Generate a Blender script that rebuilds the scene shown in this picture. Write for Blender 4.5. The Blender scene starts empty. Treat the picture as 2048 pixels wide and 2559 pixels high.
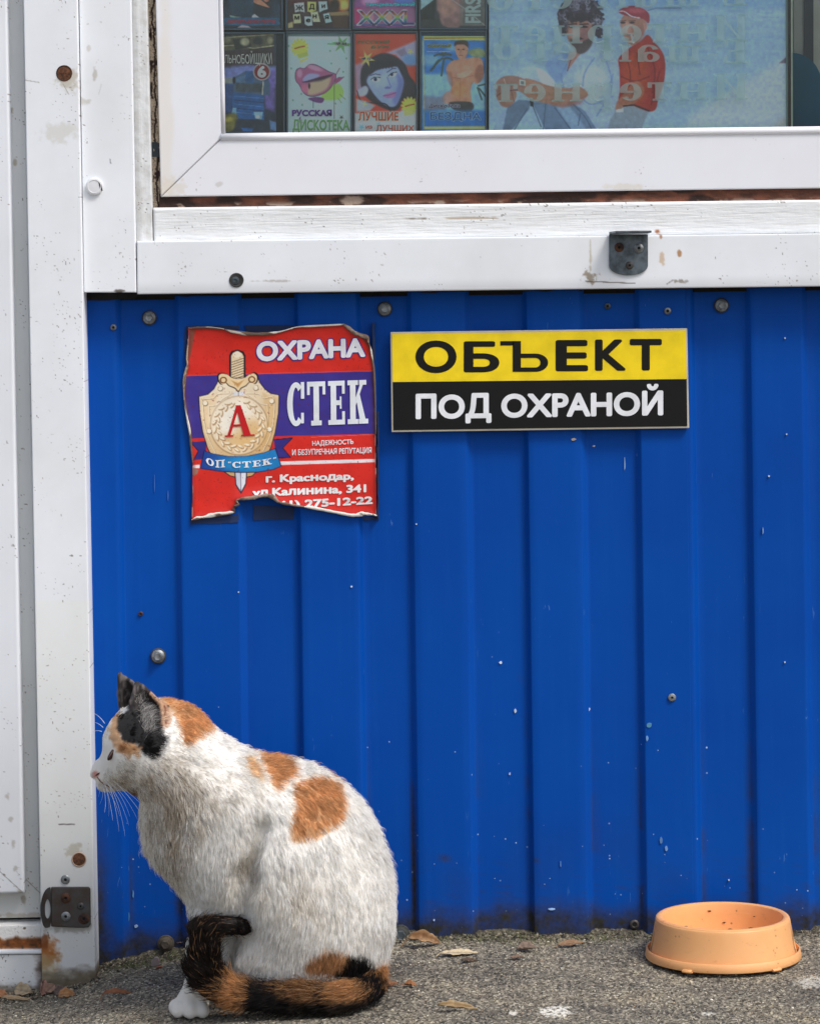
import bpy, bmesh, math, random
import numpy as np
from mathutils import Vector, kdtree

random.seed(7)
rng = np.random.default_rng(7)
S = bpy.context.scene
COL = S.collection

# ------------------------------------------------------------------ camera, sky, sun, exposure
CAM_D = 3.8            # metres from lens to the blue wall
CAM_H = 0.852
F = 7782.0             # focal length in photo pixels (photo is 2048 x 2559)
ROLL = math.radians(0.75)
PU, PV = 1024.0, 582.0
cam = bpy.data.cameras.new('camera')
cam.sensor_width = 36.0
cam.sensor_fit = 'AUTO'
cam.lens = F / 2559.0 * 36.0
cam.shift_y = -(1279.5 - PV) / 2559.0
cam.clip_start = 0.05
cam.clip_end = 400
cam_ob = bpy.data.objects.new('camera', cam)
COL.objects.link(cam_ob)
cam_ob.location = (0, -CAM_D, CAM_H)
from mathutils import Matrix
cam_ob.rotation_euler = (Matrix.Rotation(math.radians(90), 3, 'X') @ Matrix.Rotation(-ROLL, 3, 'Z')).to_euler()
S.camera = cam_ob

world = bpy.data.worlds.new('World')
S.world = world
world.use_nodes = True
wn, wl = world.node_tree.nodes, world.node_tree.links
wn.clear()
SUN_EL, SUN_AZ = math.radians(52), math.radians(132)     # azimuth clockwise from +Y
sky = wn.new('ShaderNodeTexSky')
sky.sky_type = 'NISHITA'
sky.sun_disc = False
sky.sun_elevation = SUN_EL
sky.sun_rotation = SUN_AZ
sky.air_density = 1.0
sky.dust_density = 3.0
sky.ozone_density = 1.0
hs = wn.new('ShaderNodeHueSaturation')
hs.inputs['Saturation'].default_value = 0.72
bgn = wn.new('ShaderNodeBackground')
bgn.inputs['Strength'].default_value = 0.15
wo = wn.new('ShaderNodeOutputWorld')
wl.new(sky.outputs[0], hs.inputs['Color'])
wl.new(hs.outputs[0], bgn.inputs[0])
wl.new(bgn.outputs[0], wo.inputs[0])

sun = bpy.data.lights.new('sun', 'SUN')
sun.energy = 1.8
sun.angle = math.radians(16)
sun.color = (1.0, 0.97, 0.92)
sun_ob = bpy.data.objects.new('sun', sun)
COL.objects.link(sun_ob)
sd = Vector((math.sin(SUN_AZ) * math.cos(SUN_EL), math.cos(SUN_AZ) * math.cos(SUN_EL), math.sin(SUN_EL)))
sun_ob.rotation_euler = sd.to_track_quat('Z', 'Y').to_euler()
sun_ob.location = sd * 20

S.view_settings.view_transform = 'Standard'
S.view_settings.look = 'None'
S.view_settings.exposure = 0.16
S.view_settings.gamma = 1.0
S.view_settings.use_curve_mapping = False
S.cycles.max_bounces = 8
S.cycles.transparent_max_bounces = 24
S.cycles.use_denoising = True

# ------------------------------------------------------------------ pixel <-> place
cR, sR = math.cos(ROLL), math.sin(ROLL)

def P(u, v, y=0.0):
    """the place at depth y that the photo shows at pixel (u, v); works on arrays"""
    du = np.asarray(u, float) - PU
    dv = np.asarray(v, float) - PV
    y = np.asarray(y, float)
    x1 = du * cR - dv * sR
    v1 = du * sR + dv * cR
    k = (CAM_D + y) / F
    X, Y, Z = np.broadcast_arrays(x1 * k, y, CAM_H - v1 * k)
    return np.stack([X, Y, Z], -1)

def PX(p):
    """pixel of a place"""
    p = np.asarray(p, float)
    k = F / (CAM_D + p[..., 1])
    x1 = p[..., 0] * k
    v1 = (CAM_H - p[..., 2]) * k
    return x1 * cR + v1 * sR + PU, -x1 * sR + v1 * cR + PV

# ------------------------------------------------------------------ noise in numpy
def _hash(ix, iy, seed):
    h = (ix.astype(np.int64) * 374761393 + iy.astype(np.int64) * 668265263 + seed * 1442695041) & 0xffffffff
    h = ((h ^ (h >> 13)) * 1274126177) & 0xffffffff
    return ((h ^ (h >> 16)) & 0xffff) / 65535.0

def vnoise(x, y, seed=0):
    x = np.asarray(x, float); y = np.asarray(y, float)
    x, y = np.broadcast_arrays(x, y)
    ix, iy = np.floor(x), np.floor(y)
    fx, fy = x - ix, y - iy
    fx = fx * fx * (3 - 2 * fx); fy = fy * fy * (3 - 2 * fy)
    a = _hash(ix, iy, seed); b = _hash(ix + 1, iy, seed)
    c = _hash(ix, iy + 1, seed); d = _hash(ix + 1, iy + 1, seed)
    return (a * (1 - fx) + b * fx) * (1 - fy) + (c * (1 - fx) + d * fx) * fy

def fbm(x, y, seed=0, oct=4):
    s, a, t = 0, 1.0, 0
    for i in range(oct):
        s = s + a * vnoise(np.asarray(x) * 2 ** i, np.asarray(y) * 2 ** i, seed + i * 17)
        t += a; a *= 0.5
    return s / t

def sstep(a, b, x):
    t = np.clip((x - a) / (b - a), 0, 1)
    return t * t * (3 - 2 * t)

def lin(c):
    c = np.asarray(c, float)
    return np.where(c <= 0.04045, c / 12.92, ((np.maximum(c, 0) + 0.055) / 1.055) ** 2.4)

def rgb(*c):
    """8 bit sRGB to linear rgba"""
    return tuple(float(x) for x in lin(np.array(c) / 255.0)) + (1.0,)

def poly_sd(pts, U, V):
    """signed distance (negative inside) to a closed polygon, px"""
    pts = np.asarray(pts, float)
    d = np.full(U.shape, 1e18)
    ins = np.zeros(U.shape, bool)
    n = len(pts)
    for i in range(n):
        a, b = pts[i], pts[(i + 1) % n]
        e = b - a
        l2 = max(e @ e, 1e-9)
        t = np.clip(((U - a[0]) * e[0] + (V - a[1]) * e[1]) / l2, 0, 1)
        d = np.minimum(d, (U - a[0] - t * e[0]) ** 2 + (V - a[1] - t * e[1]) ** 2)
        if a[1] != b[1]:
            c = ((a[1] > V) != (b[1] > V)) & (U < (b[0] - a[0]) * (V - a[1]) / (b[1] - a[1]) + a[0])
            ins ^= c
    d = np.sqrt(d)
    return np.where(ins, -d, d)

def smooth_poly(pts, n=6, closed=True):
    pts = [np.array(p, float) for p in pts]
    m = len(pts)
    out = []
    rngi = range(m) if closed else range(m - 1)
    for i in rngi:
        if closed:
            p0, p1, p2, p3 = pts[i - 1], pts[i], pts[(i + 1) % m], pts[(i + 2) % m]
        else:
            p0, p1, p2, p3 = pts[max(i - 1, 0)], pts[i], pts[i + 1], pts[min(i + 2, m - 1)]
        for k in range(n):
            t = k / n
            out.append(0.5 * ((2 * p1) + (-p0 + p2) * t + (2 * p0 - 5 * p1 + 4 * p2 - p3) * t * t + (-p0 + 3 * p1 - 3 * p2 + p3) * t ** 3))
    if not closed:
        out.append(pts[-1])
    return out

# ------------------------------------------------------------------ objects
def tag(o, label=None, cat=None, group=None, kind=None):
    if label: o['label'] = label
    if cat: o['category'] = cat
    if group: o['group'] = group
    if kind: o['kind'] = kind
    return o

def thing(name, label, cat, loc=(0, 0, 0), group=None):
    o = bpy.data.objects.new(name, None)
    o.empty_display_size = 0.02
    COL.objects.link(o)
    o.location = loc
    return tag(o, label, cat, group)

def link(name, me, mat=None, parent=None, label=None):
    o = bpy.data.objects.new(name, me)
    COL.objects.link(o)
    if mat is not None and not me.materials:
        me.materials.append(mat)
    if parent is not None:
        o.parent = parent
        q = parent; off = Vector((0, 0, 0))
        while q is not None:
            off += q.location; q = q.parent
        o.location = -off
    if label: o['label'] = label
    return o

def mesh(name, verts, faces, mat=None, parent=None, smooth=False, cols=None, label=None):
    me = bpy.data.meshes.new(name)
    verts = np.asarray(verts, float).reshape(-1, 3)
    if isinstance(faces, np.ndarray):
        k = faces.shape[1]
        me.vertices.add(len(verts)); me.vertices.foreach_set('co', verts.ravel())
        me.loops.add(faces.size); me.loops.foreach_set('vertex_index', faces.ravel().astype(np.int32))
        me.polygons.add(len(faces))
        me.polygons.foreach_set('loop_start', np.arange(0, faces.size, k, dtype=np.int32))
        me.polygons.foreach_set('loop_total', np.full(len(faces), k, dtype=np.int32))
        me.update(calc_edges=True)
    else:
        me.from_pydata([tuple(v) for v in verts], [], [tuple(f) for f in faces])
    if cols is not None:
        ca = me.color_attributes.new('Col', 'FLOAT_COLOR', 'POINT')
        c = np.ones((len(verts), 4)); c[:, :3] = lin(np.clip(cols, 0, 1))
        ca.data.foreach_set('color', c.ravel())
    me.polygons.foreach_set('use_smooth', np.full(len(me.polygons), smooth))
    me.validate()
    return link(name, me, mat, parent, label)

def bevel(o, w=0.0012, seg=2, ang=35):
    m = o.modifiers.new('bevel', 'BEVEL')
    m.width = w; m.segments = seg; m.limit_method = 'ANGLE'; m.angle_limit = math.radians(ang)
    return o

def prism(name, pts, yf, yb, mat, parent=None, bv=0.0, label=None, yp=None):
    """a px outline given its real place at depth yf (measured at yp) and pushed back to yb"""
    q = P([p[0] for p in pts], [p[1] for p in pts], yf if yp is None else yp)
    n = len(pts)
    V = [(a[0], yf, a[2]) for a in q] + [(a[0], yb, a[2]) for a in q]
    Fc = [list(range(n))[::-1], list(range(n, 2 * n))]
    for i in range(n):
        j = (i + 1) % n
        Fc.append([i, j, n + j, n + i])
    o = mesh(name, V, Fc, mat, parent, label=label)
    bm = bmesh.new(); bm.from_mesh(o.data); bmesh.ops.recalc_face_normals(bm, faces=bm.faces); bm.to_mesh(o.data); bm.free()
    if bv: bevel(o, bv)
    return o

def grid_faces(ni, nj):
    idx = np.arange(ni * nj).reshape(ni, nj)
    return np.stack([idx[:-1, :-1], idx[:-1, 1:], idx[1:, 1:], idx[1:, :-1]], -1).reshape(-1, 4)

def panel(name, quad, yf, yb, step, paint, mat, parent=None, relief=None, round_px=2.4, label=None, smooth=True):
    """a board: painted gridded front, rounded edges, sides going back to yb. quad = TL,TR,BR,BL px"""
    q = np.array(quad, float)
    for a, b in ((0, 3), (1, 2)):       # uprights carry on above the picture
        if q[a, 1] == -40: q[a] = q[a] + (q[a] - q[b]) * (420 / (q[b, 1] + 40))
    w = (np.linalg.norm(q[1] - q[0]) + np.linalg.norm(q[2] - q[3])) / 2
    h = (np.linalg.norm(q[3] - q[0]) + np.linalg.norm(q[2] - q[1])) / 2
    def axis(L):
        r = round_px
        n = max(2, int((L - 2 * r) / step))
        a = np.concatenate([[0, 0, r * .3 / L, r / L], np.linspace(r / L, 1 - r / L, n)[1:-1], [1 - r / L, 1 - r * .3 / L, 1, 1]])
        k = r / 2048.0
        y = np.full(len(a), yf)
        y[0] = y[-1] = yb; y[1] = y[-2] = yf + k; y[2] = y[-3] = yf + k * .3
        return a, y
    s, ys = axis(w); t, yt = axis(h)
    Sg, Tg = np.meshgrid(s, t)
    U = (q[0, 0] * (1 - Sg) + q[1, 0] * Sg) * (1 - Tg) + (q[3, 0] * (1 - Sg) + q[2, 0] * Sg) * Tg
    Vv = (q[0, 1] * (1 - Sg) + q[1, 1] * Sg) * (1 - Tg) + (q[3, 1] * (1 - Sg) + q[2, 1] * Sg) * Tg
    Y = np.maximum(*np.meshgrid(ys, yt))
    p = P(U, Vv, yf)
    if relief is not None:
        Y = np.where(Y <= yf + 1e-9, yf - relief(U, Vv), Y)
    p = np.stack([p[..., 0], Y, p[..., 2]], -1)
    c = paint(U, Vv)
    return mesh(name, p.reshape(-1, 3), grid_faces(*U.shape), mat, parent, smooth, c.reshape(-1, 3), label)

# ------------------------------------------------------------------ materials
class NT:
    def __init__(s, name):
        s.m = bpy.data.materials.new(name); s.m.use_nodes = True
        s.n, s.l = s.m.node_tree.nodes, s.m.node_tree.links
        s.b = s.n['Principled BSDF']; s.o = s.n['Material Output']
        s.tc = None
    def new(s, t, **k):
        n = s.n.new(t)
        for a, v in k.items():
            if a.startswith('i_'):
                n.inputs[int(a[2:]) if a[2:].isdigit() else a[2:].replace('_', ' ')].default_value = v
            else: setattr(n, a, v)
        return n
    def co(s, which='Object', scale=(1, 1, 1), loc=(0, 0, 0)):
        if s.tc is None: s.tc = s.new('ShaderNodeTexCoord')
        mp = s.new('ShaderNodeMapping'); mp.inputs['Scale'].default_value = scale; mp.inputs['Location'].default_value = loc
        s.l.new(s.tc.outputs[which], mp.inputs[0]); return mp.outputs[0]
    def noise(s, scale=10, detail=4, rough=.5, co=None, dist=0):
        n = s.new('ShaderNodeTexNoise'); n.inputs['Scale'].default_value = scale
        n.inputs['Detail'].default_value = detail; n.inputs['Roughness'].default_value = rough; n.inputs['Distortion'].default_value = dist
        s.l.new(co if co is not None else s.co(), n.inputs['Vector']); return n.outputs[0]
    def voro(s, scale, co=None, out='Distance', feature='F1', rand=1.0):
        n = s.new('ShaderNodeTexVoronoi', feature=feature); n.inputs['Scale'].default_value = scale; n.inputs['Randomness'].default_value = rand
        s.l.new(co if co is not None else s.co(), n.inputs['Vector']); return n.outputs[out]
    def ramp(s, fac, stops, interp='LINEAR'):
        r = s.new('ShaderNodeValToRGB'); r.color_ramp.interpolation = interp
        e = r.color_ramp.elements
        while len(e) > 1: e.remove(e[-1])
        e[0].position = stops[0][0]; e[0].color = col4(stops[0][1])
        for p, c in stops[1:]:
            x = e.new(p); x.color = col4(c)
        s.l.new(fac, r.inputs[0]); return r.outputs[0]
    def mix(s, fac, a, b, mode='MIX'):
        m = s.new('ShaderNodeMix', data_type='RGBA', blend_type=mode)
        for sock, v in ((m.inputs[0], fac), (m.inputs[6], a), (m.inputs[7], b)):
            if isinstance(v, bpy.types.NodeSocket): s.l.new(v, sock)
            elif isinstance(v, (int, float)): sock.default_value = v if sock == m.inputs[0] else (v, v, v, 1)
            else: sock.default_value = col4(v)
        return m.outputs[2]
    def math(s, op, a, b=0.0, clamp=False):
        m = s.new('ShaderNodeMath', operation=op); m.use_clamp = clamp
        for k, v in ((0, a), (1, b)):
            if isinstance(v, bpy.types.NodeSocket): s.l.new(v, m.inputs[k])
            else: m.inputs[k].default_value = v
        return m.outputs[0]
    def set(s, **k):
        for a, v in k.items():
            a = a.replace('_', ' ')
            if isinstance(v, bpy.types.NodeSocket): s.l.new(v, s.b.inputs[a])
            else: s.b.inputs[a].default_value = v
        return s
    def bump(s, h, strength=.2, dist=.001):
        b = s.new('ShaderNodeBump'); b.inputs['Strength'].default_value = strength; b.inputs['Distance'].default_value = dist
        s.l.new(h, b.inputs['Height']); s.l.new(b.outputs[0], s.b.inputs['Normal']); return s
    def attr(s, name='Col'):
        a = s.new('ShaderNodeAttribute', attribute_name=name); return a.outputs['Color']

def col4(c):
    if isinstance(c, (int, float)): return (c, c, c, 1)
    return tuple(c) if len(c) == 4 else tuple(c) + (1,)

MAT = {}
# white paint with its stains in the colour attribute
t = NT('painted_white'); a = t.attr()
c = t.mix(t.ramp(t.noise(14, 5, .6), [(.35, .90), (.7, 1.0)]), 0.0, a, 'MULTIPLY')
m = t.new('ShaderNodeMix', data_type='RGBA', blend_type='MULTIPLY'); m.inputs[0].default_value = 1.0
t.l.new(a, m.inputs[6]); t.l.new(t.ramp(t.noise(9, 5, .65), [(.3, (.94, .935, .92)), (.62, 1.0)]), m.inputs[7])
spk = t.ramp(t.voro(110), [(0.0, 0.0), (0.05, 0.0), (0.08, 1.0)])
den = t.ramp(t.noise(30, 2), [(.64, 1.0), (.70, 0.0)])
sm = t.math('MAXIMUM', spk, den)
c = t.mix(sm, (.32, .28, .23), m.outputs[2])
t.set(Base_Color=c, Roughness=t.ramp(t.noise(30, 3), [(.3, .38), (.7, .55)])); t.b.inputs['Specular IOR Level'].default_value = .35
t.bump(t.noise(240, 3), .06, .0006); MAT['white'] = t.m
# white uPVC, smoother
t = NT('plastic_white'); a = t.attr()
m = t.new('ShaderNodeMix', data_type='RGBA', blend_type='MULTIPLY'); m.inputs[0].default_value = 1.0
t.l.new(a, m.inputs[6]); t.l.new(t.ramp(t.noise(6, 4, .6), [(.3, (.94, .935, .92)), (.6, 1.0)]), m.inputs[7])
t.set(Base_Color=m.outputs[2], Roughness=.32); t.b.inputs['Specular IOR Level'].default_value = .4
t.bump(t.noise(60, 2), .02, .0008); MAT['pvc'] = t.m
# thick brushed paint on wood
t = NT('painted_wood'); a = t.attr()
st = t.noise(1, 5, .6, t.co(scale=(25, 60, 420)))
st2 = t.noise(160, 4, .6)
m = t.new('ShaderNodeMix', data_type='RGBA', blend_type='MULTIPLY'); m.inputs[0].default_value = 1.0
t.l.new(a, m.inputs[6]); t.l.new(t.ramp(st, [(.3, (.86, .84, .80)), (.5, 1.0)]), m.inputs[7])
spk = t.ramp(t.voro(120), [(0.0, 0.0), (0.05, 0.0), (0.1, 1.0)])
den = t.ramp(t.noise(30, 2), [(.58, 1.0), (.64, 0.0)])
c = t.mix(t.math('MAXIMUM', spk, den), (.14, .11, .08), m.outputs[2])
t.set(Base_Color=c, Roughness=.5)
t.bump(t.math('ADD', t.math('MULTIPLY', st, 1.0), t.math('MULTIPLY', st2, .5)), .5, .0018); MAT['wood'] = t.m
# same for the upright: grain runs up
t = NT('painted_wood_upright'); a = t.attr()
st = t.noise(1, 5, .6, t.co(scale=(420, 60, 25)))
m = t.new('ShaderNodeMix', data_type='RGBA', blend_type='MULTIPLY'); m.inputs[0].default_value = 1.0
t.l.new(a, m.inputs[6]); t.l.new(t.ramp(t.noise(70, 5), [(.3, (.82, .80, .77)), (.55, 1.0)]), m.inputs[7])
t.set(Base_Color=m.outputs[2], Roughness=.5)
t.bump(t.math('ADD', t.math('MULTIPLY', st, .6), t.noise(150, 4)), .5, .0016); MAT['wood_up'] = t.m
# generic printed colour from the attribute
t = NT('printed_card'); t.set(Base_Color=t.attr(), Roughness=.45); MAT['print'] = t.m
t = NT('rough_painted'); t.set(Base_Color=t.attr(), Roughness=.85)
t.bump(t.noise(300, 4), .6, .002); MAT['rough'] = t.m
t = NT('sticker_vinyl'); t.set(Base_Color=t.mix(1.0, t.attr(), t.ramp(t.noise(20, 4), [(.3, .9), (.6, 1.0)]), 'MULTIPLY'), Roughness=.3); t.b.inputs['Specular IOR Level'].default_value = .4
MAT['sticker'] = t.m

_flat = {}
def flat(r, g, b, rough=.45, spec=.3, metal=0, name=None):
    k = (r, g, b, rough, spec, metal)
    if k not in _flat:
        t = NT(name or 'ink_%02x%02x%02x' % (int(r), int(g), int(b)))
        base = rgb(r, g, b)
        d = tuple(x * .86 for x in base[:3])
        t.set(Base_Color=t.ramp(t.noise(40, 4), [(.35, d), (.6, base[:3])]), Roughness=rough, Metallic=metal)
        t.b.inputs['Specular IOR Level'].default_value = spec
        _flat[k] = t.m
    return _flat[k]

# blue coated steel
t = NT('blue_coated_steel')
geo = t.new('ShaderNodeNewGeometry'); sep = t.new('ShaderNodeSeparateXYZ'); t.l.new(geo.outputs['Position'], sep.inputs[0])
z, x_ = sep.outputs[2], sep.outputs[0]
base = t.mix(t.ramp(t.noise(3, 5, .6), [(.3, 0.0), (.7, 1.0)]), rgb(0, 66, 155), rgb(0, 76, 167))
streak = t.noise(1, 4, .6, t.co(scale=(110, 40, 5)))
base = t.mix(t.ramp(streak, [(.5, 0.0), (.8, .07)]), base, rgb(40, 112, 190))
# fine pale paint specks, more of them near the ground
low = t.math('SUBTRACT', .34, z)
low = t.math('MULTIPLY', low, 2.6, True)
n1 = t.noise(26, 3)
dens = t.math('ADD', t.math('MULTIPLY', low, .28), t.math('MULTIPLY', n1, .5))
vd = t.new('ShaderNodeTexVoronoi'); vd.inputs['Scale'].default_value = 150; t.l.new(t.co(), vd.inputs['Vector'])
wn_ = t.new('ShaderNodeSeparateColor'); t.l.new(vd.outputs['Color'], wn_.inputs[0])
pick = t.math('GREATER_THAN', t.math('ADD', t.math('MULTIPLY', wn_.outputs[0], .75), t.math('MULTIPLY', dens, .6)), .935)
small = t.math('LESS_THAN', vd.outputs['Distance'], t.math('ADD', .05, t.math('MULTIPLY', wn_.outputs[1], .13)))
base = t.mix(t.math('MULTIPLY', t.math('MULTIPLY', pick, small), t.ramp(wn_.outputs[2], [(0, .25), (1, .95)])), base, rgb(170, 195, 225))
# scuffs
sc = t.ramp(t.noise(1, 3, .5, t.co(scale=(230, 60, 40)), 1.5), [(.70, 0.0), (.74, 1.0)])
sg = t.ramp(t.noise(7, 2), [(.55, 0.0), (.66, .5)])
base = t.mix(t.math('MULTIPLY', sc, sg), base, rgb(110, 160, 210))
# mud splashed along the bottom and caught in the folds (attribute Mud)
mud = t.new('ShaderNodeAttribute', attribute_name='Mud')
mf = t.math('MULTIPLY', mud.outputs['Fac'], t.ramp(t.noise(60, 5, .7), [(.25, .55), (.6, 1.0)]), True)
base = t.mix(mf, base, t.mix(t.noise(200, 4), rgb(26, 28, 30), rgb(66, 62, 50)))
t.set(Base_Color=base, Roughness=t.math('ADD', .48, t.math('MULTIPLY', mf, .4)))
t.b.inputs['Specular IOR Level'].default_value = .12
t.bump(t.math('ADD', t.noise(5, 3), t.math('MULTIPLY', t.noise(60, 3), .08)), .25, .006)
MAT['blue'] = t.m

# metals
def metal(name, a, b, rough=.5, met=.7, sc=120):
    t = NT(name)
    t.set(Base_Color=t.mix(t.ramp(t.noise(sc, 5, .65), [(.4, 0.0), (.62, 1.0)]), rgb(*a), rgb(*b)), Roughness=rough, Metallic=met)
    t.bump(t.noise(sc * 3, 4), .3, .0005)
    return t.m
MAT['zinc'] = metal('zinc_steel', (150, 155, 158), (110, 112, 112), .42, .6)
MAT['zinc_dark'] = metal('grey_zinc_plate', (104, 114, 122), (70, 78, 84), .45, .55, 60)
MAT['rust'] = metal('rusty_steel', (96, 62, 44), (48, 36, 30), .8, .2)
MAT['rust_brown'] = metal('rusted_plate', (78, 79, 80), (72, 60, 54), .5, .35, 45)
MAT['rubber'] = metal('grey_rubber', (66, 68, 66), (44, 44, 42), .8, 0)
MAT['dark'] = metal('black_gap', (16, 15, 15), (26, 24, 22), .9, 0)
MAT['dirty_bolt'] = metal('muddy_steel', (92, 82, 70), (58, 50, 42), .85, 0)
MAT['hole_rust'] = metal('rusty_hole', (112, 70, 44), (48, 32, 22), .9, 0, 300)
t = NT('window_glass')
tr = t.new('ShaderNodeBsdfTransparent'); tr.inputs[0].default_value = (.955, .985, .99, 1)
gl = t.new('ShaderNodeBsdfGlossy'); gl.inputs['Roughness'].default_value = .015; gl.inputs[0].default_value = (1, 1, 1, 1)
fr = t.new('ShaderNodeFresnel'); fr.inputs[0].default_value = 1.33
mx = t.new('ShaderNodeMixShader')
t.l.new(fr.outputs[0], mx.inputs[0]); t.l.new(tr.outputs[0], mx.inputs[1]); t.l.new(gl.outputs[0], mx.inputs[2])
t.l.new(mx.outputs[0], t.o.inputs[0]); MAT['glass'] = t.m
def film(name, c, f):
    t = NT(name)
    tr = t.new('ShaderNodeBsdfTransparent'); df = t.new('ShaderNodeBsdfDiffuse'); df.inputs[0].default_value = rgb(*c)
    mx = t.new('ShaderNodeMixShader'); mx.inputs[0].default_value = f
    t.l.new(tr.outputs[0], mx.inputs[1]); t.l.new(df.outputs[0], mx.inputs[2]); t.l.new(mx.outputs[0], t.o.inputs[0]); return t.m
MAT['film'] = film('pale_lettering', (216, 240, 234), .50)
t = NT('clear_case')
tr = t.new('ShaderNodeBsdfTransparent'); tr.inputs[0].default_value = (.985, .99, .99, 1)
gl = t.new('ShaderNodeBsdfGlossy'); gl.inputs['Roughness'].default_value = .08
mx = t.new('ShaderNodeMixShader'); lw = t.new('ShaderNodeLayerWeight'); lw.inputs[0].default_value = .35
t.l.new(t.math('ADD', t.math('MULTIPLY', lw.outputs['Fresnel'], .18), .0), mx.inputs[0]); t.l.new(tr.outputs[0], mx.inputs[1]); t.l.new(gl.outputs[0], mx.inputs[2]); t.l.new(mx.outputs[0], t.o.inputs[0])
MAT['case'] = t.m
t = NT('teal_glass')
tr = t.new('ShaderNodeBsdfTransparent'); tr.inputs[0].default_value = (.12, .48, .62, 1)
df = t.new('ShaderNodeBsdfDiffuse'); df.inputs[0].default_value = rgb(30, 110, 140)
mx = t.new('ShaderNodeMixShader'); mx.inputs[0].default_value = .5
t.l.new(tr.outputs[0], mx.inputs[1]); t.l.new(df.outputs[0], mx.inputs[2]); t.l.new(mx.outputs[0], t.o.inputs[0]); MAT['teal'] = t.m

# ------------------------------------------------------------------ small round hardware
def lathe(name, prof, at, mat, parent, seg=24, axis='y', hexed=False, label=None, squash=1.0):
    """prof: (radius, offset toward the viewer) rings"""
    V, Fc = [], []
    for (r, h) in prof:
        for k in range(seg):
            a = 2 * math.pi * k / seg
            if axis == 'y': V.append((at[0] + r * math.cos(a), at[1] - h, at[2] + r * math.sin(a) * squash))
            else: V.append((at[0] + r * math.cos(a), at[1] + r * math.sin(a), at[2] + h))
    n = len(prof)
    for i in range(n - 1):
        for k in range(seg):
            j = (k + 1) % seg
            Fc.append((i * seg + k, i * seg + j, (i + 1) * seg + j, (i + 1) * seg + k))
    Fc.append(tuple(range((n - 1) * seg, n * seg)))
    if prof[0][0] > 0: Fc.append(tuple(range(seg))[::-1])
    o = mesh(name, V, Fc, mat, parent, smooth=False, label=label)
    bm = bmesh.new(); bm.from_mesh(o.data); bmesh.ops.recalc_face_normals(bm, faces=bm.faces); bm.to_mesh(o.data); bm.free()
    for p in o.data.polygons: p.use_smooth = seg > 8
    if seg > 8: o.data.set_sharp_from_angle(angle=.6)
    return o

# ------------------------------------------------------------------ lettering
_tv = {}
def text_verts(txt, offset=0.0, res=7, shear=0.0):
    txt = txt.translate(str.maketrans('АРОЕКНТСХМВаоерсух', 'APOEKHTCXMBaoepcyx'))
    key = (txt, offset, shear)
    if key in _tv: return _tv[key][0].copy(), _tv[key][1]
    from mathutils.geometry import tessellate_polygon
    cu = bpy.data.curves.new('lettering', 'FONT'); cu.body = txt; cu.resolution_u = res; cu.shear = shear
    cu.fill_mode = 'NONE'
    o = bpy.data.objects.new('lettering', cu); COL.objects.link(o)
    dg = bpy.context.evaluated_depsgraph_get()
    me = bpy.data.meshes.new_from_object(o.evaluated_get(dg))
    P0 = [v.co.copy() for v in me.vertices]
    nb = [[] for _ in P0]
    for e in me.edges: nb[e.vertices[0]].append(e.vertices[1]); nb[e.vertices[1]].append(e.vertices[0])
    bpy.data.objects.remove(o); bpy.data.curves.remove(cu); bpy.data.meshes.remove(me)
    seen, loops = set(), []
    for i in range(len(P0)):
        if i in seen or len(nb[i]) < 2: continue
        lp, prev, cur = [i], None, i
        seen.add(i)
        while True:
            nx = [q for q in nb[cur] if q != prev and q not in seen]
            if not nx: break
            prev, cur = cur, nx[0]; seen.add(cur); lp.append(cur)
        loops.append(lp)
    def area(lp): return sum(P0[lp[k - 1]].x * P0[lp[k]].y - P0[lp[k]].x * P0[lp[k - 1]].y for k in range(len(lp))) / 2
    ars = [area(l) for l in loops]
    holes, outer = {}, []
    for k in range(len(loops)):       # a loop lying inside another one that runs the other way round is a hole
        c = np.array([[P0[i].x, P0[i].y] for i in loops[k]]); best = None
        for q in range(len(loops)):
            if q == k or ars[q] * ars[k] > 0 or abs(ars[q]) < abs(ars[k]): continue
            pl = [(P0[i].x, P0[i].y) for i in loops[q]]
            if (poly_sd(pl, c[:, 0], c[:, 1]) < 1e-4).all() and (best is None or abs(ars[q]) < abs(ars[best])): best = q
        if best is None: outer.append(k)
        else: holes.setdefault(best, []).append(k)
    holes = {k: holes.get(k, []) for k in outer}
    V, Fc = [], []
    for n_, q in enumerate(outer):
        ls = [loops[q]] + [loops[h] for h in holes[q]]
        flat_ = [i for l in ls for i in l]; base = len(V)
        V += [(P0[i].x, P0[i].y, -.2 * (n_ % 3)) for i in flat_]
        for t_ in tessellate_polygon([[P0[i] for i in l] for l in ls]): Fc.append(tuple(base + int(i) for i in t_))
    V = np.array(V)
    if offset > 0:        # heavier strokes: the letter repeated all round, each copy a hair behind the last
        nv = len(V); VV, FF = [V], list(Fc)
        for k in range(12):
            a = 2 * math.pi * k / 12
            W2 = V.copy(); W2[:, 0] += offset * math.cos(a); W2[:, 1] += offset * math.sin(a); W2[:, 2] = -(k + 1)
            VV.append(W2); FF += [tuple(i + nv * (k + 1) for i in f) for f in Fc]
        V, Fc = np.concatenate(VV), FF
    _tv[key] = (V, Fc)
    return V.copy(), Fc

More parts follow.
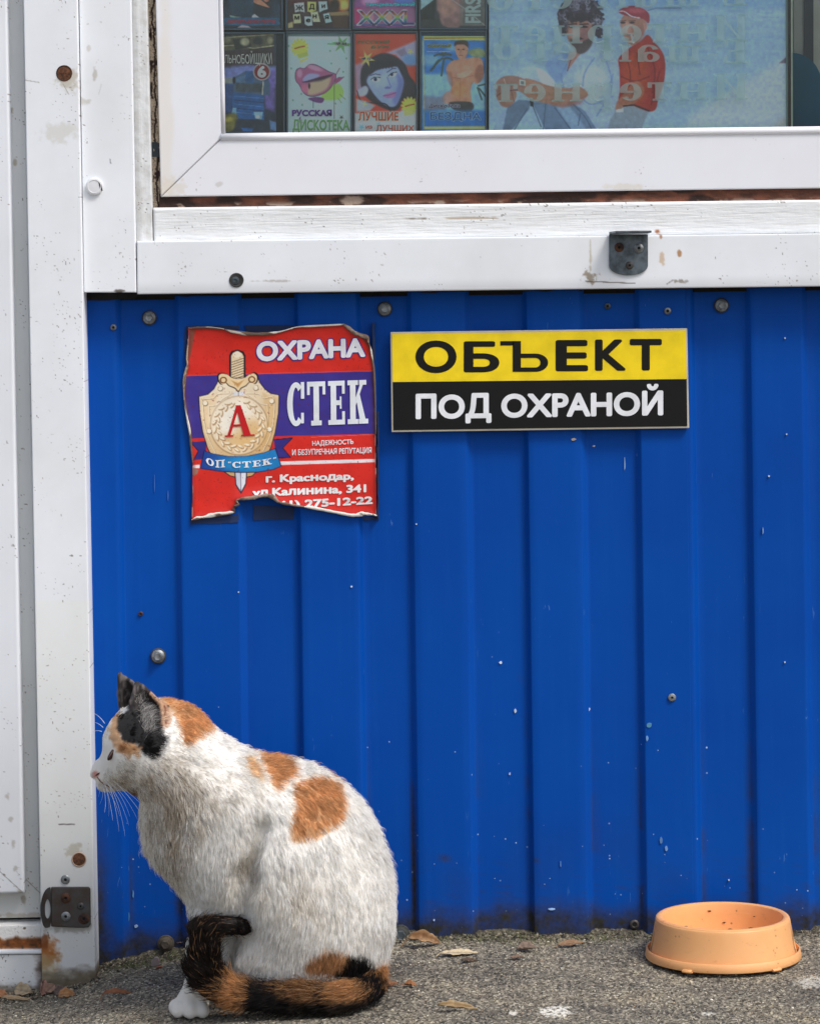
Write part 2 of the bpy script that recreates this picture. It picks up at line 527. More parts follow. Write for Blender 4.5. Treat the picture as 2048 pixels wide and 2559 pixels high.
def put_text(name, txt, quad, y, mat, parent, offset=0.0, shear=0.0, mirror=False, fit=None, rot=False, warp=None, clip=None, thick=0.0):
    """letters stretched into the px quad TL,TR,BR,BL, lying at depth y"""
    if isinstance(txt, tuple): V, Fc = txt
    else: V, Fc = text_verts(txt, offset, shear=shear)
    if fit is None: lo, hi = V[:, :2].min(0), V[:, :2].max(0)
    else:
        V0, _ = text_verts(txt, fit, shear=shear); lo, hi = V0[:, :2].min(0), V0[:, :2].max(0)
    s = (V[:, 0] - lo[0]) / (hi[0] - lo[0]); t_ = 1 - (V[:, 1] - lo[1]) / (hi[1] - lo[1])
    if mirror: s = 1 - s
    if rot: s, t_ = t_, 1 - s
    q = np.asarray(quad, float)
    U = (q[0, 0] * (1 - s) + q[1, 0] * s) * (1 - t_) + (q[3, 0] * (1 - s) + q[2, 0] * s) * t_
    Vv = (q[0, 1] * (1 - s) + q[1, 1] * s) * (1 - t_) + (q[3, 1] * (1 - s) + q[2, 1] * s) * t_
    if clip is not None:
        bm = bmesh.new()
        vs = [bm.verts.new((a, b, 0)) for a, b in zip(U, Vv)]
        for f in Fc:
            try: bm.faces.new([vs[i] for i in f])
            except ValueError: pass
        for (a, b) in clip:           # keep what lies above the line a->b (smaller v)
            n = Vector((b[1] - a[1], -(b[0] - a[0]), 0))
            if n.y > 0: n = -n
            bmesh.ops.bisect_plane(bm, geom=bm.verts[:] + bm.edges[:] + bm.faces[:], plane_co=(a[0], a[1], 0), plane_no=n, clear_inner=True)
        bm.verts.index_update()
        U = np.array([v.co.x for v in bm.verts]); Vv = np.array([v.co.y for v in bm.verts]); Fc = [tuple(v.index for v in f.verts) for f in bm.faces]
        bm.free()
    zz = V[:, 2] if len(V) == len(U) else 0 * U
    yy = y + (0 if warp is None else warp(U, Vv)) - zz * .000008
    p = P(U, Vv, y)
    p[..., 1] = yy
    o = mesh(name, p, Fc, mat, parent)
    return o

# slab serif letters drawn stroke by stroke in a unit box
def slab(txt, widths=None, st=.2, ser=.1, gap=.08, serw=.09):
    V, Fc = [], []
    x0 = 0.0
    def quad(pts):
        n = len(V); V.extend([(x0 + px_, py_, 0) for px_, py_ in pts]); Fc.append(tuple(range(n, n + len(pts))))
    def rect(a, b, c, d): quad([(a, b), (c, b), (c, d), (a, d)])
    def arc(cx, cy, rx, ry, a0, a1, wx, wy, n=20):
        for i in range(n):
            p, q = math.radians(a0 + (a1 - a0) * i / n), math.radians(a0 + (a1 - a0) * (i + 1) / n)
            quad([(cx + rx * math.cos(p), cy + ry * math.sin(p)), (cx + rx * math.cos(q), cy + ry * math.sin(q)),
                  (cx + (rx - wx) * math.cos(q), cy + (ry - wy) * math.sin(q)), (cx + (rx - wx) * math.cos(p), cy + (ry - wy) * math.sin(p))])
    def stem(x, w=st, y0=0, y1=1):
        rect(x, y0, x + w, y1)
        rect(x - serw, y0, x + w + serw, y0 + ser); rect(x - serw, y1 - ser, x + w + serw, y1)
    for ch in txt:
        w = .62; low = ch.islower(); H = .68 if low else 1.0
        if ch in 'Cс' or ch == 'С':
            arc(.32, H / 2, .32, H / 2, 50, 310, st, ser * 1.1, 26); rect(.50, H * .62, .50 + st * .6, H); w = .62
            if low is False: rect(.50, .06, .60, .30)
        elif ch in 'Тт':
            stem((.66 - st) / 2, st, 0, H); rect(0, H - ser, .66, H); rect(0, H - .3 * H, st * .5, H); rect(.66 - st * .5, H - .3 * H, .66, H); w = .66
        elif ch in 'Е':
            stem(serw, st); rect(serw, 0, .6, ser); rect(serw, 1 - ser, .6, 1); rect(serw, .5 - ser / 2, .45, .5 + ser / 2)
            rect(.6 - st * .5, 0, .6, .3); rect(.6 - st * .5, .7, .6, 1); rect(.42, .36, .48, .64); w = .6
        elif ch in 'КкK':
            stem(serw, st, 0, H); quad([(serw + st, H * .42), (serw + st, H * .6), (.5, H), (.62, H)]); quad([(.30, H * .62), (.42, H * .72), (.68, 0), (.46, 0)])
            rect(.42, H - ser, .68, H); rect(.40, 0, .74, ser); w = .72
        elif ch in 'Ии':
            stem(serw, st * .85, 0, H); stem(.62, st * .85, 0, H); quad([(serw + st * .8, .02 + H * .1), (serw + st * .8, H * .28), (.64, H * .92), (.64, H * .74)]); w = .62 + st * .85 + serw
        elif ch in 'Нн':
            stem(serw, st * .85, 0, H); stem(.56, st * .85, 0, H); rect(serw + st * .8, H / 2 - ser / 2, .57, H / 2 + ser / 2); w = .56 + st * .85 + serw
        elif ch in 'Пп':
            stem(serw, st * .85, 0, H); stem(.54, st * .85, 0, H); rect(serw, H - ser, .6, H); w = .54 + st * .85 + serw
        elif ch in 'ОоO':
            arc(.34, H / 2, .34, H / 2, 0, 360, st * .95, ser, 32); w = .68
        elif ch in 'е':
            arc(.3, H / 2, .3, H / 2, 0, 320, st * .85, ser, 28); rect(.1, H / 2 - ser / 2, .58, H / 2 + ser / 2); w = .6
        elif ch in 'р':
            rect(serw, -.28, serw + st * .85, H); rect(0, -.28, serw * 2 + st * .85, -.28 + ser); rect(0, H - ser, serw + .1, H)
            arc(serw + st * .8 + .14, H / 2, .3, H / 2, -130, 130, st * .85, ser, 24); w = .68
        elif ch in 'го' and ch == 'г':
            stem(serw, st * .85, 0, H); rect(serw, H - ser, .56, H); rect(.5, H * .6, .56, H); w = .56
        elif ch == 'E':
            stem(serw, st); rect(serw, 0, .6, ser); rect(serw, 1 - ser, .6, 1); rect(serw, .5 - ser / 2, .45, .5 + ser / 2); rect(.52, .7, .6, 1); rect(.52, 0, .6, .3); w = .6
        elif ch == 'm':
            for i in range(3): stem(serw + i * .3, st * .7, 0, .68)
            rect(serw, .68 - ser, .8, .68); w = .85 + serw
        elif ch == 'a':
            arc(.25, .2, .25, .2, 0, 360, st * .7, ser, 24); rect(.40, 0, .40 + st * .7, .5); arc(.28, .42, .27, .26, 0, 160, st * .7, ser, 16); w = .58
        elif ch == 'i':
            stem(serw, st * .7, 0, .68); rect(serw, .8, serw + st * .7, .95); w = .32
        elif ch == 'l':
            stem(serw, st * .7, 0, 1.0); w = .32
        elif ch == '-':
            rect(0, .28, .28, .40); w = .28
        elif ch == 'А' or ch == 'A':
            quad([(.05, 0), (.14, 0), (.42, 1), (.33, 1)]); quad([(.56, 0), (.78, 0), (.46, 1), (.30, 1)]); rect(.2, .32, .62, .32 + ser)
            rect(-.02, 0, .24, ser * .7); rect(.48, 0, .88, ser * .7); w = .86
        elif ch == '"':
            quad([(0, .75), (.06, .75), (.1, 1), (.02, 1)]); quad([(.12, .75), (.18, .75), (.22, 1), (.14, 1)]); w = .2
        elif ch == ' ': w = .3
        x0 += w + gap
    return np.array(V), Fc
# ------------------------------------------------------------------ ground
def ground_z(x, y):
    x = np.asarray(x, float); y = np.asarray(y, float)
    zx = np.interp(x, [-3, -.6, -.5, -.42, -.37, -.30, -.2, 0, .5, 3], [-.058, -.058, -.054, -.044, -.031, -.021, -.011, -.004, -.004, -.004])
    d = np.maximum(-y, 0)
    zy = -.010 * np.clip(d / .3, 0, 1) + .007 * np.exp(-d / .012) * (x > -.395) - .002
    n = .0035 * (fbm(x * 11 + 5, y * 11, 3, 3) - .5) + .0022 * (fbm(x * 60, y * 60, 9, 3) - .5)
    crumb = .006 * np.exp(-d / .02) * (fbm(x * 40, y * 60, 21, 4) - .45) * (1 + 1.2 * (x < -.2))
    far = np.clip(1 - np.maximum(np.abs(x) - 1, np.maximum(d - 1, 0)) / 2, 0, 1)
    return zx + zy + (n + crumb) * far

def G(u, v):
    """where the line of sight through a pixel meets the ground"""
    y = -.12
    for _ in range(30):
        p = P(u, v, y); z = float(ground_z(p[0], p[1]))
        dv = np.array([u - PU, v - PV]); v1 = dv[0] * sR + dv[1] * cR
        y = .5 * y + .5 * ((CAM_H - z) * F / v1 - CAM_D)
    p = P(u, v, y)
    return Vector((p[0], p[1], float(ground_z(p[0], p[1]))))

xs = np.concatenate([-np.geomspace(.56, 60, 26)[::-1], np.arange(-.555, .556, .0017), np.geomspace(.56, 60, 26)])
ys = np.concatenate([-np.geomspace(.40, 60, 26)[::-1], np.arange(-.396, .012, .0017), [.03, .1, .4, 2, 12]])
X, Y = np.meshgrid(xs, ys)
fine = ((np.abs(X) < .56) & (Y > -.4))
Z = ground_z(X, Y)
g1 = vnoise(X * 420, Y * 420, 31); g2 = vnoise(X * 800 + 3, Y * 800, 37)
Z = Z + fine * (.0016 * (g1 - .5) + .0010 * (g2 - .5) - .0022 * sstep(.62, .85, vnoise(X * 160, Y * 220, 44)) * sstep(.5, .7, fbm(X * 20, Y * 20, 50, 2)))
t = NT('worn_concrete')
co = t.co(scale=(1, .8, 1))
v1 = t.new('ShaderNodeTexVoronoi'); v1.inputs['Scale'].default_value = 390; t.l.new(co, v1.inputs['Vector'])
sc_ = t.new('ShaderNodeSeparateColor'); t.l.new(v1.outputs['Color'], sc_.inputs[0])
grain = t.ramp(sc_.outputs[0], [(0, rgb(80, 76, 70)), (.25, rgb(110, 105, 96)), (.55, rgb(138, 132, 119)), (.82, rgb(160, 152, 135)), (.97, rgb(194, 186, 166))])
fineg = t.noise(1100, 3, .7, co)
grain = t.mix(.85, grain, t.ramp(fineg, [(.3, .35), (.5, 1.0), (.7, 1.35)]), 'MULTIPLY')
patch = t.ramp(t.noise(9, 5, .65), [(.34, (.50, .50, .53)), (.50, (.86, .86, .86)), (.66, (1.12, 1.07, .98))])
c = t.mix(1.0, grain, patch, 'MULTIPLY')
pits = t.ramp(t.noise(190, 4, .6, co), [(.33, 1.0), (.40, 0.0)])
c = t.mix(t.math('MULTIPLY', pits, .8), c, rgb(34, 32, 30))
at_ = t.new('ShaderNodeAttribute', attribute_name='Col'); sp = t.new('ShaderNodeSeparateColor'); t.l.new(at_.outputs['Color'], sp.inputs[0])
c = t.mix(t.math('MULTIPLY', sp.outputs[1], t.ramp(t.noise(150, 4), [(.4, 0.0), (.62, .8)])), c, rgb(84, 88, 52))        # moss
c = t.mix(t.math('MULTIPLY', sp.outputs[0], t.ramp(t.noise(120, 4), [(.3, .45), (.6, .9)])), c, rgb(62, 57, 49))    # damp soil at the wall
c = t.mix(t.math('MULTIPLY', sp.outputs[2], t.ramp(t.noise(170, 4, .7), [(.42, 0.0), (.5, 1.0)])), c, rgb(232, 228, 216))  # spilt white paint
t.set(Base_Color=c, Roughness=.92); t.b.inputs['Specular IOR Level'].default_value = .15
t.bump(t.math('ADD', v1.outputs['Distance'], fineg), .55, .0016); MAT['ground'] = t.m
pu, pv = PX(np.stack([X, Y, Z], -1))
soil = np.clip(np.exp(-np.maximum(-Y, 0) / .014) * (X > -.385), 0, 1) * (.7 + .6 * fbm(X * 30, Y * 30, 5)) + .8 * np.exp(-((X + .44) / .07) ** 2) * np.exp(-np.abs(Y + .075) / .014)
moss = np.clip(np.exp(-np.maximum(-Y - .01, 0) / .04) * (.25 + .9 * sstep(-.1, -.3, X) + .5 * np.exp(-((X - .13) / .04) ** 2)), 0, 1)
def blob(cu, cv, ru, rv, n=.5, s=0, k=.12):
    r = np.hypot((pu - cu) / ru, (pv - cv) / rv) + n * (fbm(pu * k, pv * k * 2, s) - .5) * 2
    return sstep(1.05, .75, r) * fine
white = np.maximum.reduce([blob(1388, 2527, 46, 15, .6, 3), .8 * blob(1283, 2532, 12, 6, .5, 4), .5 * blob(2030, 2455, 40, 14, .8, 6), .7 * blob(1765, 2534, 18, 4, .6, 7)])
cols = np.stack([np.clip(soil, 0, 1), moss, white], -1)
gr = mesh('ground', np.stack([X, Y, Z], -1).reshape(-1, 3), grid_faces(*X.shape), MAT['ground'], None, True)
ca = gr.data.color_attributes.new('Col', 'FLOAT_COLOR', 'POINT')
cc = np.ones((X.size, 4)); cc[:, :3] = cols.reshape(-1, 3); ca.data.foreach_set('color', cc.ravel())
gr['kind'] = 'structure'

# loose grit and crumbs
def scatter(name, n, fx, fy, size, cols_, parent=None, lab=None, seed=3, mat='rough', flatten=.6):
    r = np.random.default_rng(seed)
    x = fx(r, n); y = fy(r, n)
    z = ground_z(x, y)
    s = size[0] + (size[1] - size[0]) * r.random(n) ** 2.5
    base = np.array([[1, 0, 0], [-1, 0, 0], [0, 1, 0], [0, -1, 0], [0, 0, 1], [0, 0, -1]], float)
    fc = np.array([[0, 2, 4], [2, 1, 4], [1, 3, 4], [3, 0, 4], [2, 0, 5], [1, 2, 5], [3, 1, 5], [0, 3, 5]])
    a = r.random(n) * 6.28
    off = base[None] * (.6 + .8 * r.random((n, 6, 1)))
    ox = off[..., 0] * np.cos(a)[:, None] - off[..., 1] * np.sin(a)[:, None]
    oy = off[..., 0] * np.sin(a)[:, None] + off[..., 1] * np.cos(a)[:, None]
    V = np.stack([x[:, None] + ox * s[:, None], y[:, None] + oy * s[:, None] * .8, z[:, None] + (off[..., 2] * flatten + .2) * s[:, None]], -1)
    Fc = (fc[None] + 6 * np.arange(n)[:, None, None]).reshape(-1, 3)
    cs = np.array(cols_)[r.integers(0, len(cols_), n)] / 255.0 * (.8 + .4 * r.random((n, 1)))
    return mesh(name, V.reshape(-1, 3), Fc, MAT[mat], parent, False, np.repeat(cs, 6, 0))
o = scatter('grit', 9000, lambda r, n: r.uniform(-.52, .55, n), lambda r, n: -.012 - .37 * r.random(n) ** 1.1, (.0005, .0017),
            [(178, 170, 150), (146, 138, 122), (110, 104, 94), (70, 66, 60), (205, 198, 180), (150, 130, 108)])
tag(o, 'loose pale and dark grit scattered over the worn concrete', 'grit', kind='stuff')
o = scatter('soil_crumbs', 5200, lambda r, n: np.where(r.random(n) < .5, r.uniform(-.385, .55, n), r.uniform(-.385, -.17, n)),
            lambda r, n: -.008 - np.abs(r.normal(0, .012, n)), (.0007, .0030),
            [(58, 53, 45), (76, 69, 58), (104, 96, 80), (46, 42, 36), (72, 74, 52), (134, 126, 108)], seed=5, flatten=.8)
tag(o, 'dark crumbs of soil heaped along the foot of the blue wall', 'soil', kind='stuff')
o = scatter('door_crumbs', 1200, lambda r, n: r.uniform(-.54, -.385, n), lambda r, n: -.062 - np.abs(r.normal(0, .010, n)), (.0007, .003),
            [(60, 54, 46), (92, 84, 70), (120, 110, 92), (48, 44, 40), (150, 142, 122)], seed=6, flatten=.8)
tag(o, 'dark crumbs of soil in front of the white door', 'soil', kind='stuff')
# moss: short tufts in the dirt
r = np.random.default_rng(12)
n = 3600
mx_ = np.where(r.random(n) < .72, r.uniform(-.37, -.2, n), r.uniform(.02, .25, n)); my = -.010 - np.abs(r.normal(0, .018, n))
keep = fbm(mx_ * 45, my * 45, 8) > .5; mx_, my = mx_[keep], my[keep]; n = len(mx_)
mz = ground_z(mx_, my); a = r.random(n) * 6.28; h = .0015 + .0025 * r.random(n)
V = np.stack([np.stack([mx_ - .0006 * np.cos(a), my - .0006 * np.sin(a), mz], -1), np.stack([mx_ + .0006 * np.cos(a), my + .0006 * np.sin(a), mz], -1),
              np.stack([mx_ + h * .8 * np.cos(a * 3), my + h * .8 * np.sin(a * 3), mz + h], -1)], 1)
cs = np.array([(92, 98, 56), (70, 78, 44), (120, 122, 80), (96, 92, 70)])[r.integers(0, 4, n)] / 255.
o = mesh('moss', V.reshape(-1, 3), np.arange(3 * n).reshape(-1, 3), MAT['rough'], None, False, np.repeat(cs, 3, 0))
tag(o, 'thin green moss growing in the dirt below the blue wall', 'moss', kind='stuff')

# ------------------------------------------------------------------ dry leaves
LG = 'dry leaves on the concrete'
t = NT('dry_leaf'); t.set(Base_Color=t.mix(1.0, t.attr(), t.ramp(t.noise(250, 4), [(.3, .7), (.65, 1.0)]), 'MULTIPLY'), Roughness=.7); MAT['leaf'] = t.m
def leaf(u, v, Lpx, wpx, ang, c1, c2, curl, tilt, label, name='dry_leaf', cat='leaf', stem=0, seed=0, lift=.0015, pitch=0.0):
    base = G(u, v)
    L = Lpx / 2080.; W = wpx / 2080.
    r = np.random.default_rng(seed)
    ns, nw = 14, 7
    s = np.linspace(0, 1, ns); w = np.linspace(-1, 1, nw)
    Sg, Wg = np.meshgrid(s, w, indexing='ij')
    prof = np.sin(np.pi * np.clip(Sg, .02, .985) ** .8) ** .7
    xx = (Sg - .5) * L; yy = Wg * W / 2 * prof * (1 + .12 * np.sin(Sg * 17 + seed))
    zz = curl * W * (Wg ** 2) * prof * .8 + .12 * L * np.sin(Sg * 3.0 + seed) * (.5 + .3 * r.random()) * abs(curl) + .0006 * r.standard_normal(Sg.shape)
    ct, st_ = math.cos(tilt), math.sin(tilt)
    yy, zz = yy * ct - zz * st_, yy * st_ + zz * ct
    cp, sp_ = math.cos(pitch), math.sin(pitch)
    xx, zz = xx * cp - zz * sp_, xx * sp_ + zz * cp
    zz = zz - zz.min() + lift
    ca_, sa = math.cos(ang), math.sin(ang)
    V = np.stack([base.x + xx * ca_ - yy * sa, base.y + xx * sa + yy * ca_, base.z + zz], -1)
    mixf = np.clip(fbm(Sg * 4 + seed, Wg * 2, seed) * 1.4 - .2, 0, 1)[..., None]
    c = (np.array(c1) * (1 - mixf) + np.array(c2) * mixf) / 255. * (1 - .22 * np.exp(-(Wg / .12) ** 2))[..., None]
    T = thing(name, label, cat, tuple(base), LG)
    o = mesh('leaf_blade', V.reshape(-1, 3), grid_faces(ns, nw), MAT['leaf'], T, True, c.reshape(-1, 3))
    m = o.modifiers.new('thick', 'SOLIDIFY'); m.thickness = .0004
    if stem:
        pts = []
        e0 = V[0, nw // 2]; d = np.array([-ca_, -sa, 0])
        for k in range(6):
            q = e0 + d * stem / 2080. * k / 5 + np.array([0, .001 * math.sin(k), 0])
            q[2] = max(ground_z(q[0], q[1]) + .0012, e0[2] * (1 - k / 5) + k / 5 * (ground_z(q[0], q[1]) + .0012)); pts.append(q)
        tube('stalk', pts, [.0006] * 6, flat(*c1), T, 5)
    return T

def tube(name, pts, rad, mat, parent, seg=8, label=None, cols=None):
    pts = np.asarray(pts, float); n = len(pts)
    tan = np.gradient(pts, axis=0); tan /= np.linalg.norm(tan, axis=1)[:, None] + 1e-12
    up = np.array([0.0, 1.0, 0.03]); V = []
    for i in range(n):
        a = np.cross(tan[i], up); a /= np.linalg.norm(a) + 1e-12; b = np.cross(tan[i], a)
        for k in range(seg):
            th = 2 * math.pi * k / seg
            V.append(pts[i] + rad[i] * (a * math.cos(th) + b * math.sin(th)))
    Fc = [(i * seg + k, i * seg + (k + 1) % seg, (i + 1) * seg + (k + 1) % seg, (i + 1) * seg + k) for i in range(n - 1) for k in range(seg)]
    Fc += [tuple(range(seg))[::-1], tuple(range((n - 1) * seg, n * seg))]
    return mesh(name, V, Fc, mat, parent, True, cols, label)

leaf(1060, 2364, 84, 30, .15, (150, 112, 76), (190, 154, 116), .9, .9, 'curled orange brown leaf standing by the wall just right of the cat', stem=20, seed=1, pitch=-.15)
leaf(1148, 2388, 92, 28, .1, (205, 184, 148), (222, 204, 170), .15, .25, 'flat pale straw coloured leaf beside the foot of the blue wall', stem=14, seed=2)
leaf(1173, 2405, 38, 18, 0, (112, 90, 72), (90, 74, 60), .2, .1, 'small dark brown leaf just below the pale straw leaf', seed=3)
leaf(1315, 2378, 48, 26, -.1, (132, 112, 100), (150, 128, 112), .7, .4, 'grey brown arched leaf near the blue wall right of the straw leaf', seed=4)
leaf(1292, 2398, 32, 16, .2, (140, 110, 90), (120, 100, 84), .3, .2, 'tiny reddish brown leaf in front of the arched one', seed=5)
leaf(1425, 2366, 68, 18, .35, (160, 124, 88), (132, 100, 74), .4, .6, 'narrow brown leaf against the wall left of the bowl', stem=6, seed=6)
leaf(1026, 2468, 30, 18, -.3, (170, 120, 78), (150, 98, 62), .6, .3, 'small orange leaf right of the cat rump', stem=14, seed=7)
leaf(1143, 2526, 92, 17, -.08, (200, 178, 138), (160, 130, 92), .9, .7, 'long rolled tan leaf near the bottom edge of the picture', seed=8)
leaf(60, 2488, 56, 34, -.6, (200, 180, 148), (150, 130, 104), .4, .9, 'pale mottled leaf leaning on the low white door panel', seed=9)
leaf(107, 2486, 44, 30, 1.5, (172, 132, 118), (140, 104, 92), .5, 1.0, 'pinkish brown leaf standing at the foot of the white post', seed=10, pitch=.7)
leaf(126, 2482, 32, 24, .9, (164, 130, 112), (140, 112, 98), .4, .8, 'second pinkish leaf leaning on the white post', seed=11, pitch=.4)
leaf(150, 2486, 30, 26, .6, (128, 110, 104), (108, 92, 86), .5, .8, 'grey brown leaf between the pinkish and the orange leaves by the post', seed=12, pitch=.3)
leaf(167, 2492, 42, 26, .35, (190, 144, 96), (170, 120, 80), .5, .8, 'orange tan leaf lying right of the leaf pile at the post', seed=13)
leaf(296, 2489, 72, 14, .3, (150, 94, 62), (180, 124, 88), .6, .6, 'long rust coloured leaf on the concrete left of the cat paw', stem=10, seed=14)
leaf(40, 2503, 74, 14, -.25, (190, 164, 128), (160, 134, 100), .5, .5, 'thin tan leaf lying in front of the low door panel', seed=15)
leaf(4, 2494, 36, 26, -.4, (196, 140, 96), (170, 118, 80), .5, .6, 'orange leaf cut by the left edge of the picture', seed=16)
leaf(452, 2365, 30, 14, -.1, (190, 156, 138), (160, 130, 116), .3, .5, 'pink brown leaf scrap between the wall and the cat leg', seed=17)
leaf(978, 2466, 34, 16, .2, (140, 92, 60), (120, 80, 52), .4, .4, 'rust orange leaf half under the cat rump', seed=18)
def chip(u, v, w, h, c, label, seed):
    b = G(u, v); r = np.random.default_rng(seed); k = 1 / 2080.
    T = thing('stone_chip', label, 'stone', tuple(b), 'stone chips below the wall')
    pts = [(-.5, 0), (-.42, .5), (-.05, .95), (.3, 1.0), (.5, .6), (.45, .1)]
    V = [(b.x + x * w * k, b.y - .0015 - .002 * zz, b.z + zz * h * k) for x, zz in pts] + [(b.x + x * w * k, b.y + .003, b.z + zz * h * k) for x, zz in pts]
    n = len(pts); Fc = [list(range(n))[::-1], list(range(n, 2 * n))] + [[i, (i + 1) % n, n + (i + 1) % n, n + i] for i in range(n)]
    bevel(mesh('chip_body', V, Fc, flat(*c, rough=.9), T), .0006)
chip(388, 2415, 22, 24, (150, 136, 134), 'small pinkish grey stone chip on the dirt left of the cat', 1)
chip(398, 2420, 18, 6, (150, 96, 76), 'thin red brown chip just below the pinkish one', 2)
chip(258, 2345, 8, 10, (190, 196, 190), 'tiny white chip stuck by the white post', 3)

# ------------------------------------------------------------------ kiosk
K = thing('kiosk', 'street kiosk with blue corrugated steel wall, white post and trim and a display window', 'kiosk', tuple(P(1024, 2330, 0)))
RIBS = [(162, 290), (451, 592), (750, 888), (1032, 1160), (1320, 1447), (1600, 1722), (1878, 2002), (2150, 2280), (2430, 2560), (2710, 2840)]
def rx(u): return float(P(u, 1000, -.006)[0])
prof = []
for a, b in RIBS:
    prof += [(a - 15, 0), (a - 12, -.0006), (a - 3, -.0082), (a, -.0090), (b, -.0090), (b + 4, -.0082), (b + 15, -.0008), (b + 19, 0)]
def sheet(name, u0, u1, yoff, label=None):
    us = sorted(set([u0, u1] + [p[0] for p in prof if u0 < p[0] < u1] + list(np.arange(u0, u1, 22))))
    us = np.array([q for i, q in enumerate(us) if i == 0 or q - us[i - 1] > .5])
    pu_ = np.array([p[0] for p in prof]); py_ = np.array([p[1] for p in prof])
    dep = np.interp(us, pu_, py_, left=0, right=0)
    zs = np.concatenate([np.linspace(.805, .25, 60), np.linspace(.245, -.075, 130)])
    Xg, Zg = np.meshgrid([rx(q) for q in us], zs)
    Ug = np.broadcast_to(us, Xg.shape); D = np.broadcast_to(dep, Xg.shape)
    Yg = D + yoff - .0016 * (fbm(Xg * 4, Zg * 2.2, 61, 3) - .5) - .0006 * (fbm(Xg * 18, Zg * 5, 66, 2) - .5)
    hgt = Zg - ground_z(Xg, Yg)
    mud = sstep(.050, .002, hgt + .042 * (fbm(Xg * 26, Zg * 26, 71, 4) - .38)) * 1.2
    mud = np.maximum(mud, .22 * sstep(.17, .02, hgt) * sstep(.35, .7, fbm(Xg * 12, Zg * 8, 72, 4)))
    mud = np.maximum(mud, sstep(.12, .02, hgt) * .35 * sstep(.74, .84, vnoise(Xg * 260, Zg * 260, 73)))
    left = np.zeros_like(Xg)
    for a, b in RIBS:     # folds keep dirt, mostly on the left flank of each rib
        k = .55 + .45 * vnoise(a, 3, 5)
        left = np.maximum(left, np.exp(-((Ug - (a - 14)) / 5.) ** 2) * k)
        left = np.maximum(left, np.exp(-((Ug - (b + 20)) / 4.) ** 2) * .45)
    mud = np.maximum(mud, left * sstep(.30, .02, hgt) * 1.35 * sstep(.36, .46, fbm(Xg * 30, Zg * 14, 77, 3)))
    mud = np.maximum(mud, left * .12 * sstep(.55, .75, fbm(Xg * 9, Zg * 5, 78, 3)))
    mud = np.maximum(mud, sstep(-.372, -.385, Xg + .018 * (fbm(Zg * 18, Xg * 9, 83, 3) - .5)) * sstep(.22, .04, hgt))
    for (cu, cv, rr) in [(1640, 2310, 30), (1455, 2245, 10), (1340, 2150, 9), (1118, 2145, 14), (1100, 2140, 10), (1303, 1700, 4)]:
        uu, vv = PX(np.stack([Xg, Yg, Zg], -1))
        mud = np.maximum(mud, sstep(1.1, .5, np.hypot(uu - cu, vv - cv) / rr) * .7)
    o = mesh(name, np.stack([Xg, Yg, Zg], -1).reshape(-1, 3), grid_faces(*Xg.shape), MAT['blue'], K, True, label=label)
    at_ = o.data.attributes.new('Mud', 'FLOAT', 'POINT'); at_.data.foreach_set('value', np.clip(mud, 0, 1).ravel())
    m = o.modifiers.new('thick', 'SOLIDIFY'); m.thickness = .0009; m.offset = 1
    return o
sheet('corrugated_sheet', 150, 1714, -.0018, 'left blue corrugated sheet, overlapping the next one')
sheet('corrugated_sheet', 1690, 2850, 0.0, 'right blue corrugated sheet running behind the bowl')
# paint drips and chips on the blue wall
for i, (u, v, w, h, c) in enumerate([(1250, 1656, 7, 7, (214, 224, 238)), (1287, 1777, 6, 11, (200, 214, 236)), (1471, 1772, 6, 9, (200, 214, 236)), (1273, 1934, 5, 6, (170, 190, 230)),
        (1483, 1115, 7, 4, (205, 200, 190)), (1432, 1098, 14, 6, (190, 176, 160)), (1592, 1134, 5, 26, (150, 180, 225)), (1560, 1160, 3, 34, (150, 180, 225)),
        (1621, 1813, 14, 14, (80, 140, 175)), (1616, 1845, 7, 16, (110, 160, 215)), (1651, 2100, 8, 16, (90, 130, 180)), (1664, 2120, 8, 12, (110, 150, 205)), (1378, 2272, 17, 5, (160, 195, 240)),
        (1605, 2070, 3, 24, (120, 150, 190)), (340, 2315, 9, 9, (150, 180, 215)), (1084, 2300, 5, 5, (185, 205, 240)), (878, 1466, 5, 5, (200, 215, 240)), (386, 1210, 2, 46, (70, 120, 200)),
        (1920, 1190, 5, 5, (190, 205, 230)), (1960, 845, 4, 4, (190, 205, 230)), (1964, 1085, 4, 5, (190, 205, 230)), (1400, 2160, 3, 18, (90, 140, 205)), (420, 1240, 3, 30, (60, 110, 195)), (333, 2235, 3, 22, (100, 160, 210)), (322, 2290, 4, 26, (80, 140, 180)),
        (1960, 1655, 4, 4, (190, 205, 230)), (1905, 1325, 3, 20, (120, 160, 215)), (596, 1480, 4, 4, (190, 205, 230)), (1040, 1310, 4, 4, (190, 205, 230)), (1820, 2200, 4, 4, (190, 205, 230))]):
    r = np.random.default_rng(i + 50)
    inrib = any(a - 4 < u + (1000 - v) * .0131 < b + 4 for a, b in RIBS)
    y = (-.0118 if inrib else -.0030)
    n = 9
    pts = [(u + w / 2 * math.cos(6.283 * k / n) * (.7 + .5 * r.random()), v + h / 2 * math.sin(6.283 * k / n) * (.7 + .5 * r.random())) for k in range(n)]
    prism('paint_fleck', pts, y - .0004, y + .003, flat(*c, rough=.6), K)

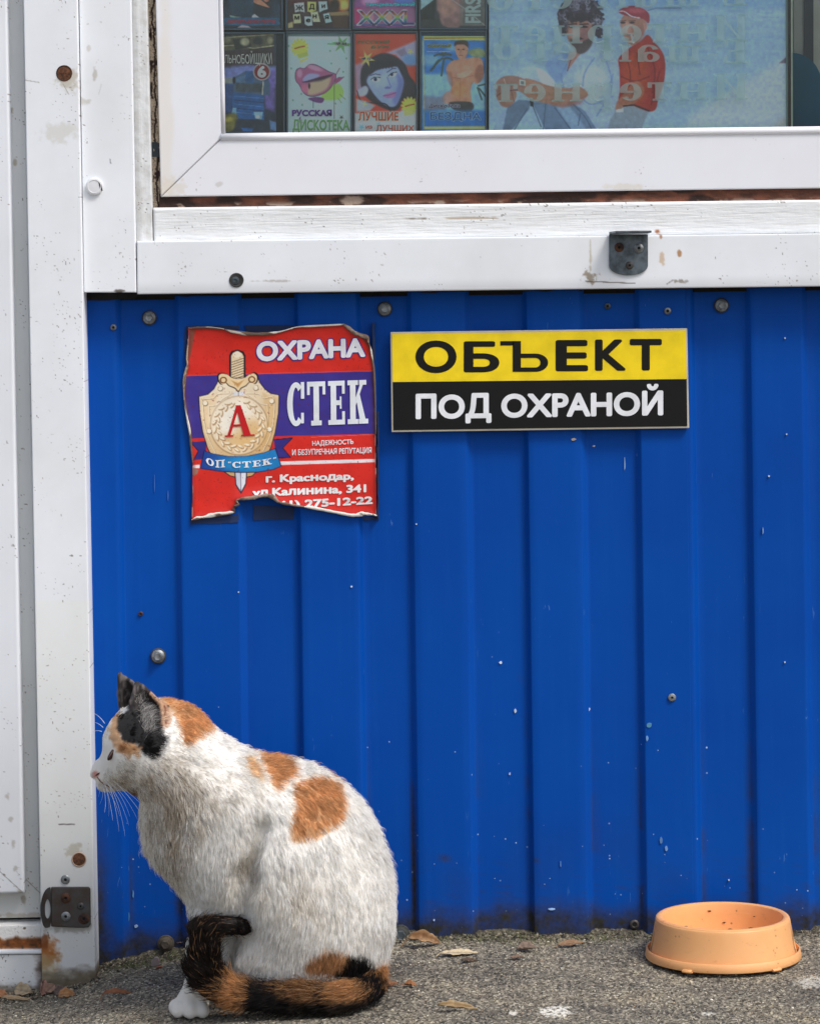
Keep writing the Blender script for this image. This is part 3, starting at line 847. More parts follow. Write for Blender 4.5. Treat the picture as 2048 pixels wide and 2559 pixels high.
W0 = np.array([.925, .938, .958])
def speck(c, U, V, seed, dens=.5, lo=.55, size=.35, col=(.35, .3, .24)):
    m = sstep(.88, .95, vnoise(U * size * .8, V * size * .8, seed)) * sstep(lo + .06, lo + .2, fbm(U * .02, V * .02, seed + 3, 3)) * dens
    return c * (1 - m[..., None]) + np.array(col) * m[..., None]
def stain(c, U, V, cu, cv, ru, rv, col, k=1.0, nz=.5, seed=0, ns=.09, soft=.6):
    r = np.hypot((U - cu) / ru, (V - cv) / rv) + nz * (fbm(U * ns, V * ns, seed, 4) - .5) * 2
    m = (sstep(1.05, 1.05 - soft, r) * k)[..., None]
    return c * (1 - m) + np.array(col) * m
def grimy(c, U, V, f, col=(.36, .33, .28), seed=4):
    """f 0..1 how dirty; broken up by noise"""
    m = np.clip(f * 1.6 - .6 + 1.1 * (fbm(U * .06, V * .09, seed, 5) - .35), 0, 1) * np.clip(f * 2, 0, 1)
    return c * (1 - m[..., None]) + np.array(col) * m[..., None]
def base_white(U, V, tone=(1, 1, 1)):
    n = (fbm(U * .008, V * .004, 91, 3) - .5) * .05
    return np.broadcast_to(W0 * np.array(tone), U.shape + (3,)) * (1 + n[..., None])

def line_mask(U, V, a, b, w):
    e = np.subtract(b, a); l2 = e @ e
    t_ = np.clip(((U - a[0]) * e[0] + (V - a[1]) * e[1]) / l2, 0, 1)
    return sstep(w, w * .4, np.hypot(U - a[0] - t_ * e[0], V - a[1] - t_ * e[1]))
def stroke(c, U, V, a, b, w, col, k=1.0):
    m = line_mask(U, V, a, b, w)[..., None] * k
    return c * (1 - m) + np.array(col) * m

# the tall white post
def paint_post(U, V):
    c = base_white(U, V)
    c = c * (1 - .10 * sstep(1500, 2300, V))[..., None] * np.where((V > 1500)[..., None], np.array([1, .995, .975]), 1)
    c = speck(c, U, V, 5, .8, .47)
    c = stain(c, U, V, 170, 200, 30, 34, (.72, .68, .60), .6, .7, 3)
    c = stain(c, U, V, 150, 330, 55, 30, (.80, .79, .75), .5, .6, 4)
    c = stroke(c, U, V, (62, 200), (98, 206), 1.6, (.55, .52, .47), .6)
    c = stroke(c, U, V, (158, 210), (172, 235), 1.3, (.5, .48, .44), .6)
    c = stroke(c, U, V, (148, 2060), (186, 2060), 2.4, (.36, .35, .34), .8)
    c = stain(c, U, V, 190, 2125, 26, 22, (.70, .68, .62), .7, .8, 6)
    c = stain(c, U, V, 178, 2320, 60, 14, (.52, .49, .45), .5, .7, 6)
    rustc = [(.60, .40, .20, 108, 2395, 44, 46), (.62, .34, .12, 122, 2368, 30, 30), (.45, .22, .08, 112, 2355, 14, 26)]
    for a, b_, d, cu, cv, ru, rv in rustc: c = stain(c, U, V, cu, cv, ru, rv, (a, b_, d), .75, .55, 8, .08)
    c = stain(c, U, V, 118, 2430, 36, 45, (.66, .58, .42), .5, .6, 9)
    c = grimy(c, U, V, sstep(2385, 2470, V - (170 - U) * .15), (.32, .28, .23))
    c = grimy(c, U, V, .6 * sstep(2380, 2450, V), (.52, .48, .40), 14)
    c = stroke(c, U, V, (120, 2330), (124, 2345), 2, (.35, .3, .25), .7)
    return c
POST = [(58, -40), (193, -40), (240, 2475), (106, 2490)]
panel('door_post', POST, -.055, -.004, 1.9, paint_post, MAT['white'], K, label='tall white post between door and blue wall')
# the shorter upright to its right
def paint_up(U, V):
    c = base_white(U, V)
    c = speck(c, U, V, 15, .6, .5)
    c = stain(c, U, V, 207, 252, 26, 12, (.74, .73, .69), .6, .7, 3)
    c = stain(c, U, V, 237, 186, 6, 18, (.70, .68, .64), .6, .5, 5)
    c = stain(c, U, V, 222, 120, 8, 10, (.75, .72, .70), .5, .5, 5)
    c = stroke(c, U, V, (254, 210), (247, 236), 1.6, (.75, .75, .74), .5)
    c = stroke(c, U, V, (275, 398), (277, 408), 1.6, (.35, .34, .34), .8)
    c = stain(c, U, V, 300, 728, 14, 5, (.3, .27, .24), .8, .6, 5)
    return c
panel('upright_trim', [(197.5, -40), (327, -40), (341, 731), (210.5, 731)], -.046, -.004, 1.9, paint_up, MAT['white'], K, label='white metal upright left of the window')
def paint_wu(U, V):
    c = base_white(U, V, (.93, .925, .91)); c = speck(c, U, V, 25, .95, .40, .45)
    x0 = 327 + 14 * V / 731
    return c * (1 - .14 * sstep(x0 + 22, x0 + 8, U))[..., None]
panel('wooden_upright', [(329, -40), (366, -40), (382, 606), (341, 606)], -.034, -.002, 2.2, paint_wu, MAT['wood_up'], K, relief=lambda U, V: .0011 * (fbm(U * .06, V * .02, 5, 4) - .5), label='white painted wooden upright beside the window')
# crusty filler in the gap beside the window
def paint_foam(U, V):
    n = fbm(U * .16, V * .12, 31, 4); c = np.array([.66, .60, .52]) * (.75 + .5 * n)[..., None]
    x0 = 377 + 12 * V / 500
    crack = np.abs(U - x0 - 9 * (fbm(V * .035, V * 0 + 3, 8, 4) - .1) * 1.4) < 2.4
    dk = sstep(.62, .7, fbm(U * .09, V * .045, 33, 4)) + crack * .9 + sstep(.76, .84, vnoise(U * .5, V * .5, 9)) * .7
    c = c * (1 - np.clip(dk, 0, 1)[..., None]) + np.array([.16, .09, .06]) * np.clip(dk, 0, 1)[..., None]
    return c
panel('joint_filler', [(362, -40), (396, -40), (412, 520), (376, 524)], -.016, 0.0, 1.5, paint_foam, MAT['rough'], K, relief=lambda U, V: .004 * (fbm(U * .13, V * .08, 31, 4) - .5), round_px=1.0, label='cracked beige filler in the gap beside the window')
def paint_rust(U, V):
    n = fbm(U * .03, V * .10, 41, 5); n2 = fbm(U * .008, V * .02, 43, 3)
    c = np.array([.42, .25, .18]) * (.5 + .85 * n)[..., None]
    c = c * (1 - .5 * sstep(.5, .6, n2)[..., None])
    p = sstep(.62, .68, fbm(U * .02 + 9, V * .05, 45, 4)) * sstep(502, 516, V - (U - 400) * -.008) + sstep(1.2, .6, np.hypot((U - 880) / 34, (V - 500) / 12) + .6 * (fbm(U * .09, V * .2, 3) - .5)) + sstep(1.2, .6, np.hypot((U - 1098) / 16, (V - 507) / 6))
    p = np.clip(p, 0, 1)[..., None]
    return c * (1 - p) + np.array([.62, .54, .48]) * p
panel('rusty_rail', [(398, 484), (2300, 463), (2300, 515), (398, 530)], -.022, 0.0, 2.0, paint_rust, MAT['rough'], K, relief=lambda U, V: .0016 * (fbm(U * .05, V * .12, 41, 4) - .5), round_px=1, label='rusted steel rail seen in the slot below the window')
# wooden sill board with its bright top edge
def paint_wood(U, V):
    c = base_white(U, V, (.985, .98, .965)); c = speck(c, U, V, 35, .9, .47, .4, (.3, .27, .22))
    x = U
    c = stain(c, U, V, 1180, 545, 90, 3.0, (.62, .50, .36), .55, .9, 8, .03)
    c = stain(c, U, V, 1040, 546, 30, 2.5, (.45, .40, .34), .6, .9, 9, .05)
    c = stain(c, U, V, 1641, 578, 9, 6, (.62, .34, .18), .9, .4, 3)
    return c
panel('sill_board', [(382.5, 519), (2300, 496), (2300, 579), (384, 606)], -.034, -.002, 2.4, paint_wood, MAT['wood'], K, relief=lambda U, V: .0007 * (fbm(U * .02, V * .15, 5, 4) - .5), round_px=6, label='white painted wooden sill board')
# sill trim: painted steel channel
def paint_trim(U, V):
    c = base_white(U, V); c = speck(c, U, V, 45, .7, .55)
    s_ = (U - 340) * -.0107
    c = stain(c, U, V, 1474, 692, 22, 16, (.46, .38, .28), .6, .9, 3, .14)
    c = stain(c, U, V, 1474, 645, 4, 42, (.66, .58, .46), .45, .8, 4, .1)
    c = stroke(c, U, V, (1462, 703), (1585, 708), 1.8, (.30, .24, .18), .8)
    c = stain(c, U, V, 1652, 648, 7, 18, (.76, .60, .44), .55, .8, 5, .1)
    c = stain(c, U, V, 1650, 590, 5, 12, (.60, .36, .20), .7, .5, 5, .1)
    c = stain(c, U, V, 1697, 632, 7, 11, (.66, .46, .28), .8, .5, 6, .1)
    c = stain(c, U, V, 1700, 703, 20, 6, (.44, .40, .34), .6, .9, 7, .13)
    c = stroke(c, U, V, (1680, 700), (1665, 710), 1.8, (.3, .27, .24), .6)
    c = stain(c, U, V, 690, 702, 60, 3, (.60, .56, .52), .5, .8, 8, .1)
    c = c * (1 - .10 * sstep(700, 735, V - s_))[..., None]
    return c
panel('sill_trim', [(342, 603), (2300, 580), (2300, 713), (343, 735.5)], -.046, -.004, 2.2, paint_trim, MAT['white'], K, label='long white steel trim below the window')
prism('shadow_gap', [(200, 705), (2300, 690), (2300, 722), (200, 752)], -.003, .03, MAT['dark'], K, label='black strip put in for the shaded gap under the trim')  # black slab stands in for the shade under the trim
# ragged dark strip along the underside
r = np.random.default_rng(8)
us = np.linspace(206, 2300, 220)
top = 728 - (us - 340) * .0107; bot = np.interp(us, [206, 330, 342, 700, 1200, 2300], [751, 748, 742, 735, 729, 714]) + 3 * (fbm(us * .03, us * 0, 7) - .5) * 2
prism('dark_strip', list(zip(us, top)) + list(zip(us[::-1], bot[::-1])), -.0125, -.001, MAT['dark'], K, label='ragged black strip under the white trim')

# window: frame members mitred at the corner, glazing bead, pane
WN = thing('window', None, None, (0, 0, 0)); WN.parent = K; WN.location = -K.location; WN['label'] = 'white plastic framed display window'
def paint_fr(U, V):
    c = np.broadcast_to(np.array([.925, .93, .955]), U.shape + (3,)).copy()
    c = stain(c, U, V, 412, 250, 26, 420, (.90, .87, .82), .5, .5, 4, .01)
    c = speck(c, U, V, 55, .5, .62, .4)
    c = stain(c, U, V, 500, 150, 300, 26 * 0 + 1, (.9, .88, .85), 0)
    c = stain(c, U, V, 1560, 467, 60, 10, (.86, .83, .76), .5, .6, 7)
    c = stain(c, U, V, 545, 462, 16, 8, (.78, .77, .75), .6, .8, 3)
    c = stain(c, U, V, 430, 470, 40, 30, (.88, .84, .78), .5, .8, 3)
    return c
def tri_panel(name, q, label): return panel(name, q, -.028, -.006, 2.4, paint_fr, MAT['pvc'], WN, label=label, round_px=3)
tri_panel('frame_member', [(388, -40), (546, -40), (553.5, 344), (402, 491)], 'left upright of the window frame')
tri_panel('frame_member', [(555.5, 345.5), (2300, 325), (2300, 467), (403.5, 492)], 'bottom rail of the window frame')
prism('mitre_joint', [(401, 489), (550, 342), (556, 346), (404, 493)], -.0262, -.008, flat(170, 168, 165), WN)
# glazing beads, rounded
tube('glazing_bead', [P(550.5 + 8 * tt, -40 + 380 * tt, -.0265) for tt in np.linspace(-1.1, 1, 8)], [.0028] * 8, MAT['pvc'], WN, 14, 'upright glazing bead', np.tile([.9, .9, .92], (8 * 14, 1)))
tube('glazing_bead', [P(552 + 1748 * tt, 343 - 20.6 * tt, -.0265) for tt in np.linspace(0, 1, 12)], [.0048] * 12, MAT['pvc'], WN, 16, 'bottom glazing bead', np.tile([.95, .95, .97], (12 * 16, 1)))
prism('seal', [(549, -40), (2300, -40), (2300, 321), (556, 341)][:0] or [(553, 334), (2300, 313), (2300, 322), (553, 342)], -.0215, -.018, flat(30, 30, 32), WN)
prism('pane', [(538, -460), (2320, -460), (2320, 330), (556, 346)], -.0205, -.0195, MAT['glass'], WN, label='window glass, slightly green')

# door on the left
D_ = thing('door', None, None, (0, 0, 0)); D_.parent = K; D_.location = -K.location; D_['label'] = 'white plastic door with a narrow sash'
def paint_sash(U, V):
    c = base_white(U, V, (.985, .985, .99)); c = speck(c, U, V, 65, .8, .48)
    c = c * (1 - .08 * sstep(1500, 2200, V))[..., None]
    for s_ in range(5): c = stain(c, U, V, 20 + 7 * s_, 1990 + 60 * s_, 7, 10, (.62, .60, .56), .6, .7, s_)
    c = stroke(c, U, V, (-2, 2176), (56, 2229), 1.6, (.5, .48, .45), .8)
    return c
def paint_dfr(U, V):
    c = base_white(U, V, (.95, .945, .92)); c = speck(c, U, V, 75, .9, .45)
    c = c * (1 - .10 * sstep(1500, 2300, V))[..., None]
    c = stain(c, U, V, 30, 275, 6, 12, (.62, .56, .46), .7, .5, 3); c = stain(c, U, V, 38, 405, 6, 12, (.62, .56, .46), .6, .5, 3)
    c = stain(c, U, V, 60, 2248, 8, 16, (.5, .46, .40), .6, .6, 3)
    c = stroke(c, U, V, (64, 2196), (101, 2232), 1.6, (.5, .46, .42), .8)
    c = stain(c, U, V, 60, 2288, 90, 8, (.6, .55, .48), .5, .7, 3)
    return c
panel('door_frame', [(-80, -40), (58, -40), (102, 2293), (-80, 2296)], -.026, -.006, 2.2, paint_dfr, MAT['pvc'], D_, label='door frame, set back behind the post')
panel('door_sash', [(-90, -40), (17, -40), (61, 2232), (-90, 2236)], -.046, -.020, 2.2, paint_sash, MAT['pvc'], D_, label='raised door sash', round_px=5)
prism('door_gap', [(-90, 2285), (104, 2283), (104, 2330), (-90, 2330)], -.006, .02, MAT['dark'], D_)
def paint_thr(U, V):
    c = base_white(U, V, (.97, .95, .92)); c = speck(c, U, V, 85, .9, .35)
    f = sstep(2338, 2350, V + 14 * (fbm(U * .05, U * 0, 4) - .5)) * sstep(2376, 2366, V)
    rc = np.array([.48, .27, .11]) * (.45 + 1.0 * fbm(U * .10, V * .13, 6, 4))[..., None]
    c = c * (1 - f[..., None]) + rc * f[..., None]
    g = sstep(.55, .7, fbm(U * .07, V * .1, 12, 4)) * sstep(2355, 2368, V) * .7
    return c * (1 - g[..., None]) + np.array([.25, .2, .16]) * g[..., None]
panel('threshold', [(-90, 2315), (104, 2311), (106, 2374), (-90, 2376)], -.040, -.004, 1.6, paint_thr, MAT['rough'], D_, label='white threshold with a rusted lip')
panel('threshold_strip', [(-90, 2377), (106, 2374), (106, 2384), (-90, 2386)], -.047, -.004, 1.6, lambda U, V: base_white(U, V), MAT['white'], D_)
def paint_kick(U, V):
    c = base_white(U, V, (.96, .955, .94)); c = speck(c, U, V, 95, .9, .35)
    c = grimy(c, U, V, sstep(2420, 2510, V), (.38, .34, .28), 5)
    return grimy(c, U, V, .8 * sstep(70, 106, U), (.40, .33, .30), 7)
panel('kick_plate', [(-90, 2388), (105.5, 2386), (107, 2505), (-90, 2510)], -.044, -.004, 1.8, paint_kick, MAT['white'], D_, label='low white panel below the door')
prism('post_gap', [(101, 2384), (110, 2384), (111, 2490), (103, 2490)], -.03, .0, MAT['dark'], D_)

# fixings
def bolt(u, v, r, y, mats=('zinc', 'zinc'), parent=K, washer='rubber', label=None, head=.55):
    k = 1 / 2065.; c = P(u, v, y); r = r * k
    T = thing('bolt', None, None, (0, 0, 0)); T.parent = parent; T.location = -Vector(parent.location) if parent is K else (0, 0, 0)
    if label: T['label'] = label
    lathe('washer', [(r * 1.04, 0), (r * 1.05, .0022), (r * .98, .003)], c, MAT[washer], T, 28)
    lathe('flange', [(r * .88, .0031), (r * .86, .0042), (r * .62, .0056), (r * .56, .0058)], c, MAT[mats[0]], T, 28)
    lathe('head', [(r * head, .0059), (r * head, .0100), (r * head * .86, .0110), (r * head * .4, .0106)], c, MAT[mats[1]], T, 6)
    return T
def rivet(u, v, r, y, mat='zinc', hole=.38, label=None, name='rivet'):
    k = 1 / 2070.; c = P(u, v, y); r = r * k
    T = thing(name, None, None, (0, 0, 0)); T.parent = K; T.location = -K.location
    if label: T['label'] = label
    lathe('flange', [(r, 0), (r, .0008), (r * .85, .0016), (r * hole * 1.25, .0020), (r * hole, .0012)], c, MAT[mat], T, 22)
    lathe('pin', [(r * hole, .0013), (r * hole * .9, .00135)], c, MAT['dark'], T, 14)
    return T
bolt(374, 794, 18, -.0025, label='left bolt under the trim')
bolt(961, 772, 18, -.0025, label='middle bolt under the trim')
bolt(1801, 763, 18, -.0015, label='right bolt under the trim, tilted')
bolt(396, 1639, 19, -.0025, label='bolt above the cat head')
bolt(415, 2357, 20, -.006, ('dirty_bolt', 'dirty_bolt'), washer='dirty_bolt', label='bolt caked in dirt at the foot of the wall')
bolt(1001, 2333, 22, -.006, ('rubber', 'zinc_dark'), label='bolt with a rubber washer behind the cat rump')
rivet(284, 818, 8, -.0122); rivet(1517, 765, 8, -.0030, 'zinc_dark'); rivet(1667, 777, 9, -.0122, 'zinc'); rivet(1584, 2310, 12, -.0035, 'rust_brown', .45)
rivet(1678, 1743, 10, -.0122, 'zinc', .28, 'pale rivet on the rib above the bowl')
rivet(352, 1534, 6, -.0030, 'rust', .5)
# white cap on the upright
c = P(237, 466, -.046)
lathe('bolt_cap', [(.0102, -.0002), (.0104, .0034), (.0098, .0044), (.0078, .0050), (.0074, .0043), (.004, .0044)], c, flat(228, 229, 232), K, 30, label='white plastic cap, chipped at the right')
V_ = P([246, 251, 254, 257, 254, 249], [452, 457, 462, 476, 478, 466], -.0508)
mesh('cap_chip', V_, [list(range(6))], flat(70, 66, 62), K)
# dark screw hole on the trim
c = P(591, 700, -.046)
T = thing('screw_hole', None, None); T.parent = K; T.location = -K.location; T['label'] = 'black rubber grommet with a screw in it'
lathe('grommet', [(.0086, -.0002), (.0088, .0010), (.0078, .0016), (.0050, .0006)], c, MAT['rubber'], T, 26)
lathe('screw', [(.0048, .0005), (.0046, .0018), (.0022, .0022), (.0016, .0012)], P(588.5, 701, -.046), MAT['zinc_dark'], T, 16)
# rusty plugged holes in the post
for (u, v, rr, lab, m2) in [(161, 183, 18.5, 'rusty open hole high on the post', 'hole_rust'), (198, 2148, 17, 'hole in the post plugged with rusty filler', 'hole_rust')]:
    c = P(u, v, -.055); rr /= 2095.
    T = thing('plugged_hole', None, None); T.parent = K; T.location = -K.location; T['label'] = lab
    lathe('ring', [(rr * 1.12, -.0003), (rr * 1.10, .0005), (rr * 1.0, .0009), (rr * .92, -.0001 + .0003)], c, MAT['rust'] if v < 1000 else flat(176, 150, 130), T, 26)
    lathe('plug', [(rr * .93, .0003), (rr * .8, .00045), (rr * .4, .0006), (rr * .2, .0009)], c, MAT[m2], T, 26)
rivet(164, 2198, 11.5, -.055, 'zinc', .32, 'zinc rivet above the latch plate')
# latch plate on the post with its slotted ear
T = thing('latch_plate', None, None); T.parent = K; T.location = -K.location; T['label'] = 'dark rusted latch plate with a slotted ear, screwed to the post'
bevel(prism('plate', [(128, 2217), (222, 2217), (226, 2221), (227, 2310), (222, 2318), (196, 2319), (128, 2316)], -.0585, -.0548, MAT['rust_brown'], T), .0012)
# the ear bends toward the viewer and left; ring with a slot
outer = [(128, 2217), (116, 2222), (107, 2238), (102, 2262), (102, 2285), (106, 2305), (113, 2319), (128, 2316)]
inner = [(119, 2247), (123, 2252), (126, 2265), (126, 2282), (122, 2294), (117, 2296), (113, 2285), (113, 2262)]
def ear_y(u): return -.0585 - .016 * max(0, (128 - u) / 26.0)
oo = smooth_poly([outer[i] for i in range(8)], 5, False); ii = smooth_poly(inner, 6, True)
cx_, cy_ = 119, 2271
def angs(pts): return [math.atan2(p[1] - cy_, p[0] - cx_) for p in pts]
N = 48; V_, Fc = [], []
def ray(poly, a):
    best = None
    for i in range(len(poly)):
        p, q = np.array(poly[i]), np.array(poly[(i + 1) % len(poly)])
        d = np.array([math.cos(a), math.sin(a)]); e = q - p; den = d[0] * -e[1] + d[1] * e[0]
        if abs(den) < 1e-9: continue
        w = p - np.array([cx_, cy_]); s_ = (w[0] * -e[1] + w[1] * e[0]) / den; t_ = (d[0] * w[1] - d[1] * w[0]) / den
        if s_ > 0 and -1e-6 <= t_ <= 1 + 1e-6 and (best is None or s_ > best): best = s_
    return np.array([cx_, cy_]) + d * (best or 5)
for k in range(N):
    a = 2 * math.pi * k / N
    for pt in (ray(oo, a), ray(ii, a)):
        for dy in (0, .0026):
            q = P(pt[0], pt[1], ear_y(pt[0])); V_.append((q[0], ear_y(pt[0]) + dy, q[2]))
for k in range(N):
    a, b = 4 * k, 4 * ((k + 1) % N)
    Fc += [(a, b, b + 2, a + 2), (a + 1, a + 3, b + 3, b + 1), (a, a + 1, b + 1, b), (a + 2, b + 2, b + 3, a + 3)]
mesh('ear', V_, Fc, MAT['rust_brown'], T, label='bent ear with an oval slot')
def screw(u, v, r, y, m, parent, phil=False, deep=False):
    c = P(u, v, y); r /= 2095.
    q = thing('screw', None, None); q.parent = parent
    lathe('head', [(r, 0), (r, .0007), (r * .7, .0020), (r * .35, .0022), (r * .28, .0012)], c, MAT[m], q, 20)
    lathe('recess', [(r * .3, .0013), (r * .25, .0014)], c, MAT['dark'], q, 4 if phil else 12)
    return q
screw(165, 2244, 13, -.0585, 'rust', T); screw(202, 2264, 9, -.0585, 'rust_brown', T); screw(165, 2290, 12, -.0585, 'zinc', T); screw(210, 2296, 14, -.0585, 'rust', T, True)
# grey angle bracket on the trim
T = thing('angle_bracket', None, None); T.parent = K; T.location = -K.location; T['label'] = 'grey zinc angle bracket screwed to the trim'
pts = [(1521, 585), (1618, 585), (1618, 665)] + [(1569.5 + 48.5 * math.sin(a) * 1.0, 664 + 24 * math.cos(a) * 1.0) for a in np.linspace(1.25, -1.25, 12)] + [(1521, 665)]
bevel(prism('plate', pts, -.0490, -.0458, MAT['zinc_dark'], T), .0006)
a = P(1521, 585, -.049); b = P(1618, 584, -.049)
V_ = [(a[0], -.0458, a[2]), (b[0], -.0458, b[2]), (b[0] + .002, -.080, b[2] + .0012), (a[0] + .006, -.080, a[2] + .0012)]
V_ = V_ + [(x, y, z_ + .0026) for x, y, z_ in V_]
bevel(mesh('flange', V_, [(0, 1, 2, 3), (4, 7, 6, 5), (0, 4, 5, 1), (1, 5, 6, 2), (2, 6, 7, 3), (3, 7, 4, 0)], MAT['zinc_dark'], T), .0005)
screw(1546, 618, 12, -.049, 'rust', T); screw(1595, 620, 12, -.049, 'zinc', T); screw(1572, 663, 10, -.049, 'rust_brown', T)

# the rest of the booth, out of the picture, so that the place is closed
for nm, (x0, x1, y0, y1, z0, z1), mt in [('side_wall', (1.25, 1.29, -.01, 1.6, -.05, 2.4), MAT['blue']), ('back_wall', (-1.6, 1.25, 1.55, 1.6, -.05, 2.4), MAT['blue']),
        ('roof', (-1.65, 1.32, -.06, 1.65, 2.4, 2.46), flat(180, 182, 185)), ('head_trim', (-.36, 1.29, -.046, .0, 1.75, 1.95), flat(226, 228, 230)), ('far_upright', (1.17, 1.29, -.046, -.012, .84, 1.75), flat(226, 228, 230)),
        ('upper_wall', (-1.6, 1.25, -.010, .0, 1.95, 2.4), MAT['blue']), ('door_leaf', (-1.5, -.555, -.04, -.01, -.05, 1.95), flat(224, 226, 228)), ('side_wall', (-1.6, -1.5, -.04, 1.6, -.05, 2.4), MAT['blue'])]:
    V_ = [(x, y, z_) for x in (x0, x1) for y in (y0, y1) for z_ in (z0, z1)]
    mesh(nm, V_, [(0, 1, 3, 2), (4, 6, 7, 5), (0, 4, 5, 1), (2, 3, 7, 6), (0, 2, 6, 4), (1, 5, 7, 3)], mt, K)

# ------------------------------------------------------------------ feeding bowl
bc = G(1802, 2435)            # front foot of the ring
bx = float(P(1803, 2400, -.105)[0]); by = bc.y + .071; bz = float(ground_z(bx, by)) + .0015
B = thing('feeding_bowl', 'round peach orange plastic pet bowl with foot ring and side slots by the blue wall', 'bowl', (bx, by, bz))
t = NT('peach_plastic')
c = t.mix(t.ramp(t.noise(30, 4, .6), [(.35, 0.0), (.75, .5)]), rgb(240, 176, 116), rgb(228, 160, 100))
sp_ = t.ramp(t.noise(60, 4, .7), [(.66, 0.0), (.70, 1.0)])
c = t.mix(t.math('MULTIPLY', sp_, .55), c, rgb(150, 100, 62))
sp2 = t.ramp(t.voro(75), [(0, 1.0), (.06, 1.0), (.12, 0.0)])
c = t.mix(t.math('MULTIPLY', sp2, t.ramp(t.noise(18, 2), [(.5, 0.0), (.6, .7)])), c, rgb(96, 52, 34))
sm2 = t.ramp(t.noise(1, 5, .7, t.co(scale=(26, 26, 60), loc=(.3, .1, 0)), 1.2), [(.60, 0.0), (.72, .34)])
c = t.mix(sm2, c, rgb(168, 116, 76))
scr = t.ramp(t.noise(1, 3, .5, t.co(scale=(40, 40, 500))), [(.66, 0.0), (.70, .25)])
c = t.mix(t.math('MULTIPLY', scr, t.ramp(t.noise(24, 2), [(.5, 0.0), (.6, 1.0)])), c, rgb(250, 206, 160))
t.set(Base_Color=c, Roughness=t.ramp(t.noise(40, 4), [(.3, .36), (.7, .6)]), Subsurface_Weight=.12, Subsurface_Scale=.01); t.b.inputs['Subsurface Radius'].default_value = (1, .5, .25)
MAT['peach'] = t.m
R0, R1, Hh = .0865, .0775, .0455
seg = 128
def ring_mesh(name, prof, skip=None, mat=MAT['peach'], th=None):
    V_, Fc = [], []
    for r_, z_ in prof:
        for k in range(seg):
            a = 2 * math.pi * k / seg
            V_.append((bx + r_ * math.cos(a), by + r_ * math.sin(a), bz + z_))
    for i in range(len(prof) - 1):
        for k in range(seg):
            if skip and skip(i, k): continue
            j = (k + 1) % seg
            Fc.append((i * seg + k, i * seg + j, (i + 1) * seg + j, (i + 1) * seg + k))
    o = mesh(name, V_, Fc, mat, B, True); o.data.set_sharp_from_angle(angle=.7)
    if th: m_ = o.modifiers.new('thick', 'SOLIDIFY'); m_.thickness = th; m_.offset = 0
    return o
def slot(i, k):     # hand slots at both sides
    a = 360 * (k + .5) / seg
    return i in (1, 2) and (abs((a - 352 + 180) % 360 - 180) < 9 or abs((a - 178 + 180) % 360 - 180) < 9)
ring_mesh('outer_wall', [(.0866, .002), (.0856, .0065), (.0838, .014), (.0818, .0245), (.0788, .040), (.0782, .0438), (.0775, .0455)], slot, th=.0022)
ring_mesh('rim', [(.0786, .0440), (.0782, .0464), (.0770, .0474), (.0730, .0474), (.0714, .0464), (.0708, .0440), (.0700, .032), (.0690, .015), (.0670, .0085), (.062, .0060), (.045, .0055), (.001, .0055)])
ring_mesh('foot_ring', [(.0888, .0010), (.0884, .0085), (.0888, .0100), (.0898, .0102), (.0905, .0096), (.0922, .0012), (.0916, .0000), (.0892, .0002), (.0888, .0010)])
ring_mesh('foot_web', [(.0852, .0050), (.0860, .0062), (.0887, .0062), (.0887, .0050), (.0852, .0050)], lambda i, k: slot(1, k))
for a in (238, 306, 60, 120):
    a = math.radians(a)
    q = [(.0905, -.0007), (.0955, -.0009), (.0960, .0012), (.0900, .0036)]
    V_ = []
    for s_ in (-.068, -.05, .05, .068):
        for r_, z_ in q:
            f = .8 if abs(s_) > .06 else 1
            V_.append((bx + (.0905 + (r_ - .0905) * f) * math.cos(a + s_), by + (.0905 + (r_ - .0905) * f) * math.sin(a + s_), bz + z_ * f))
    Fc = [(4 * i + j, 4 * i + (j + 1) % 4, 4 * i + 4 + (j + 1) % 4, 4 * i + 4 + j) for i in range(3) for j in range(4)] + [(0, 1, 2, 3), (15, 14, 13, 12)]
    o = mesh('foot', V_, Fc, MAT['peach'], B, True)
# crumbs of old food in the bowl
r = np.random.default_rng(4)
for i, (da, rr_, zz) in enumerate([(-1.2, .0715, .0474), (-2.3, .0722, .0474), (-1.55, .0708, .0472), (.9, .0694, .034), (1.45, .0690, .024), (1.35, .0675, .014), (1.7, .0698, .038)]):
    cx2, cy2 = bx + rr_ * math.cos(da), by + rr_ * math.sin(da)
    s_ = .0007 + .0009 * r.random()
    V_ = [(cx2 + (s_ * 2 if k == 0 else -s_ * 2 if k == 1 else 0), cy2 + (s_ if k == 2 else -s_ if k == 3 else 0), bz + zz + (s_ * .5 if k == 4 else -s_ if k == 5 else 0)) for k in range(6)]
    mesh('food_crumb', V_, [(0, 2, 4), (2, 1, 4), (1, 3, 4), (3, 0, 4), (2, 0, 5), (1, 2, 5), (3, 1, 5), (0, 3, 5)], flat(96, 60, 40, rough=.9), B)
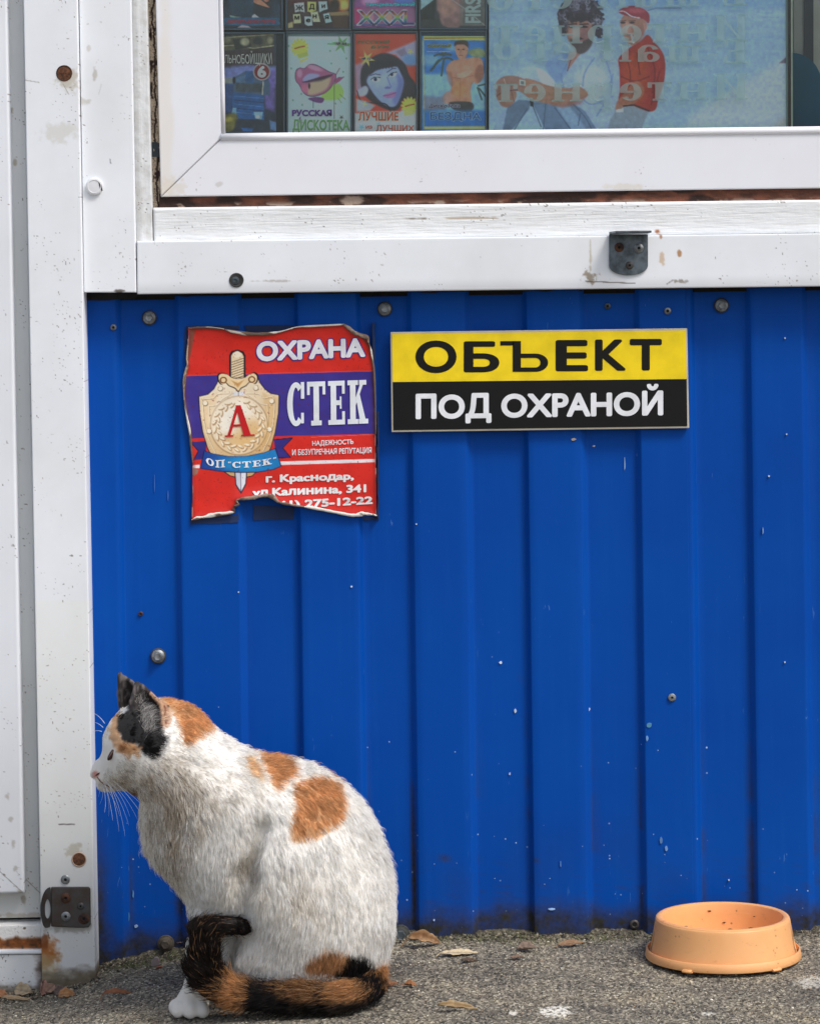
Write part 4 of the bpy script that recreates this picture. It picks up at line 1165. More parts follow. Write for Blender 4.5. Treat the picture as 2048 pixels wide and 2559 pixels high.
# ------------------------------------------------------------------ painted prints
class Canvas:
    """a flat print, its ink worked out on a fine grid in picture pixels"""
    def __init__(s, u0, v0, u1, v1, step=1.5, bg=(200, 200, 200)):
        nu, nv = int((u1 - u0) / step) + 1, int((v1 - v0) / step) + 1
        s.U, s.V = np.meshgrid(np.linspace(u0, u1, nu), np.linspace(v0, v1, nv))
        s.c = np.ones(s.U.shape + (3,)) * np.array(bg) / 255.
        s.T = lambda x, y: (x, y)
    def zoom(s, ox, oy, k): s.T = lambda x, y: (ox + x * k, oy + y * k); s.k = k; return s
    def _p(s, pts): return [s.T(*p) for p in pts]
    def lay(s, m, col, k=1.0):
        col = np.asarray(col, float)
        if col.max() > 1.001: col = col / 255.
        m = np.clip(m * k, 0, 1)[..., None]
        s.c = s.c * (1 - m) + col * m; return s
    def poly(s, pts, col, soft=.8, k=1.0, sm=0, grad=None):
        q = s._p(pts)
        if sm: q = smooth_poly(q, sm)
        q = np.array(q)
        b = (s.U > q[:, 0].min() - 3 * soft - 2) & (s.U < q[:, 0].max() + 3 * soft + 2) & (s.V > q[:, 1].min() - 3 * soft - 2) & (s.V < q[:, 1].max() + 3 * soft + 2)
        if not b.any(): return s
        m = np.zeros(s.U.shape); m[b] = sstep(soft, -soft, poly_sd(q, s.U[b], s.V[b]))
        if grad is not None:
            c2, a, bb = grad; a = np.array(s.T(*a)); bb = np.array(s.T(*bb)); e = bb - a
            t_ = np.clip(((s.U - a[0]) * e[0] + (s.V - a[1]) * e[1]) / (e @ e), 0, 1)[..., None]
            col = (np.array(col) * (1 - t_) + np.array(c2) * t_) / 255.
        return s.lay(m, col, k)
    def ell(s, cx, cy, rx_, ry_, col, soft=.15, k=1.0, rot=0, ring=None):
        a, b = s.T(cx, cy); rx_ *= s.k; ry_ *= s.k
        dx, dy = s.U - a, s.V - b; cr, sr = math.cos(rot), math.sin(rot)
        r_ = np.hypot((dx * cr + dy * sr) / rx_, (-dx * sr + dy * cr) / ry_)
        m = sstep(1 + soft, 1 - soft, r_) if ring is None else sstep(ring + soft, ring, np.abs(r_ - 1))
        return s.lay(m, col, k)
    def line(s, pts, w, col, k=1.0, sm=0):
        q = s._p(pts)
        if sm: q = smooth_poly(q, sm, False)
        m = np.zeros(s.U.shape)
        for a, b in zip(q[:-1], q[1:]): m = np.maximum(m, line_mask(s.U, s.V, a, b, w * s.k))
        return s.lay(m, col, k)
    def noise(s, scale=.1, amp=.1, seed=0, sy=1.0):
        s.c = np.clip(s.c * (1 + amp * 2 * (fbm(s.U * scale, s.V * scale * sy, seed, 4) - .5))[..., None], 0, 1); return s
    def star(s, cx, cy, r1, r2, n, col, rot=0, k=1.0):
        return s.poly([(cx + (r1 if i % 2 == 0 else r2) * math.cos(rot + math.pi * i / n), cy + (r1 if i % 2 == 0 else r2) * math.sin(rot + math.pi * i / n)) for i in range(2 * n)], col, .6, k)
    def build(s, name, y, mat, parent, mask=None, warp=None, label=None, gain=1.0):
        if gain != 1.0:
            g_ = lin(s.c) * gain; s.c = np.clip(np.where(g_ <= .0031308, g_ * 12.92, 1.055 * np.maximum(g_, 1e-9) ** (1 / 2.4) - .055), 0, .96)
        Yd = np.full(s.U.shape, float(y)) if warp is None else y + warp(s.U, s.V)
        p = P(s.U, s.V, y); p[..., 1] = Yd
        fc = grid_faces(*s.U.shape)
        if mask is not None:
            keep = mask(s.U, s.V); kf = keep.ravel()[fc].all(1); fc = fc[kf]
            used = np.unique(fc); rm = np.full(s.U.size, -1); rm[used] = np.arange(len(used))
            return mesh(name, p.reshape(-1, 3)[used], rm[fc], mat, parent, True, s.c.reshape(-1, 3)[used], label)
        return mesh(name, p.reshape(-1, 3), fc, mat, parent, True, s.c.reshape(-1, 3), label)

# ------------------------------------------------------------------ yellow and black sign
SG = thing('sign', 'yellow and black rectangular sign screwed to the blue wall', 'sign', tuple(P(1345, 950, -.016)))
bevel(prism('backing', [(975, 830), (1716, 820.5), (1721, 1070), (978, 1080)], -.0195, -.0125, flat(196, 188, 168, .5), SG), .0008)
prism('yellow_band', [(979, 835), (1712, 825.5), (1714.5, 947), (981, 954.5)], -.0201, -.0193, flat(250, 218, 32, .35), SG)
prism('black_band', [(981, 955.2), (1714.5, 947.7), (1716, 1065), (982.5, 1075)], -.0201, -.0193, flat(18, 18, 20, .35), SG)
bow = ([], [])
def bq(*p): n = len(bow[0]); bow[0].extend([(x, -y, 0) for x, y in p]); bow[1].append(tuple(range(n, n + len(p))))
bq((530, 206), (562, 206), (562, 326), (530, 326)); bq((562, 255), (618, 255), (618, 272), (562, 272)); bq((562, 309), (618, 309), (618, 326), (562, 326))
for k in range(16):
    a, b = -math.pi / 2 + math.pi * k / 16, -math.pi / 2 + math.pi * (k + 1) / 16
    bq((618 + 50 * math.cos(a), 290.5 + 35.5 * math.sin(a)), (618 + 50 * math.cos(b), 290.5 + 35.5 * math.sin(b)), (618 + 20 * math.cos(b), 290.5 + 18.5 * math.sin(b)), (618 + 20 * math.cos(a), 290.5 + 18.5 * math.sin(a)))
put_text('lettering', (np.array(bow[0], float), bow[1]), [(940 + x * .642, 720 + y * .642) for x, y in ((530, 206), (668, 205.6), (668, 325.6), (530, 326))], -.0205, flat(16, 15, 12, .4), SG)
for ch, x0, x1, y0, y1 in [('О', 152, 312, 204, 331), ('Б', 340, 478, 207, 328), ('Е', 697, 823, 202, 324), ('К', 850, 970, 200, 322), ('Т', 985, 1110, 198, 321)]:
    q = [(940 + x * .642, 720 + y * .642) for x, y in ((x0, y0), (x1, y0 - .4), (x1, y1 - .4), (x0, y1))]
    put_text('lettering', ch, q, -.0205, flat(16, 15, 12, .4), SG, offset=.03)
prism('lettering', [(940 + x * .642, 720 + y * .642) for x, y in ((482, 206.5), (534, 206), (534, 223), (482, 223.5))], -.0205, -.0203, flat(16, 15, 12, .4), SG)
put_text('lettering', 'ПОД ОХРАНОЙ', [(1038, 967), (1656, 959), (1656, 1050), (1038, 1060)], -.0205, flat(238, 240, 244, .4), SG, offset=.036)

# ------------------------------------------------------------------ torn sticker
ST = [(471, 819), (500, 817.5), (528, 818), (560, 822), (584, 827), (628, 833), (670, 832), (700, 828), (725, 821), (747, 816), (800, 813), (859, 810), (872, 818), (885, 829), (902, 836), (919, 842), (921, 856), (927, 874), (931, 900), (935, 924), (938, 1000), (939, 1085), (940, 1190), (941, 1290), (925, 1286), (910, 1286), (895, 1288), (878, 1289), (840, 1282), (800, 1274), (760, 1267), (722, 1262), (697, 1256), (684, 1246), (672, 1241), (659, 1240), (628, 1246), (605, 1248), (593, 1251), (595, 1257), (597, 1261), (588, 1266), (585, 1272), (587, 1281), (570, 1284), (534, 1289), (505, 1294), (479, 1300), (481, 1230), (481, 1156), (476, 1110), (473, 1077), (466, 1040), (460, 999), (459, 970), (460, 943), (464, 925), (468, 911), (466, 896), (469, 860)]
STK = thing('sticker', 'torn red and blue security sticker with curling edges on the blue wall', 'sticker', tuple(P(700, 1050, -.012)))
def st_warp(U, V):
    d = -poly_sd(ST, U, V)
    edge = np.exp(-np.maximum(d, 0) / 9.)
    top = sstep(880, 815, V); w = .0022 * top * (.5 + .5 * np.sin((U - 560) / 42.)) + .0008 * (fbm(U * .02, V * .02, 3, 3) - .5)
    bot = sstep(1210, 1270, V) * sstep(560, 620, U) * sstep(900, 760, U) * .003
    cr = sstep(150, 0, np.hypot(U - 925, V - 850)) * .0025
    return -(w + bot + cr) * .9 - edge * .0020 * (.4 + fbm(U * .03, V * .03, 8, 2))
cv = Canvas(456, 806, 946, 1304, 1.5, (219, 44, 34)).zoom(440, 780, .31304)
RED, BLU = (219, 44, 34), (62, 50, 142)
cv.poly([(40, 512), (1700, 468), (1700, 968), (40, 1010)], BLU)
cv.line([(40, 508), (1700, 465)], 4, (230, 120, 130), .5)
cv.poly([(700, 1196), (1588, 1172), (1588, 1198), (700, 1224)], (236, 232, 236)); cv.poly([(100, 1222), (190, 1218), (190, 1244), (100, 1250)], (236, 232, 236))
cv.line([(1140 - 60, 998), (1600, 975)], 3, (236, 150, 150), .6)
# ribbon tails
cv.poly([(115, 1036), (240, 1030), (240, 1170), (140, 1182), (178, 1108)], (52, 44, 132)); cv.line([(115, 1036), (178, 1108), (140, 1182)], 5, (20, 18, 60))
cv.poly([(780, 1018), (930, 1004), (852, 1085), (915, 1160), (800, 1166)], (52, 44, 132)); cv.line([(780, 1018), (930, 1004), (852, 1085), (915, 1160), (800, 1166)], 5, (20, 18, 60))
# shield
sh = [(178, 672), (250, 655), (300, 610), (330, 555), (345, 490), (420, 512), (500, 520), (580, 512), (650, 490), (668, 555), (710, 610), (760, 648), (826, 660), (822, 800), (795, 960), (760, 1080), (700, 1220), (610, 1310), (520, 1330), (430, 1310), (330, 1240), (250, 1090), (210, 960), (185, 800)]
cv.poly(sh, (24, 18, 40), 1.0); sh2 = [(500 + (x - 500) * .975, 900 + (y - 900) * .985) for x, y in sh]
cv.poly(sh2, (246, 232, 206), 1.0, grad=((214, 172, 112), (420, 560), (700, 1250)))
cv.poly([(178 + 12, 690), (260, 676), (330, 640), (300, 900), (330, 1120), (260, 1080), (215, 930)], (238, 206, 158), 4, .55)
cv.poly([(826 - 12, 680), (740, 666), (690, 640), (720, 900), (690, 1120), (750, 1080), (790, 930)], (222, 184, 130), 4, .6)
for q in [[(215, 700), (300, 690), (360, 655), (640, 655), (700, 690), (785, 700), (770, 940), (700, 1110)], [(215, 700), (240, 940), (320, 1130)], [(265, 755), (330, 745), (370, 700), (440, 660)], [(735, 745), (680, 735), (620, 690), (560, 655)], [(265, 755), (280, 900), (300, 1000)], [(735, 745), (735, 900), (710, 1010)]]:
    cv.line(q, 4.5, (176, 140, 96), .8, 5); cv.line([(x - 5, y - 5) for x, y in q], 3.5, (255, 250, 236), .7, 5)
cv.ell(503, 905, 232, 238, (168, 132, 90), .03); cv.ell(503, 905, 224, 230, (240, 218, 184), .03)
cv.ell(480, 860, 180, 170, (252, 244, 228), .5); cv.ell(600, 960, 120, 110, (224, 176, 108), .6, .7); cv.ell(480, 1030, 120, 60, (228, 184, 120), .6, .7)
for i in range(36):        # laurel wreath, leaves lying along the ring
    a = math.radians(-72 + 324 * i / 35); r_w = 170 if i % 2 else 196; s_w = 1 if a < math.pi / 2 else -1
    x, y = 503 + r_w * math.cos(a), 905 + r_w * math.sin(a); ro = a + 1.57 + s_w * (.55 if i % 2 else -.5)
    cv.ell(x + 2, y + 3, 27, 12, (172, 130, 84), .25, .85, ro); cv.ell(x - 3, y - 3, 23, 8, (252, 240, 214), .3, .95, ro)
for x, y in [(352, 608), (636, 604), (233, 726), (763, 710), (265, 950), (746, 935)]:
    cv.ell(x + 2, y + 3, 22, 22, (120, 92, 60), .1); cv.ell(x, y, 19, 19, (250, 238, 214), .2)
# hilt, guard, blade
cv.poly([(425, 345), (440, 312), (492, 298), (540, 316), (554, 350), (554, 520), (425, 524)], (20, 16, 30), 1.0)
cv.poly([(440, 350), (455, 325), (492, 312), (526, 328), (540, 355), (540, 520), (440, 522)], (238, 216, 178), 1.0)
for k in range(8): cv.line([(446, 400 + 20 * k), (536, 355 + 20 * k + 14)], 4, (86, 66, 40), .85) if 355 + 20 * k + 14 < 510 else None
cv.ell(488, 338, 30, 26, (250, 236, 210), .2)
gd = [(330, 505), (352, 484), (400, 490), (440, 520), (490, 530), (550, 520), (590, 492), (630, 480), (655, 505), (655, 545), (630, 575), (592, 560), (560, 590), (520, 612), (497, 640), (470, 612), (420, 590), (395, 565), (360, 580), (335, 550)]
cv.poly(gd, (20, 16, 30), 1.0, sm=4); cv.poly([(493 + (x - 493) * .93, 550 + (y - 550) * .87) for x, y in gd], (242, 214, 168), 1.0, sm=4)
cv.ell(378, 543, 24, 22, (120, 70, 20), .2, ring=.12); cv.ell(605, 538, 24, 22, (120, 70, 20), .2, ring=.12)
cv.poly([(440, 545), (493, 600), (545, 540), (493, 566)], (190, 130, 60), 2, .7)
cv.poly([(455, 640), (545, 636), (545, 668), (497, 664), (455, 672)], (226, 226, 232)); cv.line([(497, 640), (497, 668)], 3, (80, 70, 60))
cv.poly([(466, 1270), (568, 1262), (562, 1370), (520, 1452), (474, 1380)], (30, 24, 50), 1.0)
cv.poly([(474, 1275), (560, 1270), (552, 1368), (519, 1434), (482, 1376)], (212, 212, 226), 1.0); cv.line([(515, 1270), (519, 1430)], 5, (90, 86, 110)); cv.poly([(519, 1275), (560, 1270), (552, 1368), (521, 1425)], (244, 244, 250), 1.0, .8)
# blue ribbon
rb = [(190, 1250), (222, 1105), (300, 1130), (420, 1150), (560, 1148), (700, 1120), (795, 1085), (842, 1230), (780, 1258), (660, 1280), (520, 1284), (380, 1276), (270, 1262)]
cv.poly(rb, (14, 20, 60), 1.0); cv.poly([(515 + (x - 515) * .98, 1190 + (y - 1190) * .93) for x, y in rb], (30, 130, 200), 1.0, grad=((24, 60, 150), (515, 1180), (200, 1240)))
cv.ell(520, 1210, 220, 50, (40, 160, 216), .5, .6)
# printed lettering shadow and wear, folds at the edges
cv.poly([(105, 140), (155, 140), (120, 330), (82, 470), (85, 330)], (120, 84, 66), 2, .8)
cv.poly([(1395, 130), (1530, 190), (1560, 300), (1530, 270), (1480, 205), (1400, 160)], (96, 60, 52), 2, .75)
cv.poly([(130, 1235), (182, 1260), (170, 1290), (128, 1320)], (150, 130, 116), 2, .9)
d = -poly_sd(ST, cv.U, cv.V)
cv.lay(sstep(4, 1, d) * sstep(.48, .62, fbm(cv.U * .05, cv.V * .05, 7, 3)), (98, 78, 64), .8)
cv.lay(sstep(4, .5, d) * sstep(.52, .6, fbm(cv.U * .04, cv.V * .04, 17, 3)), (228, 222, 212), .95)
cv.lay(sstep(12, 3, d), (120, 30, 26), .35); cv.noise(.03, .05, 4)
cv.lay(sstep(.86, .93, vnoise(cv.U * .3, cv.V * .3, 71)), (120, 30, 30), .4)
cv.build('vinyl', -.0140, MAT['sticker'], STK, mask=lambda U, V: poly_sd(ST, U, V) < .2, warp=st_warp)
def stx(name, txt, quad, col, off=.02, out=None, oc=None, lift=0.0, **k):
    if out: put_text('outline', txt, quad, -.0147 - lift, flat(*oc), STK, offset=out, fit=off, warp=st_warp, **k)
    return put_text(name, txt, quad, -.0150 - lift, flat(*col), STK, offset=off, warp=st_warp, **k)
stx('lettering', 'ОХРАНА', [(641, 853), (912, 844), (913, 892), (641, 904)], (236, 236, 242), .045, .085, (60, 50, 150))
V_, Fc = slab('СТЕК', st=.2, ser=.11, gap=.1)
put_text('lettering', (V_, Fc), [(717, 956), (919, 949), (920, 1058), (718, 1066)], -.0150, flat(234, 238, 244), STK, warp=st_warp)
stx('lettering', 'НАДЕЖНОСТЬ', [(780, 1101), (883, 1097), (883, 1112), (780, 1117)], (240, 236, 240), .02)
stx('lettering', 'И БЕЗУПРЕЧНАЯ РЕПУТАЦИЯ', [(730, 1123), (928, 1117), (928, 1135), (730, 1141)], (240, 236, 240), .02)
stx('lettering', 'г. Краснодар,', [(664, 1187), (884, 1180), (884, 1204), (664, 1212)], (242, 238, 238), .045)
stx('lettering', 'ул.Калинина, 341', [(631, 1221), (915, 1210), (915, 1236), (631, 1247)], (242, 238, 238), .045)
stx('lettering', '(861) 275-12-22', [(664, 1253), (931, 1240), (931, 1265), (664, 1280)], (242, 238, 238), .045, clip=[((650, 1236), (722, 1259)), ((722, 1260), (800, 1273))])
V_, Fc = slab('A', st=.15, ser=.07)
put_text('emblem_letter', (V_, Fc), [(562, 1014), (636, 1011), (636, 1089), (562, 1092)], -.0150, flat(196, 28, 34), STK, warp=st_warp)
# ribbon lettering bends with the ribbon
def ribbon_warp(txt, u0, u1, up):
    V_, Fc = slab(txt, st=.2, ser=.12, gap=.12)
    lo, hi = V_[:, 0].min(), V_[:, 0].max()
    s_ = (V_[:, 0] - lo) / (hi - lo)
    V_[:, 1] = V_[:, 1] - .8 * np.sin(np.pi * s_) * .35 + up * s_
    return V_, Fc
put_text('lettering', ribbon_warp('ОП', 0, 1, -.3), [(515, 1145), (562, 1146), (562, 1170), (515, 1166)], -.0150, flat(240, 240, 244), STK, warp=st_warp)
put_text('lettering', ribbon_warp('"СТЕК"', 0, 1, .5), [(570, 1146), (690, 1142), (690, 1166), (570, 1170)], -.0150, flat(240, 240, 244), STK, warp=st_warp)
# old glue around it on the wall and the curled paper edge
for q in [[(466, 815), (598, 813), (598, 822), (466, 826)], [(612, 814), (752, 812), (750, 822), (720, 828), (640, 830), (614, 826)], [(930, 806), (936, 806), (937, 900), (931, 900)], [(474, 1296), (596, 1286), (596, 1306), (476, 1310)], [(632, 1262), (735, 1268), (733, 1298), (634, 1300)], [(745, 1274), (946, 1294), (946, 1300), (745, 1299)], [(942, 1030), (946, 1030), (947, 1296), (943, 1296)], [(462, 820), (467, 820), (466, 905), (462, 905)]]:
    r = np.random.default_rng(int(q[0][0]))
    pts = []
    for a, b in zip(q, q[1:] + q[:1]):
        n = max(2, int(np.hypot(b[0] - a[0], b[1] - a[1]) / 9))
        for i in range(n): pts.append((a[0] + (b[0] - a[0]) * i / n + r.uniform(-1.3, 1.3), a[1] + (b[1] - a[1]) * i / n + r.uniform(-1.3, 1.3)))
    inrib = q[0][0] < 596
    o = prism('glue_residue', pts, -.0120 if (q[0][0] < 590 or q[0][0] > 745) else -.0032, -.002 if q[0][0] > 600 else -.009, flat(38, 54, 92, rough=.8), STK)
def curl(idx, w, cols_, lift=.0022):
    pts = np.array([ST[i] for i in idx], float)
    pts = np.array(smooth_poly(pts, 5, False))
    tn = np.gradient(pts, axis=0); tn /= np.linalg.norm(tn, axis=1)[:, None]
    nr = np.stack([-tn[:, 1], tn[:, 0]], -1)
    V_, cc_ = [], []
    n = len(pts); K_ = 5
    for i in range(n):
        ww = w * (.45 + 1.1 * fbm(i * .35, 3.0, idx[0], 2)) * math.sin(math.pi * min(1, max(.02, (i + .5) / n))) ** .4
        for k in range(K_):
            a = math.pi * k / (K_ - 1)
            off = nr[i] * (-ww * .3 + ww * (1 - math.cos(a)) / 2)
            u, v = pts[i] + off
            yy = -.0140 + st_warp(np.array([[pts[i][0]]]), np.array([[pts[i][1]]]))[0, 0] - lift * math.sin(a) * .6 - .0006
            q = P(u, v, yy); V_.append(q)
            cc_.append(np.array(cols_[0]) / 255. if fbm(i * .16, k * .2, idx[-1], 2) > .45 else np.array(cols_[1]) / 255.)
    mesh('curled_edge', V_, grid_faces(n, K_), MAT['rough'], STK, True, np.array(cc_))
W_, BR = (226, 222, 212), (112, 92, 78)
curl(range(0, 4), 5, (W_, BR)); curl(range(3, 9), 8, (W_, BR)); curl(range(8, 12), 5, (W_, BR)); curl(range(11, 17), 12, (BR, (150, 134, 120))); curl(range(16, 22), 5, (BR, W_))
curl(range(23, 31), 9, (W_, BR)); curl(range(30, 40), 9, ((150, 132, 116), BR)); curl(range(39, 44), 7, (BR, (70, 50, 42))); curl(range(43, 48), 9, (W_, BR)); curl(range(49, 54), 5, (BR, W_)); curl(range(53, 60), 6, (BR, (180, 160, 140)))

# ------------------------------------------------------------------ goods behind the glass
CY = -.010
CG = 'cassettes shown in the window'
def case(label, box, card, painter, key):
    """clear plastic cassette case with a printed card"""
    (u0, v0, u1, v1) = box
    T = thing('cassette_case', label, 'cassette', tuple(P((u0 + u1) / 2, (v0 + v1) / 2, CY)), CG)
    cv = Canvas(*card, 1.5, (120, 120, 120))
    painter(cv)
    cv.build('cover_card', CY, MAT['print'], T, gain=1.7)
    # shell: rim bars, and a clear lid
    w = 4.5
    for q in ([(u0, v0), (u1, v0), (u1, v0 + w), (u0, v0 + w)], [(u0, v1 - w), (u1, v1 - w), (u1, v1), (u0, v1)], [(u0, v0 + w), (u0 + w, v0 + w), (u0 + w, v1 - w), (u0, v1 - w)], [(u1 - w, v0 + w), (u1, v0 + w), (u1, v1 - w), (u1 - w, v1 - w)]):
        bevel(prism('case_edge', q, CY - .004, CY + .012, MAT['case_rim'], T), .0004)
    prism('case_lid', [(u0 + w, v0 + w), (u1 - w, v0 + w), (u1 - w, v1 - w), (u0 + w, v1 - w)], CY - .0036, CY - .0030, MAT['case'], T)
    prism('case_back', [(u0 + w, v0 + w), (u1 - w, v0 + w), (u1 - w, v1 - w), (u0 + w, v1 - w)], CY + .0012, CY + .010, flat(*key), T)
    return T
t = NT('case_rim_plastic'); t.set(Base_Color=rgb(96, 120, 140), Roughness=.15); t.b.inputs['Transmission Weight'].default_value = .35; MAT['case_rim'] = t.m
TY = CY - .0012
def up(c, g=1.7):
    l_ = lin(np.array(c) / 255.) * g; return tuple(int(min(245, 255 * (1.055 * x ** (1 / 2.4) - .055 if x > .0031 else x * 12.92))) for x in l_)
def tx(T, txt, quad, col, off=.02, out=None, oc=None, **k):
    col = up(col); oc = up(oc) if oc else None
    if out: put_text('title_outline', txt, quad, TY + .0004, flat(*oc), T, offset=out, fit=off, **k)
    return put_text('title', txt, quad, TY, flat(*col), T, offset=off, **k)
def zA(x, y): return (540 + x * .2087, y * .2087)
def zB(x, y): return (860 + x * .2145, y * .2145)
def qz(f, x0, y0, x1, y1, dy=0): return [f(x0, y0), f(x1, y0 + dy), f(x1, y1 + dy), f(x0, y1)]
def sunflower(cv, cx, cy, r_):
    for k in range(14): cv.ell(cx + r_ * .62 * math.cos(k * .449), cy + r_ * .62 * math.sin(k * .449), r_ * .42, r_ * .16, (232, 214, 80), .2, 1, k * .449); 
    cv.ell(cx, cy, r_ * .45, r_ * .42, (236, 200, 90), .2); cv.line([(cx - r_ * .5, cy + r_ * .1), (cx, cy - r_ * .05), (cx + r_ * .5, cy - r_ * .15)], r_ * .12, (140, 50, 30), .8)

def c_a1(cv):
    cv.zoom(540, 0, .2087); cv.lay(np.ones(cv.U.shape), (34, 50, 66)); cv.noise(.03, .6, 3)
    cv.poly([(130, -300), (420, -300), (440, 60), (460, 180), (300, 200), (150, 120)], (30, 62, 84), 5, .7)
    cv.poly([(440, -200), (640, -200), (650, 60), (620, 190), (450, 190)], (34, 38, 46), 3, .9)
    cv.poly([(450, 0), (520, -10), (600, 50), (640, 90), (590, 80), (470, 40)], (206, 130, 100), 1.5, sm=4)
    cv.poly([(560, -60), (640, -70), (630, 10), (580, 20)], (196, 120, 96), 2, sm=4)
    cv.poly([(430, 190), (460, 165), (490, 190), (520, 210), (430, 212)], (200, 196, 196), 1); cv.poly([(160, 180), (230, 195), (310, 205), (220, 215), (170, 205)], (140, 170, 150), 1, .8)
    cv.poly([(110, 215), (730, 215), (745, 250), (730, 300), (110, 300), (95, 255)], (44, 96, 132), 1.5, .9, 4)
    cv.poly([(250, 330), (310, 300), (380, 310), (420, 332)], (200, 180, 186), 1, .9); cv.noise(.2, .2, 8)
T = case('dark teal cassette cover with a dim red title, top left in the window', (553, -70, 707, 75), (558, -66, 700, 71), c_a1, (34, 46, 58))
tx(T, 'АВТОРАДИО РЕТРО', qz(zA, 125, 232, 715, 285), (158, 66, 84), .06)
def c_a2(cv):
    cv.zoom(540, 0, .2087); cv.lay(np.ones(cv.U.shape), (58, 40, 40)); cv.noise(.03, .5, 5)
    cv.poly([(900, -300), (1300, -300), (1250, 60), (880, 60)], (90, 30, 34), 5, .7)
    cv.poly([(1320, -300), (1600, -300), (1600, 60), (1500, 150), (1400, 100), (1350, 0)], (150, 60, 28), 5, .8, 4)
    cv.ell(1490, 10, 110, 90, (240, 168, 70), .5); cv.ell(1530, 70, 60, 50, (250, 200, 110), .5, .8); cv.ell(1420, 60, 60, 80, (40, 24, 22), .5)
    cv.poly([(1340, 150), (1600, 130), (1600, 190), (1360, 190)], (176, 148, 96), 2, .8); cv.poly([(1390, 190), (1570, 180), (1560, 330), (1400, 330)], (76, 52, 38), 3, .9)
    cv.poly([(860, 280), (920, 258), (920, 330), (862, 336)], (190, 176, 120), 1.5)
    for q, c in [([(935, 40), (1050, 28), (1062, 148), (1000, 135), (945, 150)], (206, 208, 204)), ([(1092, 20), (1200, 22), (1195, 125), (1140, 150), (1092, 138)], (214, 200, 110)), ([(1226, 20), (1325, 14), (1335, 110), (1280, 125), (1236, 150)], (176, 206, 216)),
                 ([(920, 172), (1008, 165), (1018, 278), (930, 282)], (196, 192, 150)), ([(1056, 196), (1148, 200), (1152, 305), (1100, 310), (1062, 290)], (182, 210, 220)), ([(1130, 150), (1215, 135), (1246, 262), (1160, 262)], (200, 196, 160)), ([(1280, 168), (1350, 152), (1385, 262), (1310, 278)], (168, 204, 222))]:
        cv.poly([(x + 8, y + 8) for x, y in q], (20, 14, 14), 1.5, .7); cv.poly(q, c, .8)
T = case('dark red and brown cassette cover with letter tiles on it', (713, -70, 877, 76), (718, -66, 872, 72), c_a2, (40, 34, 36))
for ch, b in [('Ж', (950, 62, 1045, 122)), ('Д', (1112, 45, 1180, 122)), ('и', (1262, 52, 1306, 96)), ('м', (938, 188, 996, 235)), ('е', (1075, 222, 1130, 268)), ('н', (1155, 172, 1205, 220)), ('я', (1298, 182, 1350, 230))]:
    tx(T, ch, qz(zA, *b), (34, 28, 26), .03)
def c_a3(cv):
    cv.zoom(860, 0, .2145); cv.lay(np.ones(cv.U.shape), (176, 60, 120)); cv.noise(.04, .4, 7)
    cv.poly([(120, -300), (840, -300), (840, 90), (120, 90)], (120, 96, 150), 6, .6)
    cv.ell(300, 10, 90, 60, (230, 150, 190), .5); cv.ell(700, 0, 120, 60, (90, 120, 190), .5); cv.poly([(120, 110), (350, 95), (840, 100), (840, 300), (120, 300)], (150, 120, 150), 4, .7)
    cv.poly([(120, 90), (190, 95), (170, 300), (120, 300)], (190, 50, 110), 3); cv.ell(300, 200, 40, 70, (200, 130, 140), .4); cv.ell(520, 200, 40, 70, (210, 150, 130), .4)
    cv.poly([(120, 280), (840, 280), (840, 310), (120, 310)], (60, 80, 140), 2, .8)
T = case('magenta cassette cover with rainbow capitals', (880, -70, 1042, 74), (885, -66, 1038, 69), c_a3, (60, 60, 96))
tx(T, 'танцевальный', qz(zB, 250, 22, 825, 82), (70, 196, 224), .03, .07, (40, 70, 130), shear=.2)
cap = slab
for i, x in enumerate((150, 330, 510)):
    s_ = i * 0
    q = qz(zB, x, 118, x + 215, 292)
    put_text('title_outline', 'X', [(q[0][0] - 3, q[0][1] - 2), (q[1][0] + 3, q[1][1] - 2), (q[2][0] + 3, q[2][1] + 2), (q[3][0] - 3, q[3][1] + 2)], TY + .0004, flat(240, 236, 245), T, offset=.04)
    V0, F0 = text_verts('X', .03)
    lo, hi = V0.min(0), V0.max(0)
put_text('title_outline', 'L', [zB(688, 114), zB(830, 114), zB(830, 298), zB(672, 298)], TY + .0004, flat(240, 236, 245), T, offset=.03)
def rainbow(name, txt, quad, T):
    o = put_text(name, txt, quad, TY, MAT['print'], T, offset=.012)
    o.data.materials.clear(); o.data.materials.append(MAT['print'])
    bm = bmesh.new(); bm.from_mesh(o.data)
    zs_ = [v.co.z for v in bm.verts]; z0, z1 = min(zs_), max(zs_)
    for k in range(1, 8):
        bmesh.ops.bisect_plane(bm, geom=bm.verts[:] + bm.edges[:] + bm.faces[:], plane_co=(0, 0, z0 + (z1 - z0) * k / 8), plane_no=(0, 0, 1))
    bm.to_mesh(o.data); bm.free()
    zz = np.array([v.co.z for v in o.data.vertices]); t_ = (z1 - zz) / (z1 - z0)
    stops = np.array([(130, 60, 110), (190, 80, 80), (224, 214, 90), (90, 190, 150), (70, 110, 180), (90, 60, 140)]) / 255.
    c_ = np.stack([np.interp(t_, np.linspace(0, 1, 6), stops[:, j]) for j in range(3)], -1)
    ca_ = o.data.color_attributes.new('Col', 'FLOAT_COLOR', 'POINT'); cc_ = np.ones((len(zz), 4)); cc_[:, :3] = lin(c_); ca_.data.foreach_set('color', cc_.ravel())
for x in (165, 345, 525): rainbow('title', 'X', qz(zB, x, 124, x + 185, 286), T)
rainbow('title', 'L', [zB(700, 124), zB(815, 124), zB(815, 288), zB(690, 288)], T)
